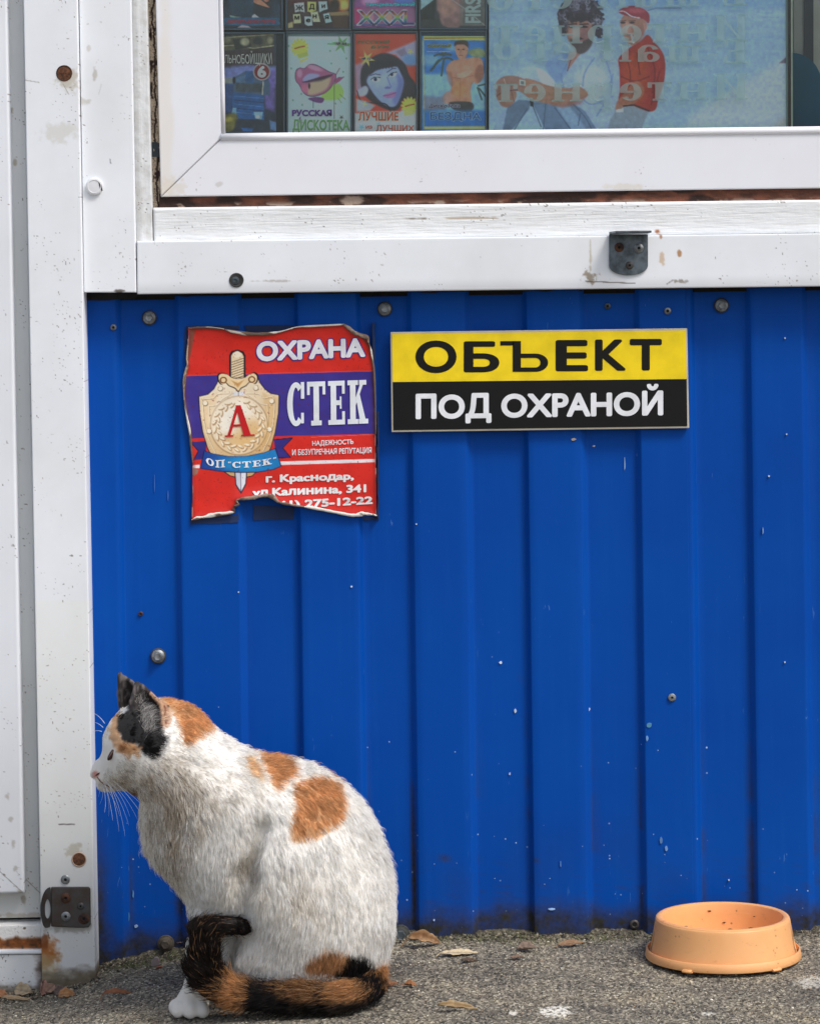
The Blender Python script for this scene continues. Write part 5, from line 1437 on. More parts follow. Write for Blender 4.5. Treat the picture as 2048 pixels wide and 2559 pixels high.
def c_a4(cv):
    cv.zoom(860, 0, .2145); cv.lay(np.ones(cv.U.shape), (52, 56, 60))
    cv.poly([(885, -300), (1140, -300), (1060, -20), (900, 110), (885, 110)], (150, 184, 190), 1.5); cv.poly([(905, 100), (1060, 0), (1050, 220), (905, 230)], (28, 36, 36), 2)
    cv.poly([(1110, -300), (1350, -300), (1350, 300), (1150, 300), (1100, 140), (1075, 80)], (148, 112, 108), 4, 1, 4); cv.ell(1190, 80, 90, 110, (184, 140, 124), .5, .8); cv.ell(1200, 110, 50, 60, (160, 118, 106), .4, .7)
    cv.poly([(1370, -300), (1640, -300), (1640, 300), (1370, 300)], (104, 104, 100), 1.0); cv.poly([(1345, -300), (1380, -300), (1380, 300), (1345, 300)], (126, 112, 106), 2); cv.noise(.08, .2, 3)
    cv.line([(1230, -20), (1400, 100), (1640, 300)], 6, (176, 178, 176), .7)
T = case('grey brown cassette cover with an upright title along its right side', (1046, -70, 1217, 74), (1051, -66, 1212, 69), c_a4, (44, 48, 52))
V0, F0 = text_verts('FIRST', .03)
put_text('title', 'FIRST', [zB(1405, -130), zB(1590, -130), zB(1590, 268), zB(1405, 268)], TY, flat(198, 218, 214), T, offset=.03, rot=True)

def c_b1(cv):
    cv.zoom(540, 0, .2087); cv.lay(np.ones(cv.U.shape), (44, 56, 72))
    cv.poly([(80, 440), (690, 400), (690, 560), (90, 610)], (84, 80, 60), 1.5); cv.line([(90, 550), (240, 540), (450, 580), (690, 545)], 8, (190, 184, 140), .8); cv.line([(90, 455), (250, 440), (690, 412)], 8, (176, 170, 130), .8)
    cv.poly([(200, 470), (410, 450), (420, 560), (230, 600)], (36, 36, 34), 2); cv.ell(345, 500, 55, 48, (170, 164, 130), .4); cv.ell(130, 480, 44, 40, (120, 116, 92), .4); cv.ell(500, 490, 60, 45, (40, 42, 44), .4); cv.ell(645, 480, 36, 44, (140, 134, 104), .4)
    cv.poly([(70, 620), (690, 560), (700, 790), (400, 780), (80, 810)], (58, 44, 50), 2)
    cv.poly([(75, 810), (400, 775), (715, 800), (715, 1000), (80, 1010)], (120, 128, 184), 6, 1); cv.poly([(560, 860), (715, 830), (700, 1340), (590, 1300)], (116, 96, 166), 5, .9)
    cv.poly([(80, 940), (200, 930), (200, 1010), (90, 1010)], (150, 150, 110), 4, .7); cv.poly([(80, 1000), (210, 1000), (190, 1350), (80, 1350)], (54, 86, 140), 4, .9)
    # the lorry
    cv.poly([(215, 930), (350, 850), (600, 900), (650, 1000), (640, 1140), (560, 1140), (200, 1110)], (72, 96, 122), 1.5); cv.poly([(350, 850), (440, 850), (460, 1110), (360, 1110)], (44, 88, 134), 1.5)
    cv.poly([(240, 930), (350, 900), (350, 1000), (240, 1010)], (84, 118, 150), 1.5); cv.poly([(240, 990), (570, 1000), (560, 1110), (230, 1100)], (66, 76, 84), 2); cv.ell(215, 960, 18, 40, (30, 32, 38), .3); cv.line([(565, 980), (553, 1140)], 10, (190, 186, 168))
    cv.poly([(200, 1105), (575, 1140), (575, 1440), (240, 1420), (190, 1250)], (40, 92, 150), 1.5)
    for k in range(5): cv.line([(220, 1150 + k * 48), (570, 1180 + k * 50)], 9 if k % 2 else 5, (30, 56, 92) if k % 2 else (96, 140, 180), .8)
    cv.poly([(200, 1290), (245, 1290), (240, 1390), (180, 1380)], (120, 170, 200), 1.5); cv.poly([(450, 1340), (560, 1340), (545, 1430), (470, 1420)], (140, 176, 190), 1.5); cv.ell(500, 1400, 24, 20, (210, 220, 210), .3)
    cv.poly([(80, 1400), (240, 1360), (250, 1500), (180, 1570), (80, 1590)], (128, 120, 60), 4, .95, 4); cv.ell(150, 1430, 50, 30, (190, 176, 84), .5)
    cv.poly([(240, 1430), (700, 1440), (720, 1600), (200, 1600)], (46, 58, 72), 3, .8); cv.poly([(300, 1530), (440, 1540), (430, 1580), (320, 1570)], (40, 110, 180), 2); cv.poly([(640, 1440), (740, 1470), (720, 1570), (650, 1550)], (96, 130, 170), 2, .9)
    cv.noise(.12, .22, 5)
T = case('dark cassette cover with a blue lorry, the number 6 and a pale title', (553, 80, 712, 334), (556, 84, 690, 332), c_b1, (40, 54, 68))
tx(T, 'ЛЬНОБОЙЩИКИ', [zA(95, 630), zA(660, 590), zA(675, 800), zA(100, 775)], (222, 214, 186), -.005, .03, (50, 36, 34))
Tm = T
def disc(u, v, r_, y, c, name='badge'):
    q = [(u + r_ * math.cos(a), v + r_ * math.sin(a)) for a in np.linspace(0, 2 * math.pi, 33)[:-1]]
    return prism(name, q, y, y + .0004, flat(*c), T)
disc(*zA(547, 860), 22, TY + .0003, (206, 200, 204)); disc(*zA(547, 860), 18.5, TY + .0001, (168, 60, 66))
tx(T, '6', [(zA(495, 788)[0], zA(495, 788)[1]), zA(600, 788), zA(600, 930), zA(495, 930)], (236, 238, 240), .05)
def c_b2(cv):
    cv.zoom(540, 0, .2087); cv.lay(np.ones(cv.U.shape), (178, 214, 222)); cv.noise(.05, .06, 2)
    cv.poly([(860, 430), (1620, 430), (1620, 470), (860, 470)], (196, 222, 220), 3)
    sunflower(cv, 1000, 570, 110)
    cv.poly([(970, 650), (1090, 615), (1110, 665), (990, 705)], (176, 184, 90), 1, 1); cv.poly([(1000, 720), (1100, 680), (1095, 710), (1010, 755)], (196, 196, 110), 1, 1)
    cv.star(1500, 530, 120, 40, 6, (110, 160, 100), .2); cv.line([(1340, 525), (1600, 530)], 14, (110, 160, 100))
    # lips
    cv.poly([(1250, 1170), (1300, 1080), (1400, 1010), (1480, 1010), (1530, 1100), (1500, 1170), (1420, 1200), (1300, 1200)], (160, 196, 90), 3, .95, 4)
    for a, b in [((1480, 1130), (1545, 1190)), ((1460, 1180), (1500, 1230)), ((1420, 960), (1530, 920)), ((1430, 900), (1480, 815))]: cv.line([a, b], 7, (120, 150, 80) if a[1] > 1000 else (120, 70, 100))
    cv.poly([(1410, 950), (1470, 920), (1530, 925), (1470, 980), (1420, 1010)], (150, 70, 110), 1.5)
    lips = [(950, 900), (965, 840), (1010, 815), (1060, 822), (1110, 780), (1180, 775), (1260, 810), (1350, 860), (1430, 895), (1410, 980), (1340, 1080), (1240, 1135), (1130, 1150), (1050, 1110), (1000, 1020), (960, 970)]
    cv.poly([(1190 + (x - 1190) * 1.03, 960 + (y - 960) * 1.04) for x, y in lips], (60, 40, 66), 1, 1, 4); cv.poly(lips, (168, 92, 130), 1, 1, 4)
    cv.ell(1180, 815, 90, 26, (214, 150, 176), .5, .9, .3); cv.ell(1000, 880, 30, 50, (206, 150, 180), .5, .8); cv.poly([(1040, 940), (1120, 880), (1240, 900), (1150, 960), (1060, 980)], (160, 160, 210), 3, 1, 4)
    cv.poly([(1030, 985), (1110, 960), (1250, 920), (1400, 890), (1260, 980), (1140, 985)], (64, 36, 66), 1.5, 1, 4); cv.poly([(1110, 1000), (1260, 960), (1370, 930), (1330, 1050), (1220, 1120), (1100, 1130)], (196, 184, 140), 4, .8, 4); cv.ell(1060, 1060, 44, 50, (200, 110, 140), .5, .9); cv.ell(1115, 1030, 12, 36, (40, 40, 44), .3)
    cv.poly([(1100, 1180), (1200, 1160), (1290, 1180), (1270, 1230), (1210, 1230), (1160, 1215)], (110, 60, 120), 1.5, 1, 4)
    cv.line([(1163, 1200), (1163, 1290)], 5, (60, 40, 70)); cv.line([(1412, 1000), (1412, 1420)], 5, (60, 60, 60))
    for x, y in [(870, 550), (900, 820), (1020, 1125), (1030, 1255), (1380, 760), (1365, 610), (1560, 700), (1520, 860), (920, 1200), (1430, 1240)]: cv.ell(x, y, 11, 14, (100, 140, 110), .3, .8)
    cv.star(1500, 1405, 30, 12, 5, (80, 66, 60), .3); cv.star(1290 - 300, 1450, 60, 22, 4, (110, 60, 110), .4)
T = case('pale blue cassette cover with painted lips and purple and green titles', (715, 78, 880, 336), (718, 91, 877, 334), c_b2, (150, 180, 190))
tx(T, 'РУССКАЯ', qz(zA, 908, 1312, 1385, 1392), (84, 52, 128), .05, .10, (216, 190, 220))
tx(T, 'ДИСКОТЕКА', qz(zA, 915, 1428, 1595, 1590), (100, 150, 92), .03, .075, (196, 214, 200))
tx(T, '№ 84', qz(zA, 1435, 505, 1560, 542), (60, 40, 50), .03, .09, (236, 236, 226))
def c_b3(cv):
    cv.zoom(860, 0, .2145); cv.lay(np.ones(cv.U.shape), (206, 70, 52))
    cv.poly([(120, 400), (840, 400), (840, 560), (500, 640), (120, 780)], (212, 74, 54), 4); cv.ell(300, 560, 120, 80, (226, 110, 70), .6, .8)
    cv.poly([(480, 620), (840, 470), (840, 760), (700, 740), (600, 640)], (166, 160, 184), 4); cv.poly([(600, 600), (700, 560), (740, 640), (660, 660)], (140, 126, 150), 3); cv.star(770, 600, 40, 16, 5, (232, 220, 110), .3); cv.ell(760, 700, 90, 70, (96, 150, 200), .5, .8)
    cv.poly([(120, 760), (260, 700), (300, 1000), (140, 1100)], (168, 150, 176), 5, .9)
    # hair and face: a young woman looking up
    cv.poly([(190, 960), (200, 800), (290, 690), (430, 620), (560, 640), (700, 740), (760, 880), (840, 1000), (820, 1180), (700, 1150), (640, 1260), (540, 1290), (340, 1200), (220, 1090)], (50, 48, 58), 3, 1, 4)
    cv.poly([(262, 940), (300, 870), (360, 830), (470, 790), (600, 770), (660, 860), (690, 960), (660, 1100), (600, 1230), (520, 1240), (420, 1180), (340, 1090), (290, 1010)], (150, 168, 222), 3, 1, 4)
    cv.ell(400, 940, 110, 90, (176, 192, 236), .6, .8); cv.poly([(610, 860), (690, 940), (660, 1110), (600, 1220), (560, 1150), (620, 1000)], (110, 118, 172), 6, .8, 4)
    cv.poly([(290, 860), (340, 760), (420, 700), (560, 690), (620, 760), (560, 780), (470, 790), (380, 800), (330, 850)], (46, 44, 54), 3, 1, 4)
    for x in range(330, 600, 34): cv.line([(x, 720), (x - 14, 815 - (x - 330) * .1)], 7, (36, 34, 46))
    cv.poly([(320, 925), (360, 900), (415, 905), (405, 945), (350, 955)], (226, 232, 244), 1.5, 1, 3); cv.ell(362, 925, 20, 22, (40, 50, 90), .3); cv.line([(312, 925), (350, 898), (418, 903)], 7, (40, 38, 60)); cv.line([(300, 880), (360, 862), (420, 872)], 9, (70, 66, 100), .8)
    cv.poly([(520, 880), (560, 850), (605, 845), (598, 880), (550, 895)], (226, 232, 244), 1.5, 1, 3); cv.ell(552, 868, 18, 20, (40, 50, 90), .3); cv.line([(515, 885), (555, 850), (608, 840)], 7, (40, 38, 60)); cv.line([(500, 840), (560, 800), (600, 796)], 9, (70, 66, 100), .8)
    cv.line([(500, 900), (530, 980), (545, 1010)], 10, (110, 116, 176), .7); cv.poly([(465, 1020), (500, 1005), (545, 1015), (530, 1035), (480, 1035)], (100, 96, 150), 2, .8)
    cv.poly([(450, 1115), (510, 1085), (560, 1070), (605, 1080), (580, 1130), (510, 1145)], (176, 120, 170), 2, 1, 4); cv.line([(452, 1115), (530, 1105), (604, 1080)], 5, (110, 60, 110))
    cv.poly([(150, 1060), (240, 1000), (280, 1040), (250, 1110), (170, 1120)], (176, 180, 214), 3, 1, 4); cv.line([(150, 1060), (200, 1180), (330, 1200), (480, 1210), (540, 1300)], 9, (30, 34, 40), 1, 5); cv.poly([(140, 1150), (250, 1180), (360, 1230), (300, 1290), (140, 1300)], (170, 190, 200), 3, .9)
    cv.poly([(640, 1300), (840, 1200), (840, 1560), (120, 1560), (120, 1320), (300, 1300)], (190, 214, 224), 4, .95)
    sunflower(cv, 760, 1230, 100); cv.poly([(690, 1290), (800, 1275), (810, 1330), (700, 1350)], (214, 204, 110), 1)
    cv.star(200, 1480, 40, 15, 5, (110, 180, 210), .3); cv.star(400, 1450, 34, 14, 5, (110, 180, 210), .1); cv.star(235, 1210, 44, 14, 4, (230, 210, 150), .3)
    cv.star(260, 685, 100, 34, 6, (196, 180, 100), .2); cv.noise(.06, .08, 3)
T = case('red and white cassette cover with a dark haired woman looking up', (882, 77, 1044, 333), (885, 85, 1042, 331), c_b3, (110, 110, 130))
tx(T, 'РУССКИЙ', qz(zB, 150, 460, 530, 510), (84, 120, 84), .02, shear=.15); tx(T, 'БУМ', qz(zB, 310, 530, 520, 565), (84, 120, 84), .02, shear=.15)
tx(T, 'ЛУЧШИЕ', qz(zB, 165, 1300, 630, 1405), (206, 84, 60), .02, .06, (220, 206, 170)); tx(T, 'ИЗ', qz(zB, 250, 1462, 325, 1500), (206, 84, 60), .03); tx(T, 'ЛУЧШИХ', qz(zB, 370, 1455, 815, 1530), (206, 84, 60), .02, .06, (220, 206, 190))
tx(T, '№ 15', qz(zB, 205, 668, 305, 700), (60, 40, 50), .03, .12, (236, 232, 214))
def c_b4(cv):
    cv.zoom(860, 0, .2145); cv.lay(np.ones(cv.U.shape), (52, 124, 190))
    cv.poly([(915, 480), (1640, 480), (1640, 900), (915, 900)], (50, 120, 192), 3); cv.ell(1000, 700, 120, 60, (150, 190, 220), .7, .7); cv.ell(1250, 560, 60, 40, (140, 184, 220), .7, .7)
    cv.poly([(925, 860), (1640, 860), (1640, 1300), (925, 1300)], (150, 196, 224), 6, .9)
    cv.poly([(925, 420), (1640, 425), (1640, 470), (915, 465)], (226, 206, 80), 1); cv.line([(930, 445), (1630, 440)], 7, (120, 70, 40)); cv.poly([(912, 470), (925, 470), (935, 1500), (918, 1500)], (220, 200, 110), 1, .9)
    cv.poly([(1440, 600), (1560, 560), (1640, 600), (1640, 660), (1500, 660)], (150, 156, 96), 4, .9, 4)
    for a, b in [((1150, 640), (1050, 650)), ((1150, 650), (1240, 640)), ((1140, 680), (1010, 820)), ((1160, 690), (1130, 880)), ((1170, 680), (1260, 700)), ((1120, 640), (1180, 620)), ((1100, 700), (1040, 790))]:
        cv.line([a, ((a[0] + b[0]) / 2, (a[1] + b[1]) / 2 - 12), b], 17, (56, 78, 70), .9, 4)
    for a, b in [((1560, 1000), (1640, 980)), ((1550, 1020), (1600, 1160)), ((1570, 1030), (1640, 1120))]: cv.line([a, b], 14, (50, 72, 64), .9)
    # sunbather standing: head, chest, arms, trunks
    sk, sk2 = (198, 138, 110), (150, 92, 76)
    cv.poly([(1200, 760), (1260, 710), (1330, 690), (1420, 680), (1520, 665), (1600, 690), (1620, 800), (1610, 900), (1550, 980), (1500, 960), (1470, 1050), (1480, 1190), (1460, 1240), (1240, 1240), (1200, 1180), (1240, 1040), (1250, 940), (1190, 830)], sk, 2, 1, 4)
    cv.ell(1340, 1040, 80, 90, (214, 140, 90), .6, .7); cv.ell(1300, 830, 50, 40, (210, 160, 140), .6, .6); cv.ell(1440, 810, 60, 44, (208, 156, 134), .6, .6)
    cv.poly([(1540, 780), (1610, 760), (1620, 900), (1560, 960), (1520, 900)], sk2, 4, .7, 4); cv.poly([(1190, 830), (1250, 860), (1260, 1000), (1210, 960)], sk2, 4, .6, 4); cv.line([(1350, 900), (1345, 1180)], 6, sk2, .5); cv.line([(1260, 900), (1330, 915), (1420, 900), (1500, 880)], 6, sk2, .5)
    cv.poly([(1310, 870), (1360, 845), (1440, 820), (1490, 830), (1440, 880), (1380, 910), (1320, 900)], (222, 170, 146), 1.5, .9, 4)
    cv.poly([(1150, 1110), (1220, 1060), (1250, 1160), (1190, 1210), (1140, 1180)], (196, 146, 130), 2, .9, 4); cv.poly([(925, 1120), (1150, 1130), (1180, 1300), (925, 1300)], (120, 120, 140), 6, .8)
    cv.poly([(1285, 520), (1340, 480), (1420, 490), (1440, 560), (1425, 650), (1380, 700), (1330, 680), (1300, 620)], (196, 140, 116), 1.5, 1, 4); cv.poly([(1280, 540), (1290, 490), (1350, 470), (1430, 480), (1445, 560), (1400, 520), (1320, 520)], (64, 50, 48), 2, 1, 4)
    for x in (1330, 1385): cv.ell(x, 575, 13, 7, (60, 40, 40), .4)
    cv.line([(1340, 645), (1375, 645)], 5, (140, 70, 66)); cv.line([(1355, 580), (1352, 615)], 5, sk2, .6)
    cv.poly([(1230, 1190), (1470, 1190), (1500, 1270), (1380, 1330), (1250, 1260)], (58, 60, 62), 2, 1, 4)
    cv.poly([(925, 1290), (1640, 1290), (1640, 1480), (935, 1480)], (34, 110, 180), 10, .95); cv.ell(1200, 1310, 200, 30, (110, 170, 214), .6, .6)
    cv.poly([(935, 1475), (1640, 1470), (1640, 1505), (935, 1505)], (220, 200, 110), 1); cv.noise(.1, .14, 6)
T = case('blue beach cassette cover with a bare chested bather and a palm tree', (1048, 76, 1216, 331), (1053, 90, 1213, 329), c_b4, (60, 90, 120))
tx(T, 'БЕЗДНА', qz(zB, 1000, 1305, 1590, 1415), (34, 84, 150), .01, .05, (150, 190, 220)); tx(T, 'дискотека', qz(zB, 980, 1215, 1345, 1265), (60, 50, 100), .02, .07, (214, 214, 226), shear=.25)
tx(T, 'РОЗНИЧНЫЙ', qz(zB, 970, 510, 1240, 552), (60, 80, 60), .02, .09, (226, 216, 130), shear=.1); tx(T, 'выпуск сборник', qz(zB, 965, 590, 1235, 612), (200, 220, 230), .01)

# poster with two men by the water
PS = thing('poster', 'poster of two men by pale blue water, standing behind the window glass', 'poster', tuple(P(1590, 160, CY + .003)))
cv = Canvas(1221, -60, 1966, 331, 1.7, (150, 190, 210)).zoom(1200, 0, .28986)
U, V = cv.U, cv.V
n = fbm(U * .012, V * .09, 3, 4)
cv.c = (np.array([138, 168, 196]) * (1 - n[..., None]) + np.array([160, 186, 204]) * n[..., None]) / 255.
cv.lay(sstep(30, 10, V) * sstep(1300, 1500, U), (120, 160, 205), .6)
cv.lay(sstep(.62, .72, fbm(U * .012, V * .16, 13, 4)) * sstep(250, 60, V), (126, 162, 196), .5)
# sandy shore at the right and the foam along the bottom
shore = [(1965, 120), (1965, 335), (1700, 335), (1720, 290), (1800, 240), (1870, 195), (1935, 160), (1965, 140)]
cv.T = lambda x, y: (x, y); cv.k = 1
cv.poly(shore, (178, 190, 200), 14, .85); cv.poly([(1945, 158), (1966, 140), (1966, 158)], (90, 70, 90), 2, .8); cv.poly([(1900, 335), (1966, 290), (1966, 335)], (170, 160, 140), 12, .6)
cv.poly([(1221, 310), (1966, 316), (1966, 335), (1221, 335)], (160, 196, 196), 8, .7)
cv.line([(1618, 26), (1640, 20), (1700, 20)], 2.2, (90, 104, 140), .7)
cv.zoom(1200, 0, .28986)
# man in white shirt, sitting with his arms round his knees
SH = (158, 180, 210)
cv.poly([(640, 480), (790, 450), (960, 360), (1060, 380), (1130, 460), (1180, 560), (1200, 700), (1190, 850), (1160, 1000), (1080, 1130), (760, 1130), (700, 900), (620, 720), (560, 560)], SH, 2.5, 1, 4)
cv.poly([(560, 560), (650, 480), (770, 470), (740, 620), (640, 720)], (118, 148, 194), 5, .8, 4); cv.poly([(820, 640), (1000, 560), (1100, 700), (960, 900), (860, 820)], (186, 202, 222), 10, .8, 4)
for a in ([(780, 500), (700, 640), (720, 780)], [(1080, 520), (1130, 700), (1100, 900)], [(980, 500), (900, 620), (880, 740)], [(1140, 640), (1080, 860), (1000, 1000)], [(870, 840), (960, 900), (1140, 830)]): cv.line(a, 10, (116, 144, 184), .75, 5)
cv.poly([(760, 450), (800, 440), (880, 440), (800, 540), (748, 612), (755, 530)], (176, 128, 118), 1.5); cv.line([(790, 470), (748, 612)], 5, (70, 50, 70), .7)
# knees, jeans
cv.poly([(300, 650), (360, 590), (440, 570), (520, 600), (620, 700), (600, 760), (440, 720), (320, 690)], (168, 190, 220), 3, 1, 4); cv.poly([(480, 600), (560, 620), (650, 730), (560, 760)], (216, 228, 232), 4, .9, 4)
cv.poly([(330, 860), (430, 870), (420, 940), (340, 1040), (260, 1130), (110, 1130), (160, 1000), (230, 920)], (98, 120, 144), 2.5, 1)
cv.poly([(160, 960), (230, 920), (190, 1130), (110, 1130)], (150, 176, 206), 3); cv.poly([(440, 880), (800, 890), (900, 960), (1010, 1130), (560, 1130), (500, 1000)], (106, 130, 158), 2.5, 1)
cv.poly([(640, 900), (760, 900), (920, 1130), (790, 1130)], (146, 176, 204), 5, .8)
for a in ([(440, 890), (520, 1090)], [(560, 900), (540, 1120)], [(800, 900), (900, 1010), (960, 1120)], [(860, 980), (840, 1080)], [(640, 930), (780, 1120)], [(400, 940), (290, 1120)]): cv.line(a, 8, (70, 92, 120), .7, 4)
cv.poly([(420, 850), (455, 850), (455, 920), (430, 915)], (30, 32, 44), 1.5)
# forearm and hands
sk = (172, 126, 104)
cv.poly([(370, 680), (460, 690), (600, 740), (760, 760), (840, 740), (930, 815), (800, 890), (700, 920), (560, 890), (440, 860), (360, 800), (300, 760)], sk, 2, 1, 4)
cv.poly([(130, 720), (200, 660), (300, 655), (380, 690), (370, 770), (270, 790), (190, 800), (150, 830)], (156, 116, 104), 2, 1, 4); cv.poly([(135, 800), (250, 780), (310, 800), (290, 880), (230, 925), (170, 900)], (162, 118, 100), 2, 1, 4)
cv.line([(140, 830), (200, 790), (320, 775)], 6, (110, 60, 70), .8, 4); cv.line([(270, 800), (290, 880)], 5, (120, 74, 80), .6); cv.line([(200, 680), (220, 730)], 5, (220, 180, 170), .7)
cv.poly([(560, 880), (700, 900), (820, 860), (930, 815), (860, 900), (700, 930)], (160, 110, 104), 4, .7)
cv.poly([(335, 685), (388, 695), (385, 740), (335, 732)], (190, 196, 186), 1); cv.poly([(345, 696), (376, 702), (374, 730), (345, 724)], (110, 120, 120), 1)
# head: curly hair, beard
for (x, y, r_) in [(860, 80, 110), (780, 110, 90), (940, 110, 90), (730, 160, 65), (980, 180, 70), (1000, 260, 52), (720, 230, 50), (860, 30, 80), (930, 50, 70), (780, 50, 60), (1010, 130, 40), (700, 120, 40), (1025, 300, 30), (715, 280, 30)]: cv.ell(x, y, r_, r_, (62, 56, 70), .12)
cv.poly([(735, 220), (780, 170), (860, 190), (940, 175), (975, 210), (975, 300), (950, 370), (900, 440), (850, 450), (790, 400), (750, 330)], (158, 112, 96), 2, 1, 4)
cv.ell(900, 290, 50, 70, (150, 106, 110), .6, .7); cv.ell(800, 290, 40, 50, (206, 160, 150), .6, .7)
cv.poly([(770, 340), (810, 345), (850, 372), (900, 345), (950, 320), (970, 290), (960, 380), (910, 445), (850, 465), (800, 420)], (84, 72, 74), 3, .95, 4); cv.poly([(800, 335), (850, 318), (890, 335), (850, 345)], (60, 48, 54), 1.5)
cv.line([(815, 358), (875, 352)], 7, (170, 106, 110)); cv.line([(838, 230), (828, 300), (850, 308)], 6, (214, 168, 156), .8)
for x in (790, 895): cv.ell(x, 232, 30, 10, (50, 36, 46), .4); cv.line([(x - 38, 212), (x + 36, 206)], 9, (44, 36, 44), .9)
r = np.random.default_rng(13)
for i in range(70):
    a = r.uniform(2.3, 7.1); k_ = r.uniform(.92, 1.12)
    cv.ell(865 + 172 * k_ * math.cos(a), 135 + 150 * k_ * math.sin(a), r.uniform(10, 24), r.uniform(9, 20), [(56, 50, 62), (70, 64, 78), (48, 42, 54), (104, 98, 116)][i % 4], .25, .95, r.uniform(0, 3))
r = np.random.default_rng(3)
for i in range(110):
    a = r.uniform(2.6, 6.8); rr_ = r.uniform(60, 165); x, y = 865 + rr_ * 1.05 * math.cos(a), 130 + rr_ * math.sin(a) * .95 + (60 if abs(math.cos(a)) > .8 else 0)
    if y > 190 and 740 < x < 975: continue
    c = [(92, 88, 104), (40, 36, 46), (110, 104, 120), (160, 160, 174), (44, 38, 48)][i % 5]
    cv.ell(x, y, 16 + 8 * r.random(), 14, c, .3, .55, r.uniform(0, 3), ring=.18)
for i in range(30): cv.ell(r.uniform(740, 960), r.uniform(120, 185), 14, 22, (46, 40, 50), .4, .8, r.uniform(-.5, .5))
# man in red shirt and flat cap
cv.poly([(1215, 470), (1300, 400), (1380, 350), (1440, 300), (1500, 370), (1560, 440), (1590, 540), (1580, 700), (1530, 860), (1500, 950), (1400, 960), (1290, 900), (1190, 900), (1200, 760), (1195, 600), (1185, 520)], (160, 46, 44), 2, 1, 4)
cv.poly([(1230, 560), (1330, 440), (1420, 420), (1440, 700), (1380, 900), (1250, 860)], (176, 72, 38), 12, .7, 4)
for a in ([(1250, 470), (1290, 640), (1270, 820)], [(1440, 420), (1500, 600), (1480, 800)], [(1350, 460), (1370, 640)], [(1540, 620), (1500, 780), (1470, 900)], [(1210, 660), (1330, 700), (1450, 660)]): cv.line(a, 10, (112, 26, 32), .7, 5)
cv.poly([(1165, 900), (1220, 820), (1330, 700), (1400, 740), (1400, 820), (1330, 890), (1240, 930), (1170, 960)], (166, 108, 84), 3, .9, 4)
cv.poly([(1170, 950), (1240, 920), (1330, 920), (1450, 965), (1420, 1020), (1380, 1130), (1090, 1130), (1120, 1020)], (136, 150, 162), 2.5, 1)
for a in ([(1290, 930), (1340, 1000)], [(1200, 960), (1300, 1060)], [(1340, 960), (1390, 1060)]): cv.line(a, 6, (126, 140, 156), .7)
cv.line([(1230, 915), (1320, 905), (1450, 955)], 10, (50, 36, 44)); cv.poly([(1170, 945), (1230, 935), (1230, 965), (1165, 968)], (226, 226, 224), 1)
cv.poly([(1205, 180), (1260, 120), (1400, 150), (1425, 220), (1405, 290), (1350, 370), (1290, 390), (1250, 340), (1215, 260)], (166, 118, 102), 2, 1, 4)
cv.ell(1370, 290, 40, 60, (150, 104, 100), .6, .7); cv.ell(1260, 240, 40, 50, (212, 166, 152), .6, .7); cv.poly([(1400, 205), (1430, 195), (1435, 245), (1410, 265)], (190, 134, 122), 1.5)
cv.poly([(1190, 95), (1240, 60), (1320, 50), (1400, 75), (1450, 120), (1455, 180), (1440, 200), (1400, 165), (1320, 150), (1220, 125)], (150, 52, 66), 1.5, 1, 4); cv.line([(1192, 98), (1240, 100), (1300, 140), (1370, 155)], 7, (226, 206, 214), .9, 5)
cv.ell(1340, 90, 70, 24, (210, 104, 116), .6, .7)
for x in (1225, 1305): cv.ell(x, 195, 22, 9, (60, 44, 50), .4); cv.line([(x - 26, 180), (x + 26, 178)], 6, (90, 60, 62), .8)
cv.line([(1240, 290), (1300, 300)], 6, (110, 60, 60)); cv.line([(1300, 305), (1316, 365)], 12, (230, 226, 214)); cv.line([(1245, 210), (1238, 258)], 6, (170, 116, 108), .7); cv.ell(1330, 345, 20, 9, (90, 60, 50), .4)
cv.noise(.14, .10, 8)
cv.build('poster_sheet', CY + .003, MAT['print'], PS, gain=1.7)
prism('poster_edge', [(1962, -60), (1967.5, -60), (1968.5, 329), (1963, 329)], CY + .001, CY + .009, flat(150, 176, 172), PS)
# pale mirrored lettering on the glass
def glass_text(txt, quad):
    V0, F0 = slab(txt, st=.24, ser=.07, gap=.16, serw=.07)
    o = put_text('glass_lettering', (V0, F0), quad, -.0184, MAT['film'], WN, mirror=True)
    o['label'] = 'pale mirrored lettering on the pane'
glass_text('Интернет', [(1232, 44), (1866, 36), (1866, 122), (1232, 130)])
glass_text('Интернет', [(1232, 188), (1866, 182), (1866, 268), (1232, 274)])
glass_text('E-mail его', [(1232, 80), (1866, 98), (1866, 158), (1232, 150)])
glass_text('E-mail его', [(1216, -50), (1866, -50), (1866, 13), (1216, 26)])
# dark slot, back wall and teal glass at the right
IN = thing('display_shelf', 'dark display shelf behind the window with a teal glass panel at its right end', 'shelf', tuple(P(1590, 330, .03)))
def box3(name, x0, x1, y0, y1, z0, z1, mat, parent):
    V_ = [(x, y, z_) for x in (x0, x1) for y in (y0, y1) for z_ in (z0, z1)]
    return mesh(name, V_, [(0, 1, 3, 2), (4, 6, 7, 5), (0, 4, 5, 1), (2, 3, 7, 6), (0, 2, 6, 4), (1, 5, 7, 3)], mat, parent)
zb = float(P(1300, 336, .0)[2])
box3('shelf_board', -.34, 1.2, -.0165, .12, zb - .022, zb - .004, flat(52, 60, 66), IN)
box3('back_panel', -.34, 1.2, .118, .13, zb - .01, 1.75, flat(104, 112, 108), IN)
box3('side_panel', -.345, -.33, -.016, .13, zb - .01, 1.75, flat(60, 70, 76), IN)
box3('card_backing', -.29, .46, .008, .011, zb - .004, zb + .35, flat(38, 48, 56), IN)
prism('divider', [(1968, -60), (1974, -60), (1975, 328), (1969, 328)], CY - .004, .05, flat(26, 28, 34), IN)
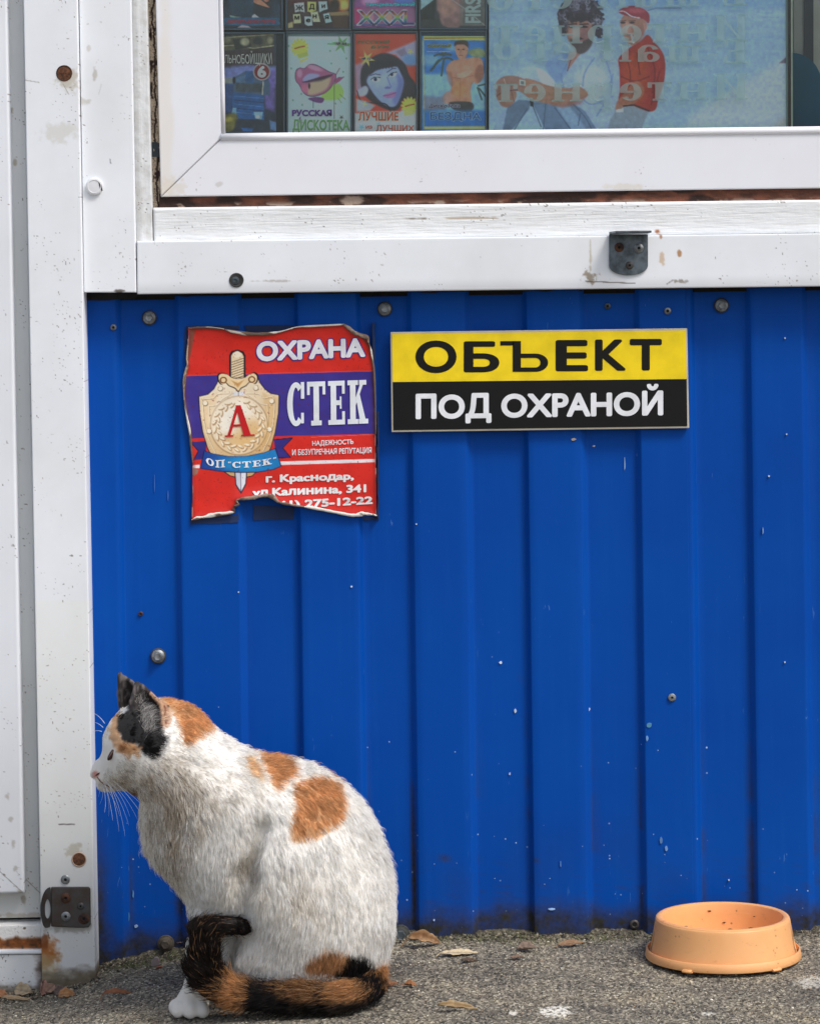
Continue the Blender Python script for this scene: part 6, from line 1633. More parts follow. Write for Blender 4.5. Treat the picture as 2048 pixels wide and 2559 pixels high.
prism('glass_edge', [(1974.5, -60), (1978.5, -60), (1979.5, 328), (1975.5, 328)], CY - .002, .03, flat(196, 214, 190), IN)
prism('curtain_strip', [(1982, -60), (2008, -60), (2008, 330), (1982, 330)], .040, .045, flat(146, 150, 146), IN)
prism('curtain_strip', [(2031, -60), (2300, -60), (2300, 330), (2031, 330)], .040, .045, flat(164, 164, 152), IN)
prism('dark_post', [(2008, -60), (2031, -60), (2031, 330), (2008, 330)], .036, .060, flat(34, 50, 66), IN)
pts = [(1976, 330), (1977, 133)] + [(1977 + 75 * math.sin(a), 212 - 80 * math.cos(a)) for a in np.linspace(.05, 1.55, 14)] + [(2090, 330)]
prism('teal_glass_panel', pts, .020, .023, MAT['teal'], IN)
# ------------------------------------------------------------------ the cat
CYP = -.235                      # depth of its middle plane
def W(u, v, y=CYP): return P(u, v, y)
cat_base = W(700, 2500, CYP)
CAT = thing('cat', 'calico cat, white with orange and black patches, sitting in profile with its tail curled round', 'cat', (float(cat_base[0]), CYP, float(ground_z(cat_base[0], -.25))))
H = .0024
x0c, x1c = float(W(215, 1900)[0]), float(W(1010, 2300)[0])
z0c, z1c = float(ground_z(-.31, -.3)) - .012, float(W(300, 1670)[2]) + .01
y0c, y1c = -.345, -.150 + .0
gx = np.arange(x0c, x1c, H); gy = np.arange(y0c, y1c + .02, H); gz = np.arange(z0c, z1c, H)
GX, GY, GZ = np.meshgrid(gx, gy, gz, indexing='ij')
GX, GY, GZ = [a.astype(np.float32) for a in (GX, GY, GZ)]
INSET = .0032

body_px = [(237, 1934), (238, 1922), (243, 1903), (250, 1880), (253, 1855), (254, 1836), (262, 1815), (279, 1790), (305, 1768), (345, 1748), (400, 1742), (442, 1746), (466, 1754), (493, 1769), (515, 1790), (533, 1811), (553, 1829), (584, 1850), (617, 1870),
           (638, 1881), (691, 1886), (757, 1900), (822, 1930), (878, 1972), (920, 2020), (950, 2080), (974, 2148), (986, 2213), (988, 2278), (981, 2343), (971, 2400), (958, 2445), (900, 2468), (800, 2474), (700, 2468), (610, 2450), (592, 2415), (598, 2370), (606, 2335),
           (585, 2315), (545, 2318), (500, 2318), (478, 2300), (466, 2255), (430, 2208), (391, 2168), (365, 2124), (352, 2070), (347, 2020), (345, 1988), (325, 1979), (300, 1976), (279, 1971), (258, 1963), (246, 1950), (240, 1941)]
bp = np.array(smooth_poly(body_px, 3))
bw = P(bp[:, 0], bp[:, 1], CYP)
# swell the outline into a body: solve a membrane under pressure inside it
hx = .0024
mx0, mz0 = bw[:, 0].min() - .01, bw[:, 2].min() - .01
nx, nz = int((bw[:, 0].max() + .01 - mx0) / hx) + 1, int((bw[:, 2].max() + .01 - mz0) / hx) + 1
MX, MZ = np.meshgrid(mx0 + hx * np.arange(nx), mz0 + hx * np.arange(nz), indexing='ij')
sd2 = poly_sd(bw[:, [0, 2]], MX, MZ) + INSET
inside = sd2 < 0
u_ = np.zeros_like(MX)
chk = (np.add.outer(np.arange(nx), np.arange(nz)) % 2).astype(bool)
fscale = 4.0
om = 1.96
for it in range(420):
    for c_ in (chk, ~chk):
        nb = np.zeros_like(u_); nb[1:-1, 1:-1] = (u_[2:, 1:-1] + u_[:-2, 1:-1] + u_[1:-1, 2:] + u_[1:-1, :-2] + hx * hx * fscale) / 4
        m_ = inside & c_; u_[m_] += om * (nb[m_] - u_[m_])
Uf = np.where(inside, np.maximum(u_, 1e-7), -np.maximum(sd2, 0) * .02)
def bil(A, x, z):
    fx = np.clip((x - mx0) / hx, 0, nx - 1.001); fz = np.clip((z - mz0) / hx, 0, nz - 1.001)
    i, j = fx.astype(int), fz.astype(int); a, b = fx - i, fz - j
    return A[i, j] * (1 - a) * (1 - b) + A[i + 1, j] * a * (1 - b) + A[i, j + 1] * (1 - a) * b + A[i + 1, j + 1] * a * b
X2, Z2 = np.meshgrid(gx, gz, indexing='ij')
U2 = bil(Uf, X2, Z2); sdg = bil(sd2, X2, Z2)
# width factor: slimmer head and chest, full haunches
uu, vv = PX(np.stack([X2, np.full_like(X2, CYP), Z2], -1))
wt_ = np.interp(np.arange(1500, 2700), [1700, 1850, 1960, 2050, 2200, 2330, 2450], [1.10, 1.02, .86, .76, .80, .86, .90]); wt_ = np.convolve(np.pad(wt_, 60, 'edge'), np.hanning(121) / np.hanning(121).sum(), 'valid')
wf = np.interp(vv, np.arange(1500, 2700), wt_)
wf = wf * np.interp(uu, [230, 300, 420], [.72, 1.0, 1.0])
gU = np.hypot(*np.gradient(U2, H, H))
num = (GY - CYP) ** 2 / (wf ** 2)[:, None, :] - U2[:, None, :]
F_ = num / np.sqrt(4 * (GY - CYP) ** 2 / (wf ** 4)[:, None, :] + (gU ** 2)[:, None, :] + 1e-5)
F_ = np.where((sdg > .012)[:, None, :], np.maximum(F_, sdg[:, None, :]), F_).astype(np.float32)

def smin(a, b, k):
    h_ = np.clip(.5 + .5 * (b - a) / k, 0, 1)
    return b * (1 - h_) + a * h_ - k * h_ * (1 - h_)
def box_of(pmin, pmax, pad):
    i0, i1 = np.searchsorted(gx, pmin[0] - pad), np.searchsorted(gx, pmax[0] + pad)
    j0, j1 = np.searchsorted(gy, pmin[1] - pad), np.searchsorted(gy, pmax[1] + pad)
    k0, k1 = np.searchsorted(gz, pmin[2] - pad), np.searchsorted(gz, pmax[2] + pad)
    return (slice(i0, i1), slice(j0, j1), slice(k0, k1))
def add(A, fn, pmin, pmax, k, pad=.03, sub=False):
    pad = max(.012, 2.6 * k)
    s_ = box_of(pmin, pmax, pad)
    d = fn(GX[s_], GY[s_], GZ[s_])
    if sub: A[s_] = -smin(-A[s_], d, k)
    else: A[s_] = smin(A[s_], d, k)
def capsule(A, a, b, ra, rb, k=.01, sub=False):
    a, b = np.array(a, float), np.array(b, float)
    def fn(x, y, z):
        e = b - a; l2 = e @ e
        t_ = np.clip(((x - a[0]) * e[0] + (y - a[1]) * e[1] + (z - a[2]) * e[2]) / l2, 0, 1)
        return (np.sqrt((x - a[0] - t_ * e[0]) ** 2 + (y - a[1] - t_ * e[1]) ** 2 + (z - a[2] - t_ * e[2]) ** 2) - (ra + (rb - ra) * t_)).astype(np.float32)
    R_ = max(ra, rb)
    add(A, fn, np.minimum(a, b) - R_, np.maximum(a, b) + R_, k, sub=sub)
def ellip(A, c, r, k=.01, rot=0, sub=False):
    c = np.array(c, float); cr, sr_ = math.cos(rot), math.sin(rot)
    def fn(x, y, z):
        dx, dy, dz = x - c[0], y - c[1], z - c[2]
        dx, dz = dx * cr + dz * sr_, -dx * sr_ + dz * cr
        k0 = np.sqrt((dx / r[0]) ** 2 + (dy / r[1]) ** 2 + (dz / r[2]) ** 2); k1 = np.sqrt((dx / r[0] ** 2) ** 2 + (dy / r[1] ** 2) ** 2 + (dz / r[2] ** 2) ** 2)
        return (k0 * (k0 - 1) / (k1 + 1e-9)).astype(np.float32)
    m_ = max(r); add(A, fn, c - m_, c + m_, k, sub=sub)
PXM = 1 / 2185.
yn = CYP - .001
# haunch (near and far), shoulder, cheek, muzzle
ellip(F_, W(800, 2290, CYP - .042), (.072, .030, .066), .03)
ellip(F_, W(800, 2290, CYP + .042), (.072, .030, .066), .03)
ellip(F_, W(700, 2400, CYP - .055), (.050, .020, .028), .02)
ellip(F_, W(545, 2130, CYP - .030), (.034, .026, .060), .025, .25)
ellip(F_, W(545, 2130, CYP + .030), (.034, .026, .060), .025, .25)
for sg in (-1, 1):
    ellip(F_, W(365, 1915, CYP + sg * .026), (.026, .018, .022), .014)      # cheeks
    ellip(F_, W(274, 1941, CYP + sg * .0090), (.0155, .0105, .0115), .006)     # whisker pads
    ellip(F_, W(292, 1862, CYP + sg * .021), (.012, .008, .007), .008)       # brow
    ellip(F_, W(286, 1886, CYP + sg * .0235), (.0085, .006, .0055), .004, .6, sub=True)   # eye socket
ellip(F_, W(272, 1961, CYP), (.0145, .011, .0075), .006)                        # chin
capsule(F_, W(245, 1912, CYP), W(236, 1932, CYP), .0055, .0052, .008)         # nose bridge
for sg in (-1, 1):
    capsule(F_, W(655, 2070, CYP + sg * .084), W(618, 2190, CYP + sg * .084), .005, .010, .022, sub=True)
    capsule(F_, W(618, 2190, CYP + sg * .084), W(592, 2310, CYP + sg * .077), .010, .012, .020, sub=True)
# front legs
def leg(sg, pts, rad, k=.014):
    for (a, b, ra, rb) in zip(pts[:-1], pts[1:], rad[:-1], rad[1:]): capsule(F_, W(a[0], a[1], a[2]), W(b[0], b[1], b[2]), ra, rb, k)
yl, yf_ = CYP - .034, CYP + .026
leg(-1, [(540, 2215, yl), (528, 2300, yl - .004), (512, 2385, yl - .010), (500, 2452, yl - .016)], [.026, .0185, .0150, .0135])
leg(1, [(550, 2235, yf_), (572, 2310, yf_), (578, 2370, yf_), (572, 2430, yf_)], [.028, .0220, .0165, .0140])
yp = yl - .014
def paw(u, v, y, s_=1.0):
    g_ = float(ground_z(W(u, v, y)[0], y))
    c_ = W(u, v, y); c_[2] = g_ + .0135 * s_
    ellip(F_, c_, (.0190 * s_, .0150 * s_, .0115 * s_), .006)
    for dx, dy, rr_ in ((-.0195, .002, .0078), (-.0150, -.0110, .0086), (-.0010, -.0165, .0088), (.0130, -.0150, .0080)):
        ellip(F_, (c_[0] + dx * s_, c_[1] + dy * s_, g_ + .0092 * s_), (rr_ * s_, rr_ * .92 * s_, .0092 * s_), .0015)
paw(480, 2500, yp)
paw(556, 2470, yf_ + .0, .92)
leg(-1, [(500, 2452, yl - .016), (484, 2484, yp)], [.0138, .0135])
leg(1, [(572, 2430, yf_), (560, 2458, yf_)], [.0140, .0125])
# hind paw peeping out under the haunch
gz_ = float(ground_z(W(600, 2450, CYP - .05)[0], CYP - .05))
c_ = W(622, 2462, CYP - .045); c_[2] = gz_ + .012
c_[2] -= .004; capsule(F_, c_, W(720, 2450, CYP - .045), .009, .012, .012)
# tail
TAIL = [(925, 2420, CYP - .010, .0125), (934, 2452, CYP - .045, .0135), (905, 2476, CYP - .076, .0130), (860, 2487, CYP - .092, .0140), (790, 2490, CYP - .094, .0140), (700, 2490, CYP - .094, .0140), (620, 2486, CYP - .094, .0140), (560, 2471, CYP - .094, .0145), (522, 2440, CYP - .092, .0145),
        (504, 2400, CYP - .088, .0165), (502, 2360, CYP - .084, .0150), (514, 2332, CYP - .080, .0120), (540, 2316, CYP - .078, .0098), (575, 2312, CYP - .077, .0085), (604, 2317, CYP - .077, .0075)]
tq = np.array(smooth_poly([(u, v, y * 2000, r_ * 1000) for u, v, y, r_ in TAIL], 4, False))
tp = P(tq[:, 0], tq[:, 1], tq[:, 2] / 2000); tr_ = tq[:, 3] / 1000 * .92
for i in range(len(tp)):      # nothing of it under the ground
    tp[i, 2] = max(tp[i, 2], float(ground_z(tp[i, 0], tp[i, 1])) + tr_[i] + .0045)
T_ = np.full_like(F_, 1.0)
for i in range(len(tp) - 1): capsule(T_, tp[i], tp[i + 1], tr_[i], tr_[i + 1], .004)
F_ = np.where(T_ < .5, smin(F_, T_, .003), F_)
# ears: cupped shells fanned from the tip to a curved base
def ear(tips, base, mid, r0, r1):
    E_ = np.full_like(F_[:], 1.0)
    for b, m_, tip in zip(base, mid, tips):
        capsule(E_, b, m_, r0, r0 * .85, .0035); capsule(E_, m_, tip, r0 * .85, r1, .0035)
    return E_
def ear_arc(cx, cv, y, ru, ry_, a0, a1, n=15, dv=0):
    return [W(cx + ru * math.cos(a), cv + dv * math.cos(a) , y + ry_ * math.sin(a)) for a in np.linspace(a0, a1, n)]
yE = CYP - .022
near = ear(ear_arc(350, 1713, yE + .004, 9, .003, -.3, math.pi + .3, 17, 5), ear_arc(372, 1826, yE - .013, 38, .017, -.35, math.pi + .35, 19, -4), ear_arc(367, 1758, yE - .008, 39, .014, -.35, math.pi + .35, 19, 4), .0024, .0015)
far = ear(ear_arc(314, 1694, CYP + .012, 15, .004, -.3, math.pi + .3, 15, 10), ear_arc(334, 1790, CYP + .020, 30, .013, -.4, math.pi + .4, 15, 0), ear_arc(329, 1738, CYP + .016, 31, .010, -.4, math.pi + .4, 15, 4), .0024, .0015)
EARD = np.minimum(near, far)
F_ = np.where(EARD < .5, smin(F_, EARD, .004), F_)

# nets through the zero level
def surface_nets(A):
    s_ = A < 0
    nx_, ny_, nz_ = A.shape
    c8 = [(i, j, k) for i in (0, 1) for j in (0, 1) for k in (0, 1)]
    cnt = sum(s_[i:nx_ - 1 + i, j:ny_ - 1 + j, k:nz_ - 1 + k].astype(np.int8) for i, j, k in c8)
    act = (cnt > 0) & (cnt < 8)
    ci = np.argwhere(act); idx = -np.ones(act.shape, np.int64); idx[act] = np.arange(len(ci))
    pos = np.zeros((len(ci), 3)); n_ = np.zeros(len(ci))
    for e in [(a, b) for a in c8 for b in c8 if sum(abs(np.subtract(a, b))) == 1 and a < b]:
        a, b = np.array(e[0]), np.array(e[1])
        va = A[tuple((ci + a).T)]; vb = A[tuple((ci + b).T)]
        m_ = (va < 0) != (vb < 0); t_ = np.where(m_, va / np.where(m_, va - vb, 1), 0)
        pos += np.where(m_[:, None], a + t_[:, None] * (b - a), 0); n_ += m_
    pos = pos / n_[:, None] + ci
    quads = []
    for ax in range(3):
        d = [0, 0, 0]; d[ax] = 1
        sl0 = tuple(slice(1, n - 1) if k != ax else slice(0, n - 1) for k, n in enumerate(A.shape))
        sl1 = tuple(slice(1, n - 1) if k != ax else slice(1, n) for k, n in enumerate(A.shape))
        ch = s_[sl0] != s_[sl1]; fl = s_[sl0][ch]
        p = np.argwhere(ch) + np.array([0 if k == ax else 1 for k in range(3)])
        o1, o2 = [k for k in range(3) if k != ax]
        def I(da, db):
            q = p.copy(); q[:, o1] -= da; q[:, o2] -= db; return idx[tuple(q.T)]
        Q = np.stack([I(0, 0), I(1, 0), I(1, 1), I(0, 1)], -1)
        flip = fl if ax != 1 else ~fl
        Q[~flip] = Q[~flip][:, ::-1]
        quads.append(Q)
    return pos, np.concatenate(quads)
vp, fq = surface_nets(F_)
vw = np.stack([gx[0] + vp[:, 0] * H, gy[0] + vp[:, 1] * H, gz[0] + vp[:, 2] * H], -1)
# keep the largest connected piece
par = np.arange(len(vw))
ed = np.concatenate([fq[:, [0, 1]], fq[:, [1, 2]], fq[:, [2, 3]]])
for _ in range(3000):
    m_ = np.minimum(par[ed[:, 0]], par[ed[:, 1]]); old = par.copy()
    np.minimum.at(par, par[ed[:, 0]], m_); np.minimum.at(par, par[ed[:, 1]], m_); par = np.minimum(par, par[par]); par = par[par]
    if (par == old).all(): break
root_, cnt_ = np.unique(par, return_counts=True); big = root_[cnt_.argmax()]
print('cat pieces', len(root_), cnt_.max(), len(vw))
kf = par[fq[:, 0]] == big; fq = fq[kf]; used = np.unique(fq); rm = np.full(len(vw), -1); rm[used] = np.arange(len(used)); vw = vw[used]; fq = rm[fq]
# relax a little
adj = np.concatenate([fq[:, [0, 1]], fq[:, [1, 2]], fq[:, [2, 3]], fq[:, [3, 0]]])
deg = np.bincount(adj[:, 0], minlength=len(vw)) + np.bincount(adj[:, 1], minlength=len(vw))
for it in range(2):
    s3 = np.stack([np.bincount(adj[:, 0], vw[adj[:, 1], k], len(vw)) + np.bincount(adj[:, 1], vw[adj[:, 0], k], len(vw)) for k in range(3)], -1)
    vw = vw * .45 + .55 * s3 / deg[:, None]

def vert_normals(v, f):
    n = np.cross(v[f[:, 2]] - v[f[:, 0]], v[f[:, 3]] - v[f[:, 1]])
    N_ = np.zeros_like(v)
    for k in range(4): np.add.at(N_, f[:, k], n)
    return N_ / (np.linalg.norm(N_, axis=1)[:, None] + 1e-15)
VN = vert_normals(vw, fq)
# outward check
cen = vw.mean(0)
if ((vw - cen) * VN).sum() < 0: fq = fq[:, ::-1]; VN = -VN

# ---- coat: colour, direction and length as the photo shows them (the far side mirrors the near side)
def near_px(p):
    q = p.copy(); q[:, 1] = np.where(q[:, 1] > CYP, 2 * CYP - q[:, 1], q[:, 1]); return PX(q)
def z3(pts): return [(180 + x * .30145, 1640 + y * .30145) for x, y in pts]
def z4(pts): return [(300 + x * .4348, 1800 + y * .4348) for x, y in pts]
tail_kd = kdtree.KDTree(len(tp))
for i, q in enumerate(tp): tail_kd.insert(q, i)
tail_kd.balance()
tarc = np.concatenate([[0], np.cumsum(np.linalg.norm(np.diff(tp, axis=0), axis=1))]); tarc /= tarc[-1]
def tail_info(p):
    par_ = np.full(len(p), -1.0); ti = np.zeros(len(p), int)
    tu_ = PX(p)[0]
    cand = np.where((p[:, 2] < W(500, 2200)[2]) & (p[:, 1] < CYP - .0) & (tu_ > 474))[0]
    for i in cand:
        co, j, d = tail_kd.find(p[i])
        if d < tr_[j] + .0042: par_[i] = tarc[j]; ti[i] = j
    return par_, ti
def near_ear(p):
    i = np.clip(((p[:, 0] - gx[0]) / H).astype(int), 0, len(gx) - 1); j = np.clip(((p[:, 1] - gy[0]) / H).astype(int), 0, len(gy) - 1); k = np.clip(((p[:, 2] - gz[0]) / H).astype(int), 0, len(gz) - 1)
    return np.minimum(EARD[i, j, k], 1) < .0032
WH, OR, OR2, BK = np.array([.99, .975, .95]), np.array([.80, .58, .38]), np.array([.90, .73, .54]), np.array([.085, .075, .075])
def coat(p, tpar, isear, nz=1.0, rs=None):
    u, v = near_px(p)
    if rs is not None:
        u = u + rs.normal(0, 3.6, len(u)); v = v + rs.normal(0, 4.6, len(v))
    nse = (fbm(u * .09, v * .09, 5, 3) - .5) * 14
    c = np.broadcast_to(WH, (len(u), 3)).copy()
    def put(poly, col, k=1.0, soft=6, sm=4, nn=1.0):
        nonlocal c
        q = np.array(smooth_poly(poly, sm)); m_ = (sstep(soft, -soft, poly_sd(q, u, v) + nse * nn * .8) * k)[:, None]
        c = c * (1 - m_) + col * m_
    # beige grime on cheek, throat, neck and shoulder
    g = sstep(.36, .7, fbm(u * .05, v * .022, 12, 4))
    def zone(cu, cv_, ru, rv): return np.clip(1.2 - np.hypot((u - cu) / ru, (v - cv_) / rv), 0, 1)
    gz2 = np.clip(zone(340, 1950, 90, 60) * .9 + zone(440, 2010, 120, 130) * .9 + zone(430, 2170, 80, 120) * .6 + zone(760, 2270, 110, 90) * .35 + zone(620, 2200, 60, 90) * .4 + zone(600, 1990, 90, 70) * .3 + zone(450, 2500, 60, 30) * .4, 0, 1)
    m_ = (gz2 * (.3 + .7 * g) * .46)[:, None]; c = c * (1 - m_) + np.array([.60, .52, .41]) * m_
    put(z3([(740, 340), (870, 335), (960, 355), (1050, 400), (1130, 470), (1200, 560), (1195, 620), (1080, 690), (1010, 750), (960, 735), (930, 640), (890, 560), (850, 480), (790, 420)]), OR, .95)
    put(z3([(355, 480), (325, 560), (308, 650), (335, 730), (370, 765), (385, 800), (450, 815), (540, 790), (540, 740), (430, 690), (410, 600), (430, 500)]), OR, .8, 4)
    put(z3([(470, 430), (400, 500), (372, 590), (400, 660), (440, 705), (540, 735), (575, 800), (640, 835), (700, 855), (770, 790), (800, 700), (770, 655), (760, 560), (740, 420), (700, 330), (540, 250), (480, 330)]), BK, 1, 4)
    put(z3([(400, 735), (520, 745), (600, 800), (560, 830), (420, 825)]), OR * .9, .75, 4, nn=2.2)
    put(z4([(745, 225), (790, 228), (826, 280), (832, 345), (805, 362), (775, 320), (755, 270)]), OR2, .85, 5)
    put(z4([(828, 200), (900, 195), (970, 205), (1030, 262), (1045, 318), (1000, 360), (925, 405), (890, 398), (866, 320)]), OR, .95, 6)
    put(z4([(1032, 385), (1100, 350), (1200, 345), (1285, 395), (1312, 500), (1290, 590), (1200, 650), (1090, 702), (985, 695), (1000, 600), (1020, 520), (1005, 440)]), OR, .95, 6)
    put(z4([(1060, 1430), (1130, 1380), (1200, 1345), (1300, 1370), (1345, 1400), (1300, 1465), (1240, 1490), (1080, 1480)]), OR * .95, .9, 5)
    put(z4([(1320, 1375), (1400, 1385), (1455, 1440), (1440, 1500), (1330, 1520), (1240, 1490), (1290, 1440)]), BK, .95, 5)
    put(z4([(1440, 1470), (1545, 1420), (1560, 1540), (1480, 1560)]), OR, .9, 5)
    put([(313, 1982), (330, 1972), (346, 1974), (346, 1990), (322, 1992)], np.array([.45, .30, .16]), .8, 3)      # chin patch
    # streaks inside the coloured patches
    st_ = fbm(u * .05 + v * .02, v * .16, 33, 3)
    orange = (c[:, 0] - c[:, 2] > .2)
    c = np.where(orange[:, None], c * (.80 + .42 * st_)[:, None], c)
    # face: bare edges
    c = np.where((line_mask(u, v, (236, 1940), (248, 1934), 2.6) > .4)[:, None] & (np.abs(p[:, 1] - CYP) < .02)[:, None], np.array([.42, .26, .24]), c)
    # ears
    e = isear & (v < 1838)
    edge = np.array([.22, .20, .20])
    c[e] = np.where((v[e] < 1760)[:, None], edge, np.array([.13, .11, .11]))
    st2 = fbm(u * .22, v * .05, 3, 2)
    c[e] = c[e] * (.7 + 1.3 * sstep(.4, .7, st2[e]))[:, None]
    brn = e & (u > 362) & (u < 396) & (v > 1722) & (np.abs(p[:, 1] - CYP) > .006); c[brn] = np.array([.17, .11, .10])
    e2 = e & (np.hypot(u - 396, v - 1745) < 26) & (u - 340 > (v - 1700) * .82 + 4); c[e2] = np.array([.72, .56, .44])
    put([(402, 1752), (412, 1758), (428, 1775), (430, 1800), (420, 1818), (406, 1815), (402, 1790)], np.array([.78, .60, .46]), .8, 3, nn=.4)
    c = np.where((line_mask(u, v, (412, 1765), (416, 1808), 2.5) > .4)[:, None], np.array([.50, .30, .20]), c)
    # tail bands
    on = tpar >= 0
    if on.any():
        t_ = tpar[on] + (rs.normal(0, .022, on.sum()) if rs is not None else 0)
        keys = [0, .03, .05, .115, .13, .20, .215, .235, .36, .40, .50, .555, .575, .64, .665, 1.0]
        cols_ = np.array([OR, OR, BK, BK, OR, OR * .95, BK * 1.4, BK * 1.2, BK * 1.5, (.42, .27, .17), (.16, .10, .08), (.12, .08, .07), OR * .95, OR, (.10, .065, .05), (.085, .055, .045)])
        keys = [0, .10, .118, .215, .235, .315, .33, .36, .375, .44, .455, .565, .585, .655, .675, 1.0]
        cols_ = np.array([OR, OR * .9, BK, BK, OR, OR * .95, (.16, .10, .08), (.15, .10, .08), (.52, .36, .22), (.40, .27, .17), (.17, .11, .09), (.13, .085, .07), OR * .85, OR, (.10, .065, .05), (.085, .055, .045)])
        cc_ = np.stack([np.interp(t_, keys, cols_[:, j]) for j in range(3)], -1)
        _, ti = tail_info_cache
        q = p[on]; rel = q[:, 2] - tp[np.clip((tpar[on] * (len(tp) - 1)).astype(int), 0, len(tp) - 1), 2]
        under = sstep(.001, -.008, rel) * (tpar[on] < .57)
        if rs is not None:
            mixr = (rs.random(on.sum()) < .34 * (rel > -.001) * (t_ > .20) * (t_ < .50)) | (rs.random(on.sum()) < .025)
            cc_ = np.where(mixr[:, None], np.array([.66, .50, .34]), cc_)
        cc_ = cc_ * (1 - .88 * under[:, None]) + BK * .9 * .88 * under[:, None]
        c[on] = cc_
    if rs is not None:
        dirt = (rs.random(len(c)) < .22 * sstep(.15, .75, gz2)) & (c[:, 2] > .6)
        c = np.where(dirt[:, None], np.array([.56, .48, .38]), c)
        c = c * (1 + rs.normal(-.01, .075, len(c)))[:, None]
    return np.clip(c, 0, 1)
tail_info_cache = tail_info(vw)
isear_v = near_ear(vw)
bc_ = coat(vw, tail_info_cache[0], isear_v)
uN, vN = near_px(vw)
pink = sstep(1.3, .7, np.hypot((uN - 239) / 8.5, (vN - 1935) / 8.5))[:, None]
skin = bc_ * .92
skin = skin * (1 - pink) + np.array([.80, .56, .52]) * pink
tskin = NT('cat_skin'); tskin.set(Base_Color=tskin.attr(), Roughness=.75); MAT['skin'] = tskin.m
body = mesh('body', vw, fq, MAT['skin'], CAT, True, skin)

# combing directions in picture pixels, and hair length in mm, lift
DIRS = [(245, 1895, .35, -1, 2, .15), (262, 1850, .5, -1, 3, .2), (285, 1795, .8, -.8, 6, .35), (330, 1775, 1, -.3, 7, .35), (330, 1830, 1, .25, 8, .3), (300, 1860, .8, .3, 5, .3), (390, 1750, 1, 0, 9, .35), (450, 1755, 1, .35, 12, .35), (510, 1800, 1, .9, 14, .35),
        (270, 1930, .9, .5, 4, .2), (262, 1955, .8, .7, 5, .25), (300, 1915, 1, .25, 7, .3), (340, 1940, 1, .3, 11, .35), (300, 1960, 1, .4, 7, .3), (380, 1880, 1, .3, 13, .35), (400, 1940, 1, .6, 15, .35), (340, 1980, .8, .9, 9, .3), (380, 1990, .5, 1, 17, .35), (430, 1860, .9, .5, 15, .3),
        (440, 1990, .35, 1, 19, .35), (360, 2060, .1, 1, 20, .4), (365, 2120, .15, 1, 20, .45), (420, 2090, .15, 1, 21, .35), (500, 1920, .8, .7, 17, .28), (560, 1860, 1, .7, 16, .35), (600, 1950, .7, .9, 17, .25), (500, 2050, .3, 1, 20, .3), (430, 2200, .25, 1, 19, .4), (470, 2150, .1, 1, 20, .3),
        (480, 2250, .15, 1, 14, .35), (640, 1890, 1, .15, 17, .4), (720, 1900, 1, .3, 18, .4), (800, 1930, 1, .6, 18, .4), (870, 1985, .8, .8, 19, .45), (930, 2060, .5, 1, 19, .42), (968, 2160, .25, 1, 19, .4), (980, 2280, .0, 1, 18, .35), (965, 2390, -.15, 1, 16, .35), (700, 2000, .7, 1, 18, .22),
        (820, 2060, .5, 1, 18, .22), (600, 2080, .3, 1, 19, .25), (560, 2180, .15, 1, 19, .28), (640, 2180, .6, 1, 18, .25), (720, 2150, .3, 1, 18, .22), (850, 2180, .25, 1, 18, .22), (740, 2260, .3, .9, 18, .25), (900, 2260, .1, 1, 18, .22), (650, 2280, -.35, 1, 19, .28), (620, 2360, -.45, 1, 19, .35),
        (700, 2360, -.25, 1, 19, .25), (800, 2350, -.1, 1, 18, .22), (900, 2380, -.05, 1, 17, .25), (700, 2440, -.3, 1, 14, .3), (820, 2440, -.1, 1, 13, .3), (930, 2440, 0, 1, 14, .3), (530, 2280, .05, 1, 10, .25), (520, 2360, 0, 1, 8, .22), (505, 2430, -.1, 1, 6, .2), (480, 2470, -.7, .8, 4, .2), (440, 2500, -.8, .7, 3, .15), (500, 2505, -.3, 1, 3, .15)]
DA = np.array(DIRS, float)
nrm_ = np.hypot(DA[:, 2], DA[:, 3]); DA[:, 2] /= nrm_; DA[:, 3] /= nrm_
def comb(u, v):
    sgm = 44.0
    out = np.zeros((len(u), 4)); ws = np.zeros(len(u))
    for r_ in DA:
        w = np.exp(-((u - r_[0]) ** 2 + (v - r_[1]) ** 2) / (2 * sgm ** 2)) + 1e-9 / (1 + (u - r_[0]) ** 2 + (v - r_[1]) ** 2)
        out += w[:, None] * r_[2:6]; ws += w
    return out / ws[:, None]

rs = np.random.default_rng(11)
tri = np.concatenate([fq[:, [0, 1, 2]], fq[:, [0, 2, 3]]])
ta = np.linalg.norm(np.cross(vw[tri[:, 1]] - vw[tri[:, 0]], vw[tri[:, 2]] - vw[tri[:, 0]]), axis=1) / 2
tc_ = vw[tri].mean(1)
dens = np.where(tc_[:, 1] > CYP + .012, .35, 1.0)
tu, tv = near_px(tc_)
dens = dens * np.where((tu < 420) & (tv < 1990), 2.2, 1.0)        # short face hair stands closer
NH = 400000
prob = ta * dens; prob /= prob.sum()
ti_ = rs.choice(len(tri), NH, p=prob)
a_, b_ = rs.random(NH), rs.random(NH); sw = a_ + b_ > 1; a_[sw], b_[sw] = 1 - a_[sw], 1 - b_[sw]
t3 = tri[ti_]
roots = vw[t3[:, 0]] * (1 - a_ - b_)[:, None] + vw[t3[:, 1]] * a_[:, None] + vw[t3[:, 2]] * b_[:, None]
nrm = VN[t3[:, 0]] * (1 - a_ - b_)[:, None] + VN[t3[:, 1]] * a_[:, None] + VN[t3[:, 2]] * b_[:, None]
nrm /= np.linalg.norm(nrm, axis=1)[:, None] + 1e-12
ru, rv = near_px(roots)
side = np.where(roots[:, 1] > CYP, -1.0, 1.0)
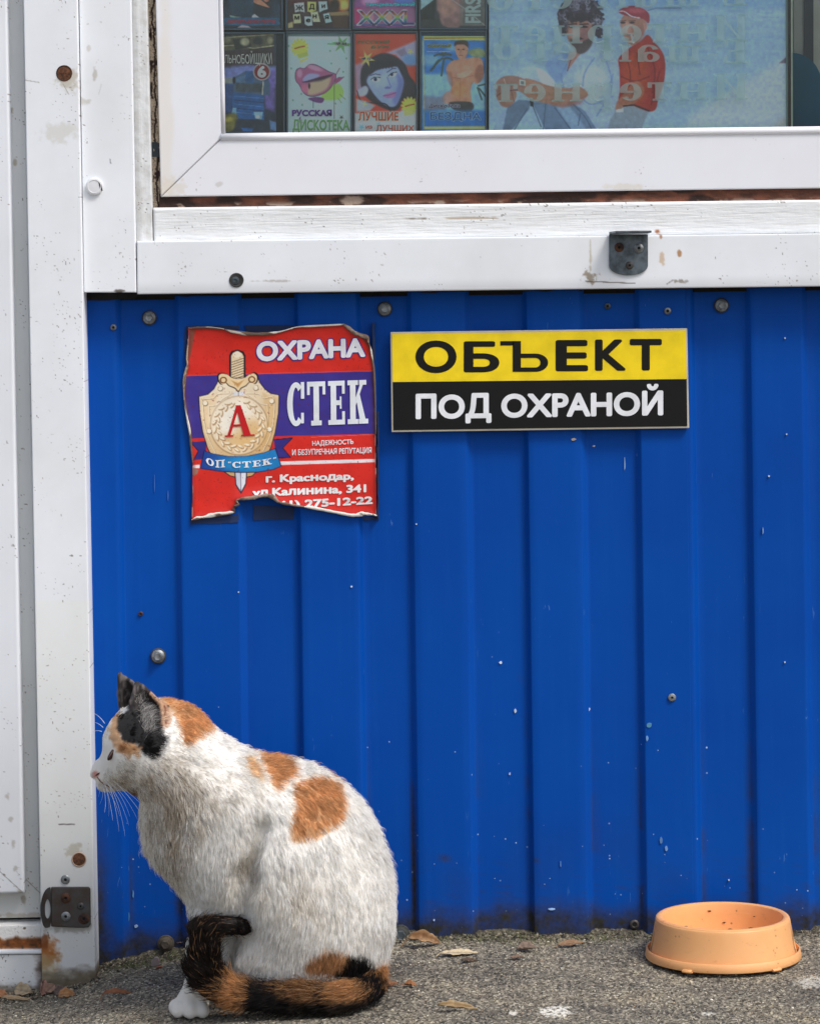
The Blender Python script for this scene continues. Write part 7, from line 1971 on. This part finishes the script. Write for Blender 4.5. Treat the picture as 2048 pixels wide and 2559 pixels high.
# bare places: nose pad, eye
bare = (np.hypot((ru - 240) / 9, (rv - 1935) / 9) < 1) | ((np.hypot((ru - 281) / 13, (rv - 1884) / 9) < 1) & (np.abs(roots[:, 1] - CYP) > .008))
keep = ~bare
roots, nrm, ru, rv = roots[keep], nrm[keep], ru[keep], rv[keep]
n = len(roots)
cb = comb(ru, rv)
d3 = np.stack([cb[:, 0], np.zeros(n), -cb[:, 1]], -1)
L = cb[:, 2] / 1000.; lift = cb[:, 3]
tail_info_cache = tail_info(roots)
tpar, tix = tail_info_cache
on = tpar >= 0
ttan = np.gradient(tp, axis=0); ttan /= np.linalg.norm(ttan, axis=1)[:, None]
face = (ru < 330) & (rv > 1770) & ~on; L = np.where(face, np.maximum(L, .0042) * 1.15, L)
d3[on] = ttan[tix[on]]; L[on] = .017; lift[on] = .42
L[on & (tpar > .9)] = .011; L[on & (tpar > .66) & (tpar <= .9)] = .020
ise = near_ear(roots) & (rv < 1835)
eard = np.stack([np.where(ru > 330, .0, -.2), np.zeros(n), np.ones(n)], -1)
d3[ise] = eard[ise]; L[ise] = .0032; lift[ise] = .12
inner = ise & (rs.random(n) < .16) & (rv > 1740) & (ru > 338) & (ru < 376); L[inner] = .014; lift[inner] = .5
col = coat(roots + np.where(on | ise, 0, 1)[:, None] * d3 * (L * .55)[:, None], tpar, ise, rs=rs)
col[inner] = np.array([.80, .78, .75])
# tangent directions with wander
wob = np.stack([fbm(ru * .018, rv * .018, s_, 3) - .5 for s_ in (61, 62, 63)], -1) * .9
d3 = d3 + wob * np.where(on, .3, 1.0)[:, None]
d3 = d3 - (d3 * nrm).sum(1)[:, None] * nrm
d3 /= np.linalg.norm(d3, axis=1)[:, None] + 1e-9
d3 = d3 + rs.normal(0, .13, (n, 3)); d3 = d3 - (d3 * nrm).sum(1)[:, None] * nrm; d3 /= np.linalg.norm(d3, axis=1)[:, None] + 1e-9
L = np.where(on | (ru < 330), 1.0, .70) * L * rs.uniform(.6, 1.1, n) * (.72 + .5 * fbm(ru * .02, rv * .02, 55, 3))
lift = lift * rs.uniform(.6, 1.5, n) * np.where(on, 1.0, .85) * (1 + 1.1 * (sstep(.56, .72, fbm(ru * .03, rv * .03, 77, 3))))
stray = (rs.random(n) < .06) & ~ise & ~(ru < 330); lift = np.where(stray, lift + .55, lift); L = np.where(stray, L * 1.12, L)
SP = 6
tt = np.linspace(0, 1, SP)
tuft = (~on) & (rs.random(n) < .22) & (roots[:, 1] < CYP - .012) & (poly_sd([(346, 1745), (366, 1738), (380, 1770), (388, 1832), (360, 1838), (348, 1800)], ru, rv) < 0)
tv_ = np.array([.25, 0, 1.0]); tv_ = tv_ / np.linalg.norm(tv_)
L = np.where(tuft, .013 * rs.uniform(.5, 1.2, n), L); lift = np.where(tuft, .55, lift)
dt = tv_[None] + rs.normal(0, .35, (n, 3)); dt = dt - (dt * nrm).sum(1)[:, None] * nrm; dt /= np.linalg.norm(dt, axis=1)[:, None]
d3 = np.where(tuft[:, None], dt, d3); col[tuft] = np.clip(rs.normal(.62, .12, (tuft.sum(), 1)) * np.array([1, .98, .96]), .2, .95)
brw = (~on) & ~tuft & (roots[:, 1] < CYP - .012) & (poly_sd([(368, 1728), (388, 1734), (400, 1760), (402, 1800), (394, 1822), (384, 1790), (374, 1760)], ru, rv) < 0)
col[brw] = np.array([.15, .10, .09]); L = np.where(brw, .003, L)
low = (~on) & (ru < 600) & (roots[:, 2] < ground_z(roots[:, 0], roots[:, 1]) + .030)
L = np.where(low, .0032, L); lift = np.where(low, .22, lift)
fl = on & (tpar > .58) & (tpar < .93); L = np.where(fl, L * 1.08, L); lift = np.where(fl, lift * 1.15, lift)
pts = np.zeros((n, SP, 3))
for k, t_ in enumerate(tt):
    pts[:, k] = roots - nrm * .0008 + (L * t_)[:, None] * (d3 * (1 - .25 * lift)[:, None] + nrm * (lift * (1 - .62 * t_))[:, None]) + np.array([0, 0, -1.0]) * (L * .10 * t_ * t_)[:, None]
# clumping: tips gather at guide hairs
def clump(pts, frac, strength, seed):
    r2 = np.random.default_rng(seed)
    gi = r2.choice(n, int(n * frac), replace=False)
    kd = kdtree.KDTree(len(gi))
    for a, i in enumerate(gi): kd.insert(roots[i], a)
    kd.balance()
    own = np.fromiter((kd.find(p)[1] for p in roots), int, n)
    g = gi[own]
    st_ = strength * (.5 + .9 * r2.random(len(gi)))[own]
    ok = (on == on[g]) & ~stray & ~tuft
    for k, t_ in enumerate(tt):
        w = (np.clip(st_ * t_ ** 1.3, 0, .92) * ok)[:, None]
        tgt = pts[g, k] * 1.0
        pts[:, k] = pts[:, k] * (1 - w) + tgt * w
    return pts, own
pts, own1 = clump(pts, .085, .50, 5)
pts, own2 = clump(pts, .006, .30, 6)
cl = np.random.default_rng(9).normal(-.005, .045, own1.max() + 1)[own1]
col = np.clip(col * (1 + cl)[:, None], 0, 1)
gzz = ground_z(pts[..., 0].ravel(), pts[..., 1].ravel()).reshape(pts.shape[:2]); pts[..., 2] = np.maximum(pts[..., 2], gzz + .0008)

hc = bpy.data.hair_curves.new('fur')
hc.add_curves([SP] * n)
hc.position_data.foreach_set('vector', (pts - np.array([0, 0, 0])).reshape(-1).astype(np.float32))
rad = np.array([.00015, .00015, .00014, .00012, .00008, .00002])
thick = np.where(ru < 420, np.where(rv < 1990, .8, 1.0), 1.0)
ra = hc.attributes.get('radius') or hc.attributes.new('radius', 'FLOAT', 'POINT')
ra.data.foreach_set('value', (rad[None] * thick[:, None]).ravel().astype(np.float32))
ca = hc.attributes.new('Col', 'FLOAT_COLOR', 'CURVE')
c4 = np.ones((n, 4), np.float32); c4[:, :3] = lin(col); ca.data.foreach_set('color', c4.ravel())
t = NT('fur_hair')
a_ = t.new('ShaderNodeAttribute', attribute_name='Col')
hi = t.new('ShaderNodeHairInfo')
rootdark = t.ramp(hi.outputs['Intercept'], [(0.0, .76), (.45, 1.0)])  # roots darkened to stand in for shade deep in the fur
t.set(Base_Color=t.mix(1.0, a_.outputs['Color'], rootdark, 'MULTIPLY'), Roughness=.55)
t.b.inputs['Specular IOR Level'].default_value = .25
trn = t.new('ShaderNodeBsdfTranslucent'); t.l.new(a_.outputs['Color'], trn.inputs[0])
mxs = t.new('ShaderNodeMixShader'); mxs.inputs[0].default_value = .32
t.l.new(t.b.outputs[0], mxs.inputs[1]); t.l.new(trn.outputs[0], mxs.inputs[2]); t.l.new(mxs.outputs[0], t.o.inputs[0])
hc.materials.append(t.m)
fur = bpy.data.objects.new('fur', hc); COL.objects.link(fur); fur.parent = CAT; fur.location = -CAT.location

# eyes: half closed, dark, under pale lids; nose pad; mouth; whiskers
def blobm(name, c, r_, mat, rot=0, n1=16, n2=12, label=None):
    V_ = []
    cr_, sr2 = math.cos(rot), math.sin(rot)
    for i in range(n2 + 1):
        ph = math.pi * i / n2
        for k in range(n1):
            th = 2 * math.pi * k / n1
            x, y, z = r_[0] * math.sin(ph) * math.cos(th), r_[1] * math.cos(ph), r_[2] * math.sin(ph) * math.sin(th)
            V_.append((c[0] + x * cr_ - z * sr2, c[1] + y, c[2] + x * sr2 + z * cr_))
    Fc = [(i * n1 + k, i * n1 + (k + 1) % n1, (i + 1) * n1 + (k + 1) % n1, (i + 1) * n1 + k) for i in range(n2) for k in range(n1)]
    return mesh(name, V_, Fc, mat, CAT, True, label=label)
from mathutils.bvhtree import BVHTree
bvh = BVHTree.FromPolygons([Vector(v) for v in vw], [tuple(int(i) for i in f) for f in fq])
def surf(u, v, sg=-1):
    """point on the coat at that pixel, near side (or mirrored)"""
    o_ = Vector((0, -CAM_D, CAM_H)); t_ = Vector(P(u, v, CYP)); d_ = (t_ - o_).normalized()
    h_ = bvh.ray_cast(o_, d_)
    p_ = h_[0] if h_[0] is not None else t_
    if sg > 0: p_ = Vector((p_.x, 2 * CYP - p_.y, p_.z))
    return p_
for sg in (-1, 1):
    e = surf(281, 1884, sg)
    blobm('eye', (e.x, e.y - sg * .0016, e.z), (.0094, .0038, .0034), flat(52, 32, 30, .15, .6), .95, label='half closed dark eye')
    blobm('eyelid', (e.x + .0006, e.y - sg * .0008, e.z + .0024), (.0098, .0036, .0013), flat(112, 84, 74, .6), .95)
blobm('nose', W(238, 1935, CYP), (.0040, .0052, .0040), flat(196, 142, 132, .5), .3)
for sg in (-1, 1):
    m_ = [surf(u, v, sg) for u, v in [(243, 1941), (250, 1950), (262, 1960), (278, 1967), (296, 1973)]]
    tube('mouth', [(q.x, q.y + sg * .0006, q.z) for q in m_], [.0006, .0009, .0009, .0008, .0003], flat(120, 86, 70, .7), CAT, 6)
    m_ = [surf(u, v, sg) for u, v in [(240, 1938), (244, 1935), (250, 1931)]]
    tube('nostril', [(q.x, q.y + sg * .0003, q.z) for q in m_], [.0006, .0010, .0004], flat(70, 40, 40, .7), CAT, 6)
t = NT('whisker_hair'); t.set(Base_Color=rgb(236, 240, 250), Roughness=.3); MAT['whisk'] = t.m
WK = [((258, 1958), (285, 1990), (300, 2040)), ((262, 1956), (276, 2000), (282, 2050)), ((266, 1955), (300, 1985), (322, 2062)), ((270, 1953), (310, 1975), (345, 2050)), ((275, 1950), (318, 1972), (366, 2022)),
      ((262, 1950), (296, 1980), (313, 2090)), ((268, 1948), (305, 1980), (325, 2040)), ((256, 1962), (268, 1990), (262, 2030)), ((280, 1948), (325, 1985), (372, 2062)), ((272, 1957), (290, 2010), (298, 2078))]
for i, (a, b, c_) in enumerate(WK):
    p0 = np.array(surf(*a)); out = -.004 - .012 * ((i * 37) % 10) / 10
    p1 = P(b[0], b[1], p0[1] + out * .9); p2 = P(c_[0], c_[1], p0[1] + out * 2.0)
    q = [p0 * (1 - t_) ** 2 + p1 * 2 * t_ * (1 - t_) + p2 * t_ * t_ for t_ in np.linspace(0, 1, 10)]
    tube('whisker', q, list(np.linspace(.00036, .00007, 10)), MAT['whisk'], CAT, 5)
for i, (a, b, c_) in enumerate([((262, 1808), (248, 1785), (224, 1778)), ((258, 1818), (245, 1804), (228, 1804)), ((255, 1828), (240, 1822), (230, 1832))] + [((255, 1962), (262, 1985), (250, 2010)), ((250, 1958), (252, 1975), (246, 1992)), ((262, 1962), (276, 2000), (272, 2040))]):
    p0 = np.array(P(a[0], a[1], CYP + .012)); p1 = P(b[0], b[1], CYP + .018); p2 = P(c_[0], c_[1], CYP + .026)
    q = [p0 * (1 - t_) ** 2 + p1 * 2 * t_ * (1 - t_) + p2 * t_ * t_ for t_ in np.linspace(0, 1, 8)]
    tube('whisker', q, list(np.linspace(.0003, .00006, 8)), MAT['whisk'], CAT, 5)
